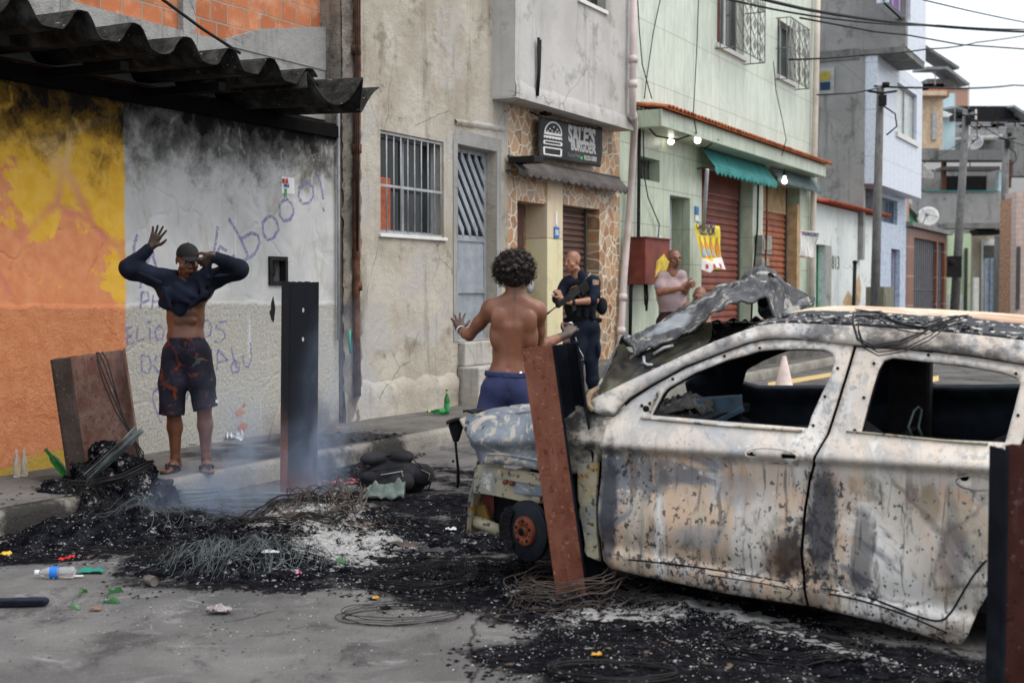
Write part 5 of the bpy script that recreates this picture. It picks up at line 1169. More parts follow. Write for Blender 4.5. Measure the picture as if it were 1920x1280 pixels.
def m_carpaint(name, dark=0.0, seed=0, warm=1.0):
    m = Mt(name); x, y, z = m.xyz(); v = m.sc(1, 1, 1, (seed, 0, seed*.3))
    vs = m.sc(2.2, 2.2, .55, (seed, 2, 0)); warp = m.n('MixRGB', {0: .30, 1: v, 2: m.noise(1.4, 5, v, col=True)}).outputs[0]
    n1 = m.noise(2.0, 6, warp, .6, 1.0); n2 = m.noise(1.9, 7, m.n('MixRGB', {0: .25, 1: vs, 2: m.noise(2, 4, v, col=True)}).outputs[0], .62, .8)
    c = m.ramp(n2, [(.30, (.15, .165, .185)), (.40, (.28, .25, .20)), (.46, (.45, .37, .28)), (.52, (.55, .39, .27)), (.58, (.48, .44, .40)), (.66, (.66, .64, .61))])
    c = m.mix(m.th(m.noise(1.3, 7, v, .68, .5), .52, .60), c, m.ramp(n1, [(.35, (.38, .35, .31)), (.5, (.56, .52, .46)), (.62, (.68, .66, .63))]))
    gr = m.th(m.noise(1.5, 6, m.sc(1, 1, 1, (7+seed, 1, 1)), .62, 1.2), .55, .62); c = m.mix(m.ma('MULTIPLY', gr, .85), c, (.13, .15, .18))
    ol = m.th(m.noise(1.9, 5, m.sc(1.6, 1, .8, (1, 5+seed, 3)), .6, .9), .58, .66); c = m.mix(m.ma('MULTIPLY', ol, .7), c, (.16, .13, .07))
    # vertical run marks
    rn = m.noise(3.4, 6, m.sc(7, 7, .75, (seed, 0, 2)), .66, .6); c = m.mix(m.ma('MULTIPLY', m.th(rn, .52, .64), .75), c, (.10, .08, .07))
    c = m.mix(m.ma('MULTIPLY', m.th(rn, .42, .32), .45), c, (.60, .50, .40))
    # rings where paint blistered
    e = m.vor(2.6, warp, 'DISTANCE_TO_EDGE'); c = m.mix(m.ma('MULTIPLY', m.th(e, .0, .03, 1, 0), m.ma('MULTIPLY', m.th(m.noise(1.3, 3, v), .48, .6), .6)), c, (.12, .10, .09))
    # soot specks, small and slightly elongated
    sp = m.noise(24, 6, m.sc(1.1, 1.1, .9, (seed*2, 0, 0)), .70, .3); dens = m.noise(1.7, 4, m.sc(1, 1, 1, (3, seed, 9)), .6)
    thr = m.ma('ADD', sp, m.ma('MULTIPLY', m.ma('SUBTRACT', dens, .5), .75)); c = m.mix(m.ma('MULTIPLY', m.th(thr, .59, .615), .92), c, (.028, .028, .034))
    sp2 = m.noise(42, 3, m.sc(1, 1, .8), .5); c = m.mix(m.ma('MULTIPLY', m.th(m.ma('ADD', sp2, m.ma('MULTIPLY', m.ma('SUBTRACT', dens, .5), .3)), .61, .65), .85), c, (.04, .035, .035))
    sp3 = m.noise(26, 4, m.sc(1, 1, 1, (5, 5, 5)), .6); c = m.mix(m.ma('MULTIPLY', m.th(sp3, .64, .68), .7), c, (.62, .6, .58))
    hz = m.ma('ADD', z, m.ma('MULTIPLY', x, .06))
    up = m.th(hz, .74, .80); c = m.mix(m.ma('MULTIPLY', up, .55), c, m.mix(m.th(m.noise(4, 5, v, .6), .35, .6), (.50, .50, .50), (.66, .62, .56)))  # sky sheen on the band above the crease, painted into the colour
    # big soot patches burnt on at the gap, the front edge and the foot of the door
    def spot(cx, cz, rx, rz, st, col, c):
        dx = m.ma('DIVIDE', m.ma('SUBTRACT', x, cx), rx); dz = m.ma('DIVIDE', m.ma('SUBTRACT', z, cz), rz)
        d = m.ma('SQRT', m.ma('ADD', m.ma('MULTIPLY', dx, dx), m.ma('MULTIPLY', dz, dz)))
        d = m.ma('ADD', d, m.ma('MULTIPLY', m.ma('SUBTRACT', m.noise(5, 7, v, .7), .5), 1.5))
        return m.mix(m.ma('MULTIPLY', m.th(d, .55, 1.05, 1, 0), st), c, col)
    if seed in (0, 1, 2):
        c = spot(.865, .335, .085, .14, .93, (.030, .020, .016), c); c = spot(.80, .30, .07, .10, .55, (.10, .05, .03), c)
        c = spot(.0, .48, .05, .36, .9, (.030, .032, .045), c); c = spot(1.0, .50, .08, .30, .92, (.022, .022, .03), c); c = spot(1.18, .36, .06, .22, .7, (.05, .05, .06), c); c = spot(1.55, .40, .07, .16, .6, (.09, .06, .055), c); c = spot(.25, .62, .05, .10, .5, (.07, .06, .05), c)
        c = spot(.975, .16, .09, .06, .6, (.04, .035, .035), c); c = spot(1.45, .60, .06, .10, .55, (.13, .10, .05), c)
        c = spot(.62, .60, .12, .10, .45, (.20, .21, .23), c); c = spot(.45, .38, .15, .06, .55, (.23, .25, .28), c)
    c = m.mix(m.th(z, .70, .80, .06, .0), c, (.05, .048, .05))
    if dark: c = m.mix(m.ma('MULTIPLY', m.th(m.noise(2.6, 7, m.sc(1, 1, 1.5), .66), .50, .62), .8), c, (.035, .037, .045))
    h = m.ma('ADD', m.ma('MULTIPLY', m.noise(60, 4), .3), m.ma('MULTIPLY', m.th(thr, .6, .66), .6))
    return m.done(c, m.th(n1, .3, .7, .42, .8), .25, m.bump(h, .35, .004), spec=.45)
M_CAR = m_carpaint('scorched bare car metal', 0, 0); M_CAR2 = m_carpaint('scorched pillar metal', .30, 5)
def m_fender():
    m = Mt('scorched blue grey fender'); x, y, z = m.xyz()
    c = m.mix(m.th(m.noise(3, 6), .35, .65), (.12, .145, .18), (.29, .32, .35))
    c = m.mix(m.th(m.noise(4.5, 7, m.sc(1, 1, 1.6), .68, 1.5), .52, .58), c, (.50, .45, .38))
    c = m.mix(m.ma('MULTIPLY', m.th(m.noise(26, 5), .58, .63), .8), c, (.42, .37, .30))
    c = m.mix(m.ma('MULTIPLY', m.th(m.noise(17, 4, m.sc(1, 1, 1, (3, 3, 3))), .62, .66), .9), c, (.03, .03, .035))
    c = m.mix(m.th(m.ma('ADD', x, m.ma('MULTIPLY', m.noise(6, 6), .15)), -.33, -.18), c, m.mix(m.th(m.noise(9, 6, rough=.7), .4, .6), (.04, .038, .036), (.33, .30, .25)))
    return m.done(c, .5, .3, m.bump(m.noise(45, 5), .3, .004), spec=.45)
M_FENDER = m_fender()
def m_frame():
    m = Mt('scorched yellowish frame steel'); c = m.mix(m.th(m.noise(5, 7, rough=.68), .40, .62), (.33, .29, .20), (.21, .22, .20))
    c = m.mix(m.th(m.noise(3, 6, m.sc(1, 1, 2, (2, 2, 2))), .55, .62), c, (.30, .19, .05)); c = m.mix(m.ma('MULTIPLY', m.th(m.noise(30, 5), .57, .63), .9), c, (.03, .028, .026))
    c = m.mix(m.th(m.noise(6, 6, m.sc(1, 1, 1, (9, 1, 4))), .60, .68), c, (.50, .49, .46))
    return m.done(c, .75, .2, m.bump(m.noise(50, 5), .5, .005))
M_FRAME = m_frame()
M_BURNT = plain('burnt black metal', (.010, .010, .012), .62, .0, var=.5, scale=6, bump=.5, dirt=.35, dcol=(.04, .04, .043))
M_BLUEBLK = plain('burnt blue black metal', (.010, .014, .020), .5, .1, var=.4, scale=5, bump=.3)
M_RUSTD = plain('orange rust', (.15, .042, .022), .85, .2, var=.45, scale=14, dirt=.5, dcol=(.05, .02, .015), bump=.5)
M_DISC = plain('blackened disc steel', (.016, .019, .024), .42, .3, var=.3, scale=8, bump=.15)
def panel(name, out_px, holes_px=(), mat=None, step=.035, inset=0.0, far=False, local=False, parent=None, thick=.010, smooth_hole=1, soft=0, warp=0):
    o = out_px if local else [cs(*p) for p in out_px]
    hs = [h if local else [cs(*p) for p in h] for h in holes_px]; hs = [chaikin(h, smooth_hole) if smooth_hole else h for h in hs]
    if soft: o = chaikin(o, soft)
    V, fs = cdt(o, hs, step); m = Mb(); vs = []
    for x, z in V:
        y = surf(x, z)+inset
        if warp: y += warp*noise.noise(Vector((x*4, z*5, 1)))
        if far: y = WID-y; z = z+(.03+.07*x)*(1-.75*ss_(.98, 1.28, z+.05*x))
        vs.append((x, y, z))
    m.add(vs, [f[::-1] if far else f for f in fs], True)
    ob = m.build(name, mat, parent or car, solid=thick, offset=-1); return ob, o, hs
SPLIT = [(1603, 651), (1586, 708), (1570, 760), (1553, 812), (1527, 857), (1518, 900), (1510, 951), (1503, 1036), (1508, 1100), (1515, 1135)]
FW_WIN = [(1222, 778), (1242, 739), (1251, 728), (1303, 698), (1364, 674), (1402, 664), (1424, 657), (1456, 654), (1511, 654), (1545, 655), (1561, 662), (1566, 677), (1555, 710), (1542, 736), (1522, 780), (1515, 802), (1371, 791)]
RW_WIN = [(1615, 809), (1637, 725), (1648, 691), (1658, 675), (1675, 670), (1720, 675), (1809, 685), (1878, 697), (1905, 706), (1914, 718), (1902, 766), (1885, 829), (1775, 824)]
def hole(cx, cy, rx, ry, n=10): return [(cx+rx*math.cos(2*PI*i/n), cy+ry*math.sin(2*PI*i/n)) for i in range(n)]
FD = [(1160, 777), (1168, 766), (1185, 750), (1225, 724), (1287, 690), (1347, 666), (1400, 646), (1437, 637), (1489, 635), (1560, 641), (1599, 647)]+[(x-3, y) for x, y in SPLIT]+[(1356, 1111), (1270, 1093), (1185, 1075), (1143, 1064), (1132, 1050), (1124, 1000), (1123, 930), (1129, 850), (1140, 786)]
h1 = [(1400, 849), (1406, 849), (1406, 846), (1412, 847), (1412, 851), (1417, 852), (1417, 857), (1411, 858), (1400, 856)]
h2 = [(1465, 850), (1493, 852), (1492, 863), (1466, 862)]
fd, o, hs = panel('front_door', FD, [FW_WIN, h1, h2], M_CAR, .022, smooth_hole=0)
RDE = [(1606, 651), (1700, 655), (1800, 668), (1925, 690)]
xr, zr = cs(1925, 690)
rear_out = [cs(x+3, y) for x, y in SPLIT][::-1]+[cs(1700, 656), cs(1800, 668), cs(1925, 688), (xr+.10, zr-.08), (xr+.04, .98), (xr-.01, .86), (xr-.0, .60), (xr-.04, .46), cs(1860, 1100), cs(1834, 1143), cs(1815, 1190), cs(1800, 1211), cs(1655, 1168)]
rh = hole(1808, 896, 9, 6)
panel('rear_door', rear_out, [[cs(*p) for p in RW_WIN], [cs(*p) for p in rh]], M_CAR, .022, local=True, smooth_hole=0)
# grooves and pressed rails along the foot of the doors
def rail(pts, r, mat, parent, name, off=-.004, dens=.05, seg=6, flat=1.0):
    P = [cs(*p) for p in pts]; P = chaikin(P, 2, False); m = Mb()
    m.tube([(x, surf(x, z)+off, z) for x, z in P], r, seg, True, flat); return m.build(name, mat, parent)
rail([(1150, 1046), (1230, 1053), (1313, 1063), (1420, 1081), (1507, 1097)], .004, M_BURNT, fd, 'pressed_line', -.001)
rail([(1240, 1064), (1480, 1100), (1488, 1112), (1470, 1124)], .0025, M_BURNT, fd, 'pressed_line', -.001)
rdo = [q for q in car.children if q.name.startswith('rear_door')][0]
rail([(1517, 1099), (1590, 1110), (1655, 1127), (1720, 1155), (1762, 1166), (1783, 1150), (1805, 1110), (1830, 1070), (1862, 1037)], .0045, M_BURNT, rdo, 'pressed_line', -.001)
rail([(1527, 1108), (1600, 1120), (1690, 1148), (1760, 1178), (1785, 1190)], .004, M_BURNT, rdo, 'pressed_line', -.001)
rail([(1152, 778), (1287, 791), (1427, 803), (1551, 811)], .011, M_FRAME, fd, 'belt_moulding', -.002, flat=.6)
rail([(1556, 806), (1640, 812), (1775, 827), (1900, 834)], .008, M_FRAME, rdo, 'belt_moulding', -.002, flat=.6)
# recesses round the handle holes
for (cx, cy, rx, ry, par) in ((1447, 854, 50, 14, fd), (1830, 905, 38, 14, rdo)):
    rail([(cx+rx*math.cos(2*PI*i/16), cy+ry*math.sin(2*PI*i/16)+(cx+rx*math.cos(2*PI*i/16)-cx)*.08) for i in range(17)], .004, M_CAR2, par, 'handle_recess', .001)
# screw holes
def dots(pts, par, name='screw_hole', r=.007):
    m = Mb()
    for p in pts:
        x, z = cs(*p); m.lathe([(0, 0), (r, 0), (r, .004), (0, .004)], Matrix.Translation((x, surf(x, z)-.003, z))@Matrix.Rotation(PI/2, 4, 'X'), 8)
    return m.build(name, M_DARK, par)
for p in ((1571, 690), (1547, 743), (1525, 797), (1359, 667), (1262, 710), (1425, 652)): dots([p], fd)
for p in ((1639, 681), (1620, 745), (1603, 806), (1741, 665), (1909, 778), (1905, 700)): dots([p], rdo)
# mirror plate in the corner of the front window
mp = Mb(); P = [(1172, 775), (1188, 752), (1212, 740), (1236, 727), (1244, 736), (1226, 776)]
# (the plate is part of the door skin; its raised strip and boss are added)
rail([(1238, 724), (1233, 745), (1222, 762), (1220, 778)], .012, M_FRAME, fd, 'mirror_strip', -.012, flat=.5)
dots([(1212, 766)], fd, 'mirror_bolt', .016); dots([(1204, 760), (1219, 756)], fd, 'screw_hole', .008)
# pillar and roof rail, standing a little proud of the doors
RAILO = [(1104, 754), (1126, 741), (1181, 714), (1222, 695), (1283, 666), (1344, 639), (1400, 618), (1424, 610), (1467, 605), (1511, 606), (1599, 610), (1706, 617), (1820, 626), (1960, 642), (1960, 686), (1920, 679), (1830, 664), (1740, 653), (1686, 650), (1599, 643), (1489, 631), (1435, 632), (1400, 640), (1344, 661), (1283, 684), (1222, 718), (1181, 743), (1161, 763), (1152, 776), (1130, 776), (1112, 768)]
panel('roof_rail', RAILO, [], M_CAR2, .035, inset=-.022, thick=.03)
rail([(1161, 766), (1185, 746), (1222, 721), (1283, 687), (1344, 664), (1400, 643), (1435, 635), (1489, 634), (1599, 645), (1740, 655), (1830, 666), (1925, 681)], .010, M_BURNT, car, 'drip_channel', .006)
# inner body behind the doors, black
IN = [cs(*p) for p in [(1150, 785), (1175, 768), (1290, 694), (1400, 650), (1489, 640), (1600, 650), (1700, 658), (1925, 690)]]+[(xr+.06, .95), (xr, .5), (1.58, .04), (.9, .14), (.03, .22), (-.02, .6)]
iw = [[cs(*p) for p in FW_WIN], [cs(*p) for p in RW_WIN]]
panel('inner_side', IN, iw, M_BURNT, .07, inset=.035, local=True, thick=.02)
# far side: doors, pillars and rail, all black
FAR_O = [cs(*p) for p in [(1104, 754), (1181, 714), (1283, 666), (1400, 618), (1467, 605), (1599, 610), (1706, 617), (1960, 642)]]+[(xr+.3, 1.0), (xr+.9, .8), (xr+.95, .3), (xr+.55, .18), (1.58, .04), (.9, .14), (.03, .22), (-.10, .6)]
panel('far_side', FAR_O, iw, M_BLUEBLK, .06, local=True, far=True, thick=.05)
# rear quarter behind the doors
RQ = [(xr+.0, .60), (xr+.01, .86), (xr+.06, .98), (xr+.12, zr-.08), cs(1928, 684), cs(1960, 690), (xr+.35, 1.14), (xr+.55, 1.05), (xr+.85, .80), (xr+.95, .62), (xr+.95, .30), (xr+.86, .18), (xr+.62, .14)]
ac = (xr+.26, .20)
RQ += [(ac[0]+.34*math.cos(t), ac[1]+.34*math.sin(t)) for t in np.linspace(0.0, PI*.86, 12)]
panel('rear_quarter', RQ, [], M_CAR, .05, local=True)
# roof skin
def zrail(x):
    pts = [(-.14, .966)]+[cs(*p) for p in RAILO[1:14]]; pts.sort()
    return float(np.interp(x, [p[0] for p in pts], [p[1] for p in pts]))
rx0, rx1 = cs(1400, 618)[0], xr+.5
def roof_fn(u, v):
    x = rx0+(rx1-rx0)*v; zr_ = zrail(x)-(max(0, x-xr-.05)**1.5)*.5; ya = surf(x, zr_)-.012; yb = WID-ya
    y = ya+(yb-ya)*u; cr_ = 1-(2*u-1)**2
    z = zr_+(.03+.07*x)*u*.35+.040*cr_**.8+.006*noise.noise(Vector((x*5, y*5, 3)))
    z += .006*(1 if (u*9) % 1 < .5 and .15 < u < .85 else 0)
    z -= .10*max(0, 1-v*6)**2*cr_*.5
    return (x, y, z)
def m_roof():
    m = Mt('scorched roof skin'); x, y, z = m.xyz()
    st = m.th(m.noise(3, 4, m.sc(.5, 9, 1)), .4, .6); c = m.mix(st, (.42, .24, .14), (.62, .52, .38))
    c = m.mix(m.th(m.noise(5, 6), .5, .7), c, (.66, .60, .5)); 
    k = m.ma('ADD', y, m.ma('MULTIPLY', m.noise(4, 7, rough=.7), .22)); c = m.mix(m.th(k, .66, .74, 1, 0), c, m.mix(m.th(m.noise(28, 5), .56, .62), (.012, .013, .018), (.5, .46, .4)))
    c = m.mix(m.th(k, .33, .35, 1, 0), c, (.50, .47, .42))
    return m.done(c, .6, .2, m.bump(m.noise(30, 5), .5, .008))
mb = Mb(); mb.grid(60, 40, roof_fn); mb.build('roof', m_roof(), car, solid=.01)
mb = Mb()
rr = random.Random(4)
for i in range(520):                                               # clinker lying along the roof edge
    v = rr.uniform(.05, .62); u = rr.uniform(.03, .15)+.03*math.sin(v*20); p = roof_fn(u, v); r = rr.uniform(.004, .014)
    vs = [(p[0]+rr.uniform(-r, r)*1.6, p[1]+rr.uniform(-r, r)*1.6, p[2]+rr.uniform(0, r)*1.3) for _ in range(4)]; mb.add(vs, [(0, 1, 2), (0, 2, 3), (0, 3, 1), (1, 3, 2)])
mb.build('roof_clinker', M_BURNT, car)
# fender and nose
FE = [(861, 785), (890, 775), (920, 773), (997, 773), (1045, 768), (1085, 760), (1104, 767), (1128, 779), (1140, 784), (1130, 845), (1126, 864), (1105, 878), (1075, 888), (1040, 886), (1013, 883), (973, 873), (935, 870), (901, 870), (893, 853), (880, 826)]
fe, o, hs = panel('fender', FE, [hole(981, 861, 1.5, 1.5, 6), hole(949, 862, 2, 2, 6), hole(985, 861, 1.5, 1.5, 6)], M_FENDER, .03, warp=.012)
rail([(894, 851), (946, 850), (1000, 860), (1040, 868), (1090, 866)], .008, M_FENDER, fe, 'fender_lip', -.004)
def edge_strip(pts, depth, rise, mat, name, parent):                # top flange folding inward
    P = chaikin([cs(*p) for p in pts], 2, False); m = Mb(); n = len(P)
    m.grid(n, 5, lambda a, b2: (lambda x, z: (x, surf(x, z)+depth*b2, z+rise*math.sin(b2*PI*.5)+.012*noise.noise(Vector((x*6, b2*3, 2)))))(*P[int(round(a*(n-1)))]))
    return m.build(name, mat, parent, solid=.006)
edge_strip([(861, 785), (920, 772), (997, 772), (1045, 767), (1085, 759)], .26, .02, M_FENDER, 'fender_top', fe)
cw = Mb(); P = [CD(1083, 757, 6.1), CD(1092, 750, 6.12), CD(1108, 762, 6.1), CD(1112, 772, 6.08)]
cw.tube([CD(1112, 770, 6.1), CD(1103, 760, 6.12), CD(1101, 748, 6.15), CD(1108, 736, 6.2), CD(1120, 728, 6.25)], [.014, .018, .018, .016, .012], 10); cw.grid(6, 6, lambda u, v: CD(1104+16*u, 742+22*v, 6.17)); cw.build('bonnet_hinge', plain('tan burnt hinge', (.27, .19, .12), .8, dirt=.6, var=.4, bump=.5), car)
# radiator support and front frame
def cbox(name, a, b, w_, h_, mat, parent=car, bev=.006, roll=0.0):  # a bar between two points in the car frame
    a, b = Vector(a), Vector(b); d = b-a; L = d.length; q = d.to_track_quat('X', 'Z').to_matrix().to_4x4(); q.translation = a
    m = Mb(); m.box(0, L, -w_/2, w_/2, -h_/2, h_/2, q@Matrix.Rotation(roll, 4, 'X')); return m.build(name, mat, parent, bevel=bev)
YF = 6.55
m = Mb(); PO = [CD(898, 862, YF), CD(880, 935, YF), CD(875, 1003, YF), CD(880, 1004, YF+.02), CD(887, 930, YF+.02), CD(903, 872, YF+.01)]
PB2 = [p+Vector((-.02, .30, 0)) for p in PO]; n = len(PO)
m.add(PO+PB2, [(5, 4, 1, 0), (4, 3, 2, 1), (0, 1, n+1, n), (1, 2, n+2, n+1), (n+5, n+4, n+1, n), (n+4, n+3, n+2, n+1)]); m.build('radiator_support', M_FRAME, car, solid=.008)
m = Mb(); m.slab([(0, 0), (1, 0), (1, 1), (0, 1)], [], 0, 1)
def fplate(name, px, Y0, Y1, mat, parent=car, dy=.03, holes=()):    # pressed plate traced between two distances
    V, fs = cdt([tuple(p) for p in px], holes, 12); vs = []
    x0 = min(p[0] for p in px); x1 = max(p[0] for p in px)
    for (x, y) in V: q = CD(x, y, Y0+(Y1-Y0)*(x-x0)/(x1-x0)); vs.append(q+Vector((0, .008*noise.noise(q*7), 0)))
    m = Mb(); m.add(vs, fs, False); return m.build(name, mat, parent, solid=dy)
fplate('apron_panel', [(897, 884), (930, 888), (970, 896), (1018, 902), (1020, 942), (985, 939), (966, 934), (930, 926), (893, 921)], 6.55, 6.3, M_FRAME, holes=[hole(916, 907, 2.5, 2, 6), hole(970, 891, 3, 4, 6)])
cbox('frame_rail', CD(900, 880, 6.53), CD(1020, 900, 6.28), .05, .055, M_FRAME)
cbox('frame_rail', CD(1020, 912, 6.27), CD(962, 906, 6.40), .03, .10, M_FENDER)
for p in ((949, 903), (961, 905)):
    q = CD(*p, 6.38); m = Mb(); m.lathe([(.0, 0), (.013, 0), (.013, .016), (0, .02)], Matrix.Translation(q)@Matrix.Rotation(PI/2, 4, 'X'), 8); m.build('bolt', M_RUSTD, car)
m = Mb(); m.tube([CD(882, 975, 6.62), CD(905, 982, 6.58), CD(945, 998, 6.5)], .032, 12); m.build('cross_tube', M_FRAME, car)
fplate('lower_bracket', [(885, 948), (912, 945), (920, 975), (888, 985)], 6.66, 6.60, plain('yellow brown burnt steel', (.19, .12, .03), .8, dirt=.5), dy=.02, holes=[hole(895, 961, 4, 3, 6)])
fplate('inner_bracket', [(905, 925), (940, 930), (965, 940), (958, 952), (935, 948), (925, 965), (915, 970)], 6.70, 6.62, plain('red brown primer', (.20, .06, .045), .8, dirt=.4), dy=.02)
fplate('strut_tower', [(1005, 925), (1030, 915), (1045, 960), (1040, 1000), (1020, 985), (1008, 950)], 6.35, 6.3, M_BURNT, dy=.03)
m = Mb(); m.box(-.78, -.06, .30, 1.45, .27, .55); m.box(-.60, .0, .35, 1.3, .55, .70); m.build('engine_block', M_BURNT, car, bevel=.04)
fplate('inner_arch', [(1020, 900), (1060, 900), (1105, 930), (1122, 1000), (1118, 1040), (1085, 1040), (1040, 1010)], 6.45, 6.25, M_BURNT, dy=.02)
fplate('hinge_pillar', [(1085, 868), (1124, 866), (1121, 930), (1122, 1000), (1128, 1050), (1105, 1040), (1095, 980)], 6.14, 6.07, M_FRAME, dy=.02)
# brake disc, hub and caliper
q = CD(986, 995, 6.26); WH = thing('x', None, None); bpy.data.objects.remove(WH)
dr_ = Matrix.Translation(q)@Matrix.Rotation(math.radians(-22), 4, 'Z')@Matrix.Rotation(PI/2, 4, 'X')
m = Mb(); R1 = .150
m.lathe([(.072, 0), (R1-.004, 0), (R1, -.003), (R1, -.010), (R1-.012, -.011), (R1-.012, -.018), (R1, -.019), (R1, -.028), (.07, -.028)], dr_, 48, False); dk = m.build('brake_disc', M_DISC, car)
m = Mb(); m.lathe([(.074, -.002), (.074, .012), (.066, .020), (.040, .021), (.030, .010), (.022, .010), (.022, .028), (.014, .034), (0, .034)], dr_, 32, False); hb_ = m.build('hub', M_RUSTD, dk)
m = Mb()
for i in range(5):
    a = 2*PI*i/5+.3; m.lathe([(0, .0245), (.0075, .0245), (.0075, .020), (0, .020)], dr_@Matrix.Translation((.052*math.cos(a), .052*math.sin(a), 0)), 10)
    m.lathe([(0, .0235), (.004, .0235), (.004, .020), (0, .020)], dr_@Matrix.Translation((.052*math.cos(a+.6), .052*math.sin(a+.6), 0)), 8)
m.build('wheel_bolt_holes', M_DARK, hb_)
m = Mb(); m.lathe([(0, .036), (.018, .036), (.02, .03), (.02, .01)], dr_, 16); m.build('hub_nut', M_BURNT, hb_)
m = Mb()
for k in range(7):
    a = PI-.55+k*.19; p = dr_@Vector((.145*math.cos(a), .145*math.sin(a), -.01)); m.box(-.028, .028, -.035, .04, -.022, .022, Matrix.Translation(p)@Matrix.Rotation(rr.uniform(-.4, .4), 4, 'Y'))
m.tube([dr_@Vector((-.15, .06, .0)), dr_@Vector((-.19, 0, -.02)), dr_@Vector((-.16, -.07, 0))], .028, 8)
m.build('brake_caliper', M_BURNT, car, bevel=.008)
m = Mb(); m.tube([q+Vector((0, .06, 0)), q+Vector((0, 1.0, 0))], .03, 8); m.tube([q+Vector((.02, .12, .02)), q+Vector((.05, .16, .38))], .035, 8); m.build('axle_strut', M_BURNT, car)
# far disc and rear hubs
for (x, y, z) in ((-.5, WID-.12, .30), (xr+.26, .12, .17), (xr+.26, WID-.12, .20)):
    mt = Matrix.Translation((x, y, z))@Matrix.Rotation(PI/2, 4, 'X'); m = Mb(); m.lathe([(.02, .0), (.145, 0), (.145, -.025), (.02, -.025)], mt, 30); m.lathe([(.07, 0), (.07, .03), (.0, .035)], mt, 20); m.build('brake_disc', M_DISC, car)
# floor, bulkhead, interior
m = Mb(); m.grid(24, 12, lambda a, b2: (.0+(xr+.8)*a, .10+1.42*b2, .20-.07*a+.02*noise.noise(Vector((a*9, b2*7, 0))))); m.build('floor_pan', M_BURNT, car, solid=.02)
m = Mb(); m.grid(16, 10, lambda a, b2: (-.06+.10*math.sin(b2*3)*.3, .10+1.42*a, .18+.62*b2+.012*noise.noise(Vector((a*7, b2*7, 3))))); m.build('bulkhead', M_BURNT, car, solid=.02)
m = Mb(); m.grid(30, 8, lambda a, b2: (.02+.28*b2, .12+1.38*a, .80+.05*noise.noise(Vector((a*6, b2*3, 9)))-.10*b2+.03*a)); m.build('dashboard_remains', M_BURNT, car, solid=.03)
cbox('cross_bar', (.20, .12, .80), (.22, WID-.1, .84), .05, .05, M_BURNT)
# crumpled bright foil-like metal on the scuttle
m = Mb(); rr = random.Random(8)
m.grid(20, 14, lambda a, b2: tuple(CD(1228+110*a, 745+26*b2+5*math.sin(a*9), 6.6-.55*b2)+Vector((.02*noise.noise(Vector((a*6, b2*7, 2))), 0, .045*noise.noise(Vector((a*8, b2*9, 5))))))); m.build('crumpled_scuttle', plain('crumpled burnt aluminium', (.035, .035, .035), .5, .2, var=.9, scale=9, bump=.6, dirt=.8, dcol=(.015, .015, .017)), car, solid=.004)
m = Mb(); m.grid(18, 8, lambda a, b2: tuple(CD(1222+70*a, 762+20*b2, 6.2-.15*b2)+Vector((0, 0, .03*noise.noise(Vector((a*8, b2*9, 15))))))); m.build('melted_dash', plain('ash covered plastic', (.05, .05, .05), .7, var=.8, scale=12, bump=.7, dirt=.8, dcol=(.015, .015, .017)), car, solid=.004)
# blue grey tray and plate left on the seats
M_TRAY = plain('scorched blue tray metal', (.055, .095, .135), .5, .3, var=.35, scale=8, bump=.2, dirt=.4, dcol=(.02, .02, .02))
q = CD(1350, 757, 6.45)
T_ = Matrix.Translation(q)@Matrix.Rotation(math.radians(14), 4, 'Z')@Matrix.Rotation(math.radians(-5), 4, 'Y')
m = Mb(); o_ = [(-.105, 0), (.105, 0), (.105, .075), (-.105, .075)]
for (x0, x1, y0, y1, z0, z1) in ((-.11, .11, -.07, -.062, -.04, .035), (-.11, .11, .062, .07, -.04, .035), (-.11, -.102, -.06, .06, -.04, .035), (.102, .11, -.06, .06, -.04, .035), (-.10, .10, -.06, .06, -.04, -.032)): m.box(x0, x1, y0, y1, z0, z1, T_)
for i in range(9): m.box(.02+i*.011, .026+i*.011, -.072, -.060, .035, .043, T_)
tray = m.build('metal_tray', M_TRAY, None); tray.parent = None
tray.location = CO; tray.rotation_euler = (0, 0, CROT); tag(tray, 'scorched blue metal tray lying inside the burnt car behind the front door', 'tray')
m = Mb(); T2 = Matrix.Translation(CD(1355, 785, 6.3))@Matrix.Rotation(.5, 4, 'Z')@Matrix.Rotation(-.45, 4, 'Y'); m.box(-.11, .11, -.05, .05, -.004, .004, T2); m.box(-.11, .11, -.05, -.042, .004, .02, T2)
tp = m.build('metal_plate', M_TRAY, None, bevel=.002); tp.location = CO; tp.rotation_euler = (0, 0, CROT); tag(tp, 'bent blue metal plate lying below the tray inside the burnt car', 'plate')
m = Mb(); m.tube([CD(1371, 748, 6.5)+Vector((0, 0, -.5)), CD(1375, 770, 6.5)], .05, 8); m.box(-.2, .35, -.35, .15, -.25, -.06, Matrix.Translation(CD(1360, 790, 6.5))); m.build('console', M_BURNT, car)
# seat frames
M_SPRING = plain('greenish seat wire', (.09, .13, .11), .5, .5, bump=0)
for (yy_) in (.42, 1.15):
    m = Mb(); x0 = .55
    m.tube([(x0, yy_-.22, .30), (x0+.5, yy_-.22, .32), (x0+.62, yy_-.20, .78), (x0+.62, yy_+.20, .78), (x0+.5, yy_+.22, .32), (x0, yy_+.22, .30), (x0, yy_-.22, .30)], .018, 6); m.build('seat_frame', M_BURNT, car)
m = Mb(); m.tube([CD(1712, 822, 5.7), CD(1703, 800, 5.7), CD(1714, 770, 5.7), CD(1722, 762, 5.7), CD(1728, 768, 5.7), CD(1722, 800, 5.7), CD(1732, 826, 5.7)], .006, 6); m.build('seat_spring', M_SPRING, car)
m = Mb(); m.box(1.02, 1.24, WID-.20, WID-.10, .15, 1.22); m.box(.9, 1.3, .55, 1.05, .2, .62); m.build('inner_pillar', M_BURNT, car, bevel=.02)
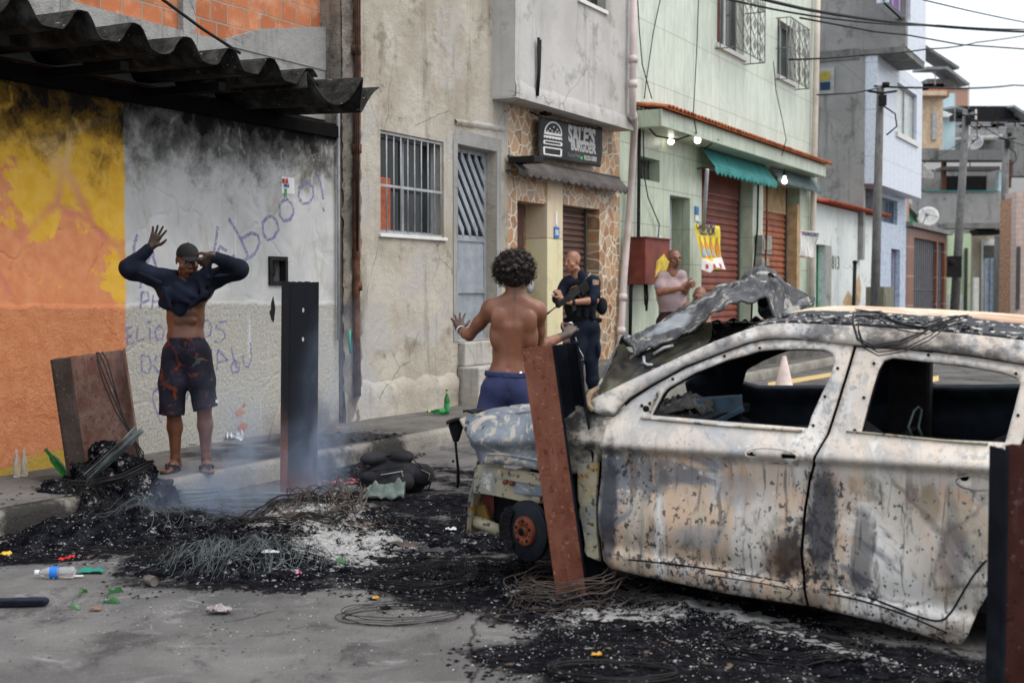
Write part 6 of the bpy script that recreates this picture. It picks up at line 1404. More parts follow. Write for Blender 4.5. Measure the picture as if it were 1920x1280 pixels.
m = Mb(); m.box(xr-.1, xr+.0, .14, WID-.14, .15, .80); m.build('rear_seat_back', M_BURNT, car, bevel=.03)
m = Mb(); m.grid(10, 8, lambda a, b2: (xr+.95-.02*b2, .15+(WID-.3)*a, .15+.65*b2)); m.build('tailgate', M_CAR2, car, solid=.02)
# ---------------- bonnet: folded back, buckled
def m_bonnet():
    m = Mt('sooty buckled bonnet'); c = m.mix(m.th(m.noise(5, 6), .4, .62), (.009, .010, .014), (.045, .048, .054))
    c = m.mix(m.th(m.noise(6, 8, rough=.72, dist=1.2), .54, .59), c, (.27, .26, .22)); c = m.mix(m.ma('MULTIPLY', m.th(m.noise(33, 5), .59, .65), .5), c, (.22, .20, .16))
    c = m.mix(m.ma('MULTIPLY', m.th(m.noise(2.6, 6, m.sc(1, 1, 1, (4, 4, 0)), dist=.6), .61, .68), .75), c, (.24, .26, .28))
    return m.done(c, .6, .0, m.bump(m.noise(30, 6), .45, .006), spec=.5)
M_BON = m_bonnet()
def m_bonin():
    m = Mt('olive sooty inner bonnet'); c = m.mix(m.th(m.noise(4, 6), .35, .62), (.010, .010, .009), (.05, .047, .027))
    c = m.mix(m.th(m.noise(9, 6, dist=1), .60, .66), c, (.13, .13, .115)); return m.done(c, .5, .0, m.bump(m.noise(20, 5), .3, .006), spec=.3)
M_BONI = m_bonin()
LO = [(1190, 664, 6.62), (1215, 652, 6.60), (1255, 638, 6.58), (1290, 622, 6.56), (1322, 600, 6.55), (1352, 577, 6.55), (1390, 567, 6.56), (1430, 573, 6.58), (1450, 582, 6.60), (1463, 592, 6.62)]
UP = [(1158, 645, 7.0), (1188, 640, 7.1), (1235, 612, 7.2), (1280, 585, 7.25), (1325, 557, 7.3), (1362, 537, 7.3), (1395, 522, 7.3), (1422, 518, 7.25), (1448, 520, 7.2), (1478, 548, 7.1)]
def lerpl(Lq, t):
    f = t*(len(Lq)-1); i = min(int(f), len(Lq)-2); f -= i; a, b = Lq[i], Lq[i+1]
    p0 = Lq[max(0, i-1)]; p3 = Lq[min(len(Lq)-1, i+2)]
    return tuple(.5*((2*a[k])+(-p0[k]+b[k])*f+(2*p0[k]-5*a[k]+4*b[k]-p3[k])*f*f+(-p0[k]+3*a[k]-3*b[k]+p3[k])*f**3) for k in range(3))
def bon(u, v):
    a, b = lerpl(LO, u), lerpl(UP, u); A_, B_2 = CD(*a), CD(*b); p = A_.lerp(B_2, v)
    amp = .035+.06*ss_(.5, 1, u); p.z += .022*noise.noise(Vector((u*17, v*9, 2)))+.010*noise.noise(Vector((u*37, v*17, 6)))
    p.z += .05*math.sin(v*PI)+amp*noise.noise(Vector((u*7, v*3.5, 1)))+.02*math.sin(v*14+u*9)*ss_(.6, 1, u)
    p.y += .04*noise.noise(Vector((u*6, v*5, 4)))
    return tuple(p)
m = Mb(); m.grid(80, 28, bon); bn = m.build('bonnet', M_BON, car, solid=.012, offset=0)
tip_l = [(1448, 560, 6.85), (1470, 578, 6.7), (1462, 592, 6.62), (1440, 606, 6.6)]
m = Mb()
def flap(u, v):
    e1 = lerpl([(1424, 518, 7.22), (1448, 519, 7.2), (1480, 535, 7.1), (1528, 561, 7.0)], u); e2 = lerpl([(1442, 603, 6.66), (1458, 604, 6.64), (1485, 592, 6.8), (1526, 564, 6.98)], u)
    p = CD(*e1).lerp(CD(*e2), v); p.z += .035*noise.noise(Vector((u*5, v*4, 8)))-.05*math.sin(v*PI)*(1-u); p.y += -.10*math.sin(v*PI)*(1-u)+.03*noise.noise(Vector((u*8, v*6, 3))); return tuple(p)
m.grid(40, 24, flap); m.build('folded_corner', M_BON, bn, solid=.01, offset=0)
def under(u, v):                                                   # the inner skin, hanging down to the scuttle on the near side
    e1 = lerpl([(1160, 646, 6.98), (1172, 646, 6.9), (1192, 664, 6.64), (1240, 645, 6.62), (1300, 618, 6.60), (1335, 605, 6.6)], u)
    e2 = lerpl([(1118, 738, 6.75), (1125, 746, 6.45), (1150, 742, 6.4), (1200, 716, 6.42), (1260, 700, 6.45), (1300, 690, 6.5)], u)
    p = CD(*e1).lerp(CD(*e2), v); p.y += .08*math.sin(v*PI)+.02*noise.noise(Vector((u*6, v*5, 6))); p.x -= .03*math.sin(v*PI)*(1-u); p.z += .015*noise.noise(Vector((u*9, v*7, 2))); return tuple(p)
m = Mb(); m.grid(50, 26, under); m.build('inner_skin', M_BONI, bn, solid=.01, offset=0)
m = Mb(); m.tube([CD(1160, 646, 6.96), CD(1140, 690, 6.9), CD(1121, 730, 6.75), CD(1119, 742, 6.6), CD(1126, 748, 6.44)], .012, 8); m.build('bonnet_edge', M_BON, bn)
m = Mb(); m.tube([CD(1207, 668, 6.6), CD(1208, 680, 6.58), CD(1214, 684, 6.56), CD(1224, 684, 6.56)], .008, 6); m.tube([CD(1225, 664, 6.6), CD(1245, 652, 6.58), CD(1262, 648, 6.6)], .009, 6); m.build('bonnet_latch', M_LGREY, bn)
m = Mb(); m.tube([CD(1430, 519, 7.15), CD(1445, 514, 7.1), CD(1456, 525, 7.05), CD(1459, 540, 7.0)], .010, 6); m.build('hose_remains', M_BURNT, bn)
# black debris bridging between bonnet and windscreen frame
def deb(u, v):
    p = CD(1300+150*u, 606+34*v-6*u, 7.0-.3*v); p.z += .05*noise.noise(Vector((u*7, v*5, 3))); p.y += .05*noise.noise(Vector((u*9, v*6, 7))); return tuple(p)
m = Mb(); m.grid(40, 16, deb); m.build('windscreen_remains', M_BURNT, car, solid=.006)
m = Mb()
for i in range(9): p = CD(1316+i*13, 605+1.0*math.sin(i)-i*.2, 6.9); m.box(-.010, .016, -.004, .004, -.004, .004, Matrix.Translation(p))
m.build('slotted_trim', M_LGREY, car)
def deb2(u, v):
    p = CD(1225+150*u, 690-45*u+30*(v-.5), 6.9-.3*v); p.z += .04*noise.noise(Vector((u*7, v*5, 13))); p.y += .05*noise.noise(Vector((u*9, v*6, 17))); return tuple(p)
m = Mb(); m.grid(40, 14, deb2); m.build('scuttle_remains', M_BURNT, car, solid=.006)
m = Mb(); m.tube([CD(1290, 688, 6.7), CD(1310, 668, 6.72), CD(1345, 668, 6.75), CD(1390, 655, 6.8)], [.02, .03, .025, .02], 8); m.build('wiper_remains', M_BURNT, car)
# headlight bracket dangling at the nose
m = Mb(); q0 = CD(862, 788, 6.75)
m.grid(14, 6, lambda a, b2: tuple(CD(838+47*a, 793-7*math.sin(a*PI)+3*b2, 6.85-.14*b2))); cap_ = m.build('headlight_bracket', M_BURNT, car, solid=.012)
m = Mb(); m.lathe([(.038, .06), (.040, .03), (.022, -.03), (.014, -.05)], Matrix.Translation(CD(855, 810, 6.78)), 14, False); m.tube([CD(854, 826, 6.78), CD(856, 850, 6.78), CD(859, 880, 6.78), CD(859, 905, 6.78), CD(857, 915, 6.78)], [.012, .010, .012, .016, .006], 8, flat=.5); m.lathe([(0, 0), (.008, 0), (.008, .004), (0, .004)], Matrix.Translation(CD(850, 864, 6.77))@Matrix.Rotation(PI/2, 4, 'X'), 8)
m.build('dangling_strip', M_BURNT, cap_)
m = Mb(); m.grid(20, 8, lambda a, b2: tuple(CD(868+105*a, 772-7*math.sin(a*PI*1.5)*a-3*b2, 6.7-.1*a+.25*b2)+Vector((0, 0, .02*noise.noise(Vector((a*7, b2*4, 0))))))); m.build('fender_edge_remains', M_BURNT, car, solid=.006)
m = Mb(); m.tube([CD(930, 770, 6.6), CD(955, 763, 6.62), CD(967, 768, 6.6)], .008, 6); m.build('bent_clip', M_BURNT, car)
# ---------------------------------------------------------------- people: one continuous skin each, clothes as children
class Sdf:
    def __init__(s, lo, hi, h):
        s.lo = np.array(lo, float); s.h = h; s.n = (np.ceil((np.array(hi)-s.lo)/h)).astype(int)+1; s.d = np.full(s.n, 1.0, np.float32)
    def _box(s, lo, hi):
        a = np.clip(np.floor((np.array(lo)-s.lo)/s.h).astype(int), 0, s.n-1); b = np.clip(np.ceil((np.array(hi)-s.lo)/s.h).astype(int)+1, 1, s.n)
        if np.any(b <= a): return None
        sl = tuple(slice(a[i], b[i]) for i in range(3))
        g = np.meshgrid(*[s.lo[i]+s.h*np.arange(a[i], b[i]) for i in range(3)], indexing='ij'); return sl, g
    def _mix(s, sl, d, k, sub=False):
        o = s.d[sl]
        if sub:
            d = -d; h = np.clip(.5-.5*(o-d)/k, 0, 1); s.d[sl] = (o*(1-h)+d*h+k*h*(1-h)).astype(np.float32)
        else:
            h = np.clip(.5+.5*(o-d)/k, 0, 1); s.d[sl] = (o*(1-h)+d*h-k*h*(1-h)).astype(np.float32)
    def cap(s, a, b, ra, rb, k=.02, sub=False, flat=None):            # round cone; flat=(axis vector, factor) squeezes it
        a = np.array(a, float); b = np.array(b, float); m = max(ra, rb)*1.3+k+2*s.h
        q = s._box(np.minimum(a, b)-m, np.maximum(a, b)+m)
        if q is None: return s
        sl, (X, Y, Z) = q; ab = b-a; L = max(ab.dot(ab), 1e-9)
        t = np.clip(((X-a[0])*ab[0]+(Y-a[1])*ab[1]+(Z-a[2])*ab[2])/L, 0, 1)
        dx, dy, dz = X-a[0]-t*ab[0], Y-a[1]-t*ab[1], Z-a[2]-t*ab[2]
        if flat is not None:
            f = np.array(flat[0], float); f /= np.linalg.norm(f); c = dx*f[0]+dy*f[1]+dz*f[2]; g = flat[1]-1
            dx, dy, dz = dx+f[0]*c*g, dy+f[1]*c*g, dz+f[2]*c*g
        s._mix(sl, np.sqrt(dx*dx+dy*dy+dz*dz)-(ra+(rb-ra)*t), k, sub); return s
    def ell(s, c, r, R=None, k=.02, sub=False):
        c = np.array(c, float); r = np.array(r, float); m = r.max()+k+2*s.h; q = s._box(c-m, c+m)
        if q is None: return s
        sl, (X, Y, Z) = q; X, Y, Z = X-c[0], Y-c[1], Z-c[2]
        if R is not None:
            R = np.array(R)[:3, :3]; X, Y, Z = (R[0, 0]*X+R[1, 0]*Y+R[2, 0]*Z, R[0, 1]*X+R[1, 1]*Y+R[2, 1]*Z, R[0, 2]*X+R[1, 2]*Y+R[2, 2]*Z)
        k0 = np.sqrt((X/r[0])**2+(Y/r[1])**2+(Z/r[2])**2); k1 = np.sqrt((X/r[0]**2)**2+(Y/r[1]**2)**2+(Z/r[2]**2)**2)+1e-9
        s._mix(sl, k0*(k0-1)/k1, k, sub); return s
    def cut(s, p, n, k=.004):                                         # keep the side n points away from
        X, Y, Z = np.meshgrid(*[s.lo[i]+s.h*np.arange(s.n[i]) for i in range(3)], indexing='ij'); n = np.array(n, float)/np.linalg.norm(n)
        d = (X-p[0])*n[0]+(Y-p[1])*n[1]+(Z-p[2])*n[2]; s.d = np.maximum(s.d, d).astype(np.float32); return s
    def wrinkle(s, amp, f, seed=0, fz=1.0, sl=None):
        X, Y, Z = np.meshgrid(*[s.lo[i]+s.h*np.arange(s.n[i]) for i in range(3)], indexing='ij')
        near = np.abs(s.d) < .03; x, y, z = X[near], Y[near], Z[near]; r = random.Random(seed); v = np.zeros_like(x)
        for i in range(14):
            a = np.array([r.uniform(-1, 1), r.uniform(-1, 1), r.uniform(-1, 1)*fz]); a /= np.linalg.norm(a); ff = f*r.uniform(.5, 2.0)
            ph = r.uniform(0, 6.28)+2.0*np.sin((x*r.uniform(-1, 1)+y*r.uniform(-1, 1)+z*r.uniform(-1, 1))*f*.6)
            w = np.sin((x*a[0]+y*a[1]+z*a[2])*ff+ph); v += np.sign(w)*np.abs(w)**1.5*(1.0/ff)
        s.d[near] += (v*amp*f/6).astype(np.float32); return s
    def mesh(s):
        d = s.d; n = s.n; ins = d < 0; c = np.zeros(n-1, int)
        for i in (0, 1):
            for j in (0, 1):
                for k in (0, 1): c += ins[i:n[0]-1+i, j:n[1]-1+j, k:n[2]-1+k]
        act = (c > 0) & (c < 8); idx = -np.ones(n-1, int); ai = np.argwhere(act); idx[act] = np.arange(len(ai))
        P = np.zeros((len(ai), 3)); W = np.zeros(len(ai)); I, J, K = ai.T
        cor = [(i, j, k) for i in (0, 1) for j in (0, 1) for k in (0, 1)]
        for a in range(8):
            for b in range(a+1, 8):
                ca, cb = np.array(cor[a]), np.array(cor[b])
                if np.abs(ca-cb).sum() != 1: continue
                da = d[I+ca[0], J+ca[1], K+ca[2]]; db = d[I+cb[0], J+cb[1], K+cb[2]]; x = (da < 0) != (db < 0); t = np.where(x, da/(da-db+1e-12), 0)
                P += (ca+(cb-ca)*t[:, None])*x[:, None]; W += x
        V = s.lo+(ai+P/W[:, None])*s.h; fs = []
        for ax in range(3):
            sa = [slice(None)]*3; sb = [slice(None)]*3; sa[ax] = slice(0, -1); sb[ax] = slice(1, None)
            A_, B_3 = ins[tuple(sa)], ins[tuple(sb)]; e = np.argwhere(A_ != B_3); o = [q for q in range(3) if q != ax]
            e = e[(e[:, o[0]] > 0) & (e[:, o[1]] > 0) & (e[:, o[0]] < n[o[0]]-1) & (e[:, o[1]] < n[o[1]]-1)]
            def g(u, v): q = e.copy(); q[:, o[0]] -= u; q[:, o[1]] -= v; return idx[q[:, 0], q[:, 1], q[:, 2]]
            Q = np.stack([g(0, 0), g(1, 0), g(1, 1), g(0, 1)], 1); fl = A_[e[:, 0], e[:, 1], e[:, 2]]
            if ax == 1: fl = ~fl
            Q = np.where(fl[:, None], Q, Q[:, ::-1]); fs.append(Q)
        return V, np.concatenate(fs)
    def build(s, name, mat, parent=None, attrs=None, org=(0, 0, 0)):
        V, Fq = s.mesh(); me = bpy.data.meshes.new(name); me.from_pydata((V-np.array(org)).tolist(), [], Fq.tolist())
        me.polygons.foreach_set('use_smooth', [True]*len(me.polygons))
        for k, fn in (attrs or {}).items():
            a = me.attributes.new(k, 'FLOAT', 'POINT'); a.data.foreach_set('value', np.asarray(fn(V), dtype=np.float32))
        me.materials.append(mat); o = bpy.data.objects.new(name, me); COL.objects.link(o)
        if parent: o.parent = parent
        return o
def m_skin(name, a, b, soot=(.030, .017, .013)):
    m = Mt(name); c = m.mix(m.th(m.noise(7, 6, rough=.6), .35, .65), a, b); c = m.mix(m.ma('MULTIPLY', m.th(m.noise(40, 4), .55, .7), .25), c, tuple(q*.6 for q in a))
    s = m.at('soot'); k = m.th(m.ma('ADD', s, m.ma('MULTIPLY', m.ma('SUBTRACT', m.noise(14, 6, rough=.65), .5), .7)), .35, .75)
    c = m.mix(m.ma('MULTIPLY', m.ma('MULTIPLY', k, .88), m.th(s, .02, .2)), c, soot); h = m.at('hair'); c = m.mix(h, c, (.012, .009, .008)); l = m.at('lip'); c = m.mix(l, c, (a[0]*.9, a[1]*.55, a[2]*.6))
    return m.done(c, .43, 0, m.bump(m.noise(120, 3), .15, .002), spec=.45, sss=.08)
def m_cloth(name, col, var=.25, scale=5, extra=None, rough=.9):
    m = Mt(name); c = m.mix(m.th(m.noise(scale, 5), .3, .7), tuple(q*(1-var) for q in col), tuple(q*(1+var) for q in col))
    if extra: c = extra(m, c)
    return m.done(c, rough, 0, m.bump(m.ma('ADD', m.noise(240, 2), m.ma('MULTIPLY', m.noise(18, 5), 2.0)), .25, .004), spec=.2)
def V3(p): return np.array(p, float)
def unit(v): v = V3(v); return v/(np.linalg.norm(v)+1e-9)
def dist_seg(V, a, b):
    a, b = V3(a), V3(b); ab = b-a; t = np.clip(((V-a)@ab)/max(ab@ab, 1e-9), 0, 1); return np.linalg.norm(V-a-t[:, None]*ab, axis=1)
def basis(f, u):                                                     # columns: right, forward, up
    f = unit(f); u = unit(u); r = np.cross(f, u); r = unit(r); u = np.cross(r, f); return r, f, u
def head(S, c, f, u, sc=1.0, k=.012, nosek=.006, bald=True):         # c: middle of the head; f faces, u top
    r, f, u = basis(f, u); R = np.stack([r, f, u], 1); P = lambda x, y, z: V3(c)+(r*x+f*y+u*z)*sc
    S.ell(P(0, -.018, .035), V3((.074, .094, .085))*sc, R, k); S.ell(P(0, .02, -.02), V3((.062, .072, .085))*sc, R, k*1.5)
    S.ell(P(0, .030, -.078), V3((.045, .052, .038))*sc, R, k*1.8); S.ell(P(0, .066, -.100), V3((.020, .016, .015))*sc, R, .014)
    for s_ in (-1, 1):
        S.ell(P(s_*.045, .055, -.028), V3((.024, .020, .020))*sc, R, .016); S.ell(P(s_*.052, .005, -.072), V3((.016, .030, .020))*sc, R, .02)
        S.ell(P(s_*.031, .094, .010), V3((.021, .014, .012))*sc, R, .010, True); S.ell(P(s_*.031, .076, .008), V3((.0135, .0135, .0125))*sc, R, .003)
        S.ell(P(s_*.032, .086, .030), V3((.024, .012, .007))*sc, R, .008)
        S.ell(P(s_*.077, -.012, .0), V3((.009, .020, .031))*sc, R, .004); S.ell(P(s_*.083, -.006, .002), V3((.006, .010, .017))*sc, R, .004, True)
    S.cap(P(0, .088, .018), P(0, .108, -.020), .009*sc, .013*sc, .008); S.ell(P(0, .108, -.024), V3((.019, .013, .011))*sc, R, .006)
    for s_ in (-1, 1): S.ell(P(s_*.008, .112, -.033), V3((.0045, .005, .004))*sc, R, .003, True)
    S.ell(P(0, .087, -.056), V3((.026, .014, .009))*sc, R, .006); S.ell(P(0, .084, -.069), V3((.022, .015, .009))*sc, R, .006)
    S.ell(P(0, .104, -.0625), V3((.024, .014, .0022))*sc, R, .003, True)
    return P
def neck(S, a, b, r=.056): S.cap(a, b, r*1.15, r, .03)
def hand(S, w, fd, nrm, thumb, curl=(.15, .2, .25, .3), spread=.16, sc=1.0, side=1, tc=.3):
    # w wrist, fd finger direction, nrm back-of-hand normal, thumb: sideways direction of the thumb
    f = unit(fd); t = unit(V3(thumb)-f*np.dot(thumb, f)); n = np.cross(f, t); n = n if np.dot(n, nrm) > 0 else -n
    pc = V3(w)+f*.045*sc
    for i, x in enumerate((-.030, -.010, .010, .030)):
        S.cap(V3(w)+t*x*.55*sc+f*.01*sc, V3(w)+f*.088*sc+t*x*sc, .015*sc, .0125*sc, .014)
    tips = []
    for i, (x, L) in enumerate(((.031, .070), (.011, .080), (-.010, .074), (-.029, .057))):
        b = V3(w)+f*(.090-.004*abs(i-1))*sc+t*x*sc; a0 = spread*(1.5-i)/1.5; cur = curl[i]; p = b; r0 = .0092*sc
        for j, l in enumerate((.45, .31, .24)):
            ang = cur*(j+.6); d = unit((f*math.cos(a0)+t*math.sin(a0))*math.cos(ang)-n*math.sin(ang)); q = p+d*L*l*sc
            S.cap(p, q, r0*(1-.07*j), r0*(1-.07*(j+1)), .004); p = q
        tips.append(p)
    b = V3(w)+f*.022*sc+t*.024*sc; d1 = unit(t*.85+f*.6-n*tc*.6); q = b+d1*.042*sc; S.cap(b, q, .016*sc, .0115*sc, .012)
    d2 = unit(t*(.6-tc*.4)+f*.85-n*tc); q2 = q+d2*.032*sc; S.cap(q, q2, .0110*sc, .0098*sc, .004); q3 = q2+unit(d2+f*.3)*.022*sc; S.cap(q2, q3, .0098*sc, .0080*sc, .004)
    return tips
def arm(S, sh, el, wr, r=(.052, .046, .040, .027), k=.02):
    sh, el, wr = V3(sh), V3(el), V3(wr); S.cap(sh, sh*.45+el*.55, r[0], r[1], k); S.cap(sh*.5+el*.5, el, r[1], r[2]*.95, k)
    m = el*.68+wr*.32; S.cap(el, m, r[2]*.98, r[2]*.98, k); S.cap(m, wr, r[2]*.95, r[3], k)
def foot(S, an, d, sc=1.0):
    an = V3(an); d = unit(V3((d[0], d[1], 0))); s = np.cross(d, (0, 0, 1)); an2 = V3((an[0], an[1], .05))
    S.cap(an, an2-d*.02, .036, .034, .02); S.cap(an2-d*.035-V3((0, 0, .018)), an2+d*.05-V3((0, 0, .006)), .030, .034, .02); S.cap(an2+d*.05-V3((0, 0, .008)), an2+d*.12-V3((0, 0, .03)), .034, .024, .02, flat=None)
    for i, (x, L, rr_) in enumerate(((-.032, .185, .014), (-.012, .188, .0105), (.006, .180, .0098), (.022, .170, .0095), (.036, .157, .009))):
        S.cap(an2+d*.11+s*x*.8-V3((0, 0, .032)), an2+d*L*.98+s*x-V3((0, 0, .037)), rr_*1.1, rr_, .005)
def person(lab, org): return thing('person', lab, 'person', org)
class Fig:                                                            # places joints on sight lines, in metres from the figure's feet
    def __init__(s, x, y, z, Y):
        g = At(x, 500, Y); s.o = Vector((g.x, Y, z)); s.Y = Y; s.org = np.array(s.o)
    def p(s, px, py, dy=0.0): q = At(px, py, s.Y+dy)-s.o; return V3(q)
# ======== man on the pavement, jersey pulled up, arms raised
F1 = Fig(352, 0, .155, 9.53)
A1 = person('man in black cap raising both arms with navy top pulled up over his chest', F1.o); p = F1.p
SKA = m_skin('dark brown skin', (.105, .040, .020), (.155, .062, .032))
sL, sR = p(304, 524, 0), p(397, 524, .02); eL, eR = p(241, 503, -.02), p(448, 504, -.04); wL, wR = p(284, 462, .0), p(398, 478, -.17)
S = Sdf((-.62, -.34, -.02), (.56, .28, 2.0), .0058)
hc = p(352, 489, -.04); P1 = head(S, hc, (.42, -1, -.28), (.06, -.12, 1), 1.02)
neck(S, p(350, 535, .03), p(350, 508, .0))
S.cap(p(322, 545, .02), p(380, 545, .03), .075, .075, .05); S.ell(p(348, 560, 0), (.150, .105, .17), None, .05); S.ell(p(332, 560, -.05), (.075, .05, .06), None, .03); S.ell(p(366, 560, -.05), (.075, .05, .06), None, .03)
S.ell(p(348, 598, .01), (.142, .095, .14), None, .05); S.ell(p(348, 632, .0), (.140, .100, .10), None, .05)
for i in range(2): S.ell(p(337, 586+i*15, -.075), (.030, .012, .02), None, .03); S.ell(p(358, 586+i*15, -.075), (.030, .012, .02), None, .03)
S.ell(p(347, 612, -.10), (.006, .010, .008), None, .006, True)
for sg, cx in ((-1, 304), (1, 397)): S.cap(p(348+sg*30, 520, .02), p(cx, 524, .01), .05, .058, .04)
arm(S, sL, eL, wL, (.056, .050, .044, .029)); arm(S, sR, eR, wR, (.056, .050, .044, .029))
hand(S, wL, V3(p(303, 420, -.01))-wL, (0, 1, 0), (1, 0, .1), (.05, .08, .12, .14), .30, 1.03)
hand(S, wR, V3(p(381, 494, -.16))-wR+V3((0, -.02, 0)), (.3, -1, .3), (-.3, -.4, .8), (1.3, 1.2, 1.1, 1.1), .08, 1.0, tc=.6)
hipL, hipR = p(328, 672, .02), p(370, 670, .02); knL, knR = p(325, 762, -.03), p(382, 758, -.03); anL, anR = p(329, 858, .02), p(386, 856, .02)
for h_, k_, a_ in ((hipL, knL, anL), (hipR, knR, anR)):
    S.cap(h_, k_, .088, .056, .03); S.cap(k_, k_*.6+a_*.4+V3((0, .018, 0)), .054, .055, .03); S.cap(k_*.6+a_*.4+V3((0, .018, 0)), a_, .053, .034, .03)
foot(S, anL, (-.25, -1)); foot(S, anR, (.35, -1))
def soot1(V): return np.clip(1.15-np.minimum(dist_seg(V, wL, p(303, 420)), dist_seg(V, wR, p(381, 494, -.16)))/.14, 0, 1)*1.0+np.clip((.55-V[:, 2])/.9, 0, .35)
def hair1(V):
    q = V-P1(0, .0, .0); ch = np.exp(-((V[:, 0]-p(347, 575)[0])/.055)**2-((V[:, 2]-p(347, 585)[2])/.09)**2)*(V[:, 1] < -.03)*.45
    return np.clip(ch+(np.linalg.norm(V-P1(0, .075, -.085), axis=1) < .035)*.35+np.maximum(.0, 1-np.linalg.norm(V-P1(.031, .10, .034), axis=1)/.02)*.9+np.maximum(.0, 1-np.linalg.norm(V-P1(-.031, .10, .034), axis=1)/.02)*.9, 0, 1)
def lip(P_): return lambda V: (np.linalg.norm((V-P_(0, .092, -.0625))*V3((1, 1, 1.6)), axis=1) < .024)*.7
S.build('body', SKA, A1, {'soot': soot1, 'hair': hair1, 'lip': lip(P1)})
def eyes(P_, par, sc=1.0, sk=(.30, .27, .24)):
    m = Mb()
    for s_ in (-1, 1):
        c = P_(s_*.031, .0795, .0095); m.lathe([(0, .0125), (.006, .0108), (.0105, .006), (.012, 0), (.0, -.006)], Matrix.Translation(c)@Vector(P_(0, 1, 0)-P_(0, 0, 0)).to_track_quat('Z', 'Y').to_matrix().to_4x4(), 12)
    e = m.build('eyes', plain('eye white', sk, .25, bump=0), par); m = Mb()
    for s_ in (-1, 1): c = P_(s_*.031, .0915, .0095); m.lathe([(0, .001), (.0052, 0), (.0052, -.002)], Matrix.Translation(c)@Vector(P_(0, 1, 0)-P_(0, 0, 0)).to_track_quat('Z', 'Y').to_matrix().to_4x4(), 10, False)
    m.build('iris', plain('dark iris', (.02, .012, .008), .2, bump=0), e)
eyes(P1, A1)
# navy top bunched over chest and arms
M_NAVY = m_cloth('navy sweatshirt', (.006, .009, .020), .5)
S = Sdf((-.62, -.34, .9), (.56, .28, 1.95), .0062)
for s_, e_, w_ in ((sL, eL, wL), (sR, eR, wR)):
    S.cap(s_, e_, .078, .068, .03); S.cap(e_, e_*.25+w_*.75+(w_-e_)*.10, .068, .040, .03)
    S.ell(e_*.9+s_*.1+V3((0, 0, -.02)), (.05, .05, .05), None, .04)
S.cap(p(316, 528, .0), p(386, 528, .01), .085, .085, .05); S.ell(p(346, 550, -.03), (.178, .148, .10), None, .05)
S.cap(p(306, 568, -.03), p(338, 580, -.08), .035, .042, .04); S.cap(p(338, 578, -.08), p(387, 548, -.06), .045, .040, .04); S.cap(p(310, 548, .05), p(386, 545, .08), .06, .06, .05)
S.cap(p(385, 530, -.10), p(391, 492, -.15), .045, .022, .03); S.cap(p(372, 540, -.11), p(385, 500, -.15), .035, .022, .03); S.cap(p(325, 524, -.03), p(345, 528, -.07), .04, .045, .04); S.cap(p(345, 528, -.07), p(378, 515, -.12), .04, .03, .04)
for (a_, b_, r_) in (((318, 545), (352, 566), .014), ((330, 535), (365, 556), .013), ((352, 580), (388, 548), .012), ((308, 540), (318, 575), .012), ((372, 525), (384, 555), .012), ((392, 520), (430, 515), .010), ((262, 512), (300, 530), .011)):
    S.cap(p(*a_, -.15), p(*b_, -.16), r_, r_, .035)
S.ell(p(354, 513, -.04), (.085, .10, .060), None, .02, True)
S.cap(p(303, 600, 0), p(395, 596, 0), .12, .12, .02, True) if 0 else None
S.wrinkle(.0085, 34, 3); S.build('sweatshirt', M_NAVY, A1)
# cap
M_CAPB = m_cloth('black cap cloth', (.016, .016, .017), .3)
S = Sdf(tuple(P1(0, 0, .05)-.17), tuple(P1(0, 0, .05)+.17), .004); r_, f_, u_ = basis((.42, -1, -.28), (.06, -.12, 1)); Rm = np.stack([r_, f_, u_], 1)
S.ell(P1(0, -.018, .042), (.083, .104, .086), Rm, .01); S.cut(P1(0, 0, .030), -u_+f_*.12); S.ell(P1(0, .105, .036), (.062, .062, .010), Rm, .012); S.ell(P1(0, -.018, .128), (.008, .008, .006), Rm, .004)
S.ell(P1(0, -.018, .03), (.077, .097, .080), Rm, .004, True); S.build('cap', M_CAPB, A1)
# board shorts with rusty leaf pattern
def leafpat(m, c):
    n = m.noise(5.5, 6, m.sc(1, 1, 1.2), .62, 2.2); c = m.mix(m.th(n, .56, .63), c, (.13, .030, .012)); c = m.mix(m.ma('MULTIPLY', m.th(m.noise(11, 5, m.sc(1, 1, 1, (3, 3, 3)), .6, 1.5), .60, .68), .7), c, (.05, .07, .055)); return c
M_BOARD = m_cloth('dark board shorts', (.012, .012, .022), .5, extra=leafpat)
S = Sdf((-.34, -.26, .30), (.36, .30, 1.12), .0062)
S.ell(p(348, 650, .01), (.145, .112, .10), None, .04); S.cap(p(348, 632, .0), p(348, 650, .0), .128, .13, .03)
for h_, q_ in ((p(330, 668, .01), p(320, 768, -.02)), (p(369, 668, .01), p(387, 760, -.02))): S.cap(h_, h_*.5+q_*.5, .105, .104, .05); S.cap(h_*.5+q_*.5, q_+V3((0, 0, -.06)), .100, .092, .03)
S.cut(p(348, 630), (0, -.1, 1)); S.cut(p(322, 777), (-.06, 0, -1)) if 0 else None
z1_, z2_ = p(320, 777)[2], p(387, 766)[2]; X, Y_, Z = np.meshgrid(*[S.lo[i]+S.h*np.arange(S.n[i]) for i in range(3)], indexing='ij')
zc_ = np.where(X < p(350, 700)[0], z1_, z2_+(X-p(387, 700)[0])*.25); S.d = np.maximum(S.d, (zc_-Z)).astype(np.float32); S.wrinkle(.008, 22, 5, .4)
for q_, zz_ in ((p(320, 772, -.03), z1_), (p(387, 764, -.03), z2_)): S.ell(V3((q_[0], q_[1], zz_-.01)), (.078, .080, .05), None, .004, True)
sh_ = S.build('shorts', M_BOARD, A1)
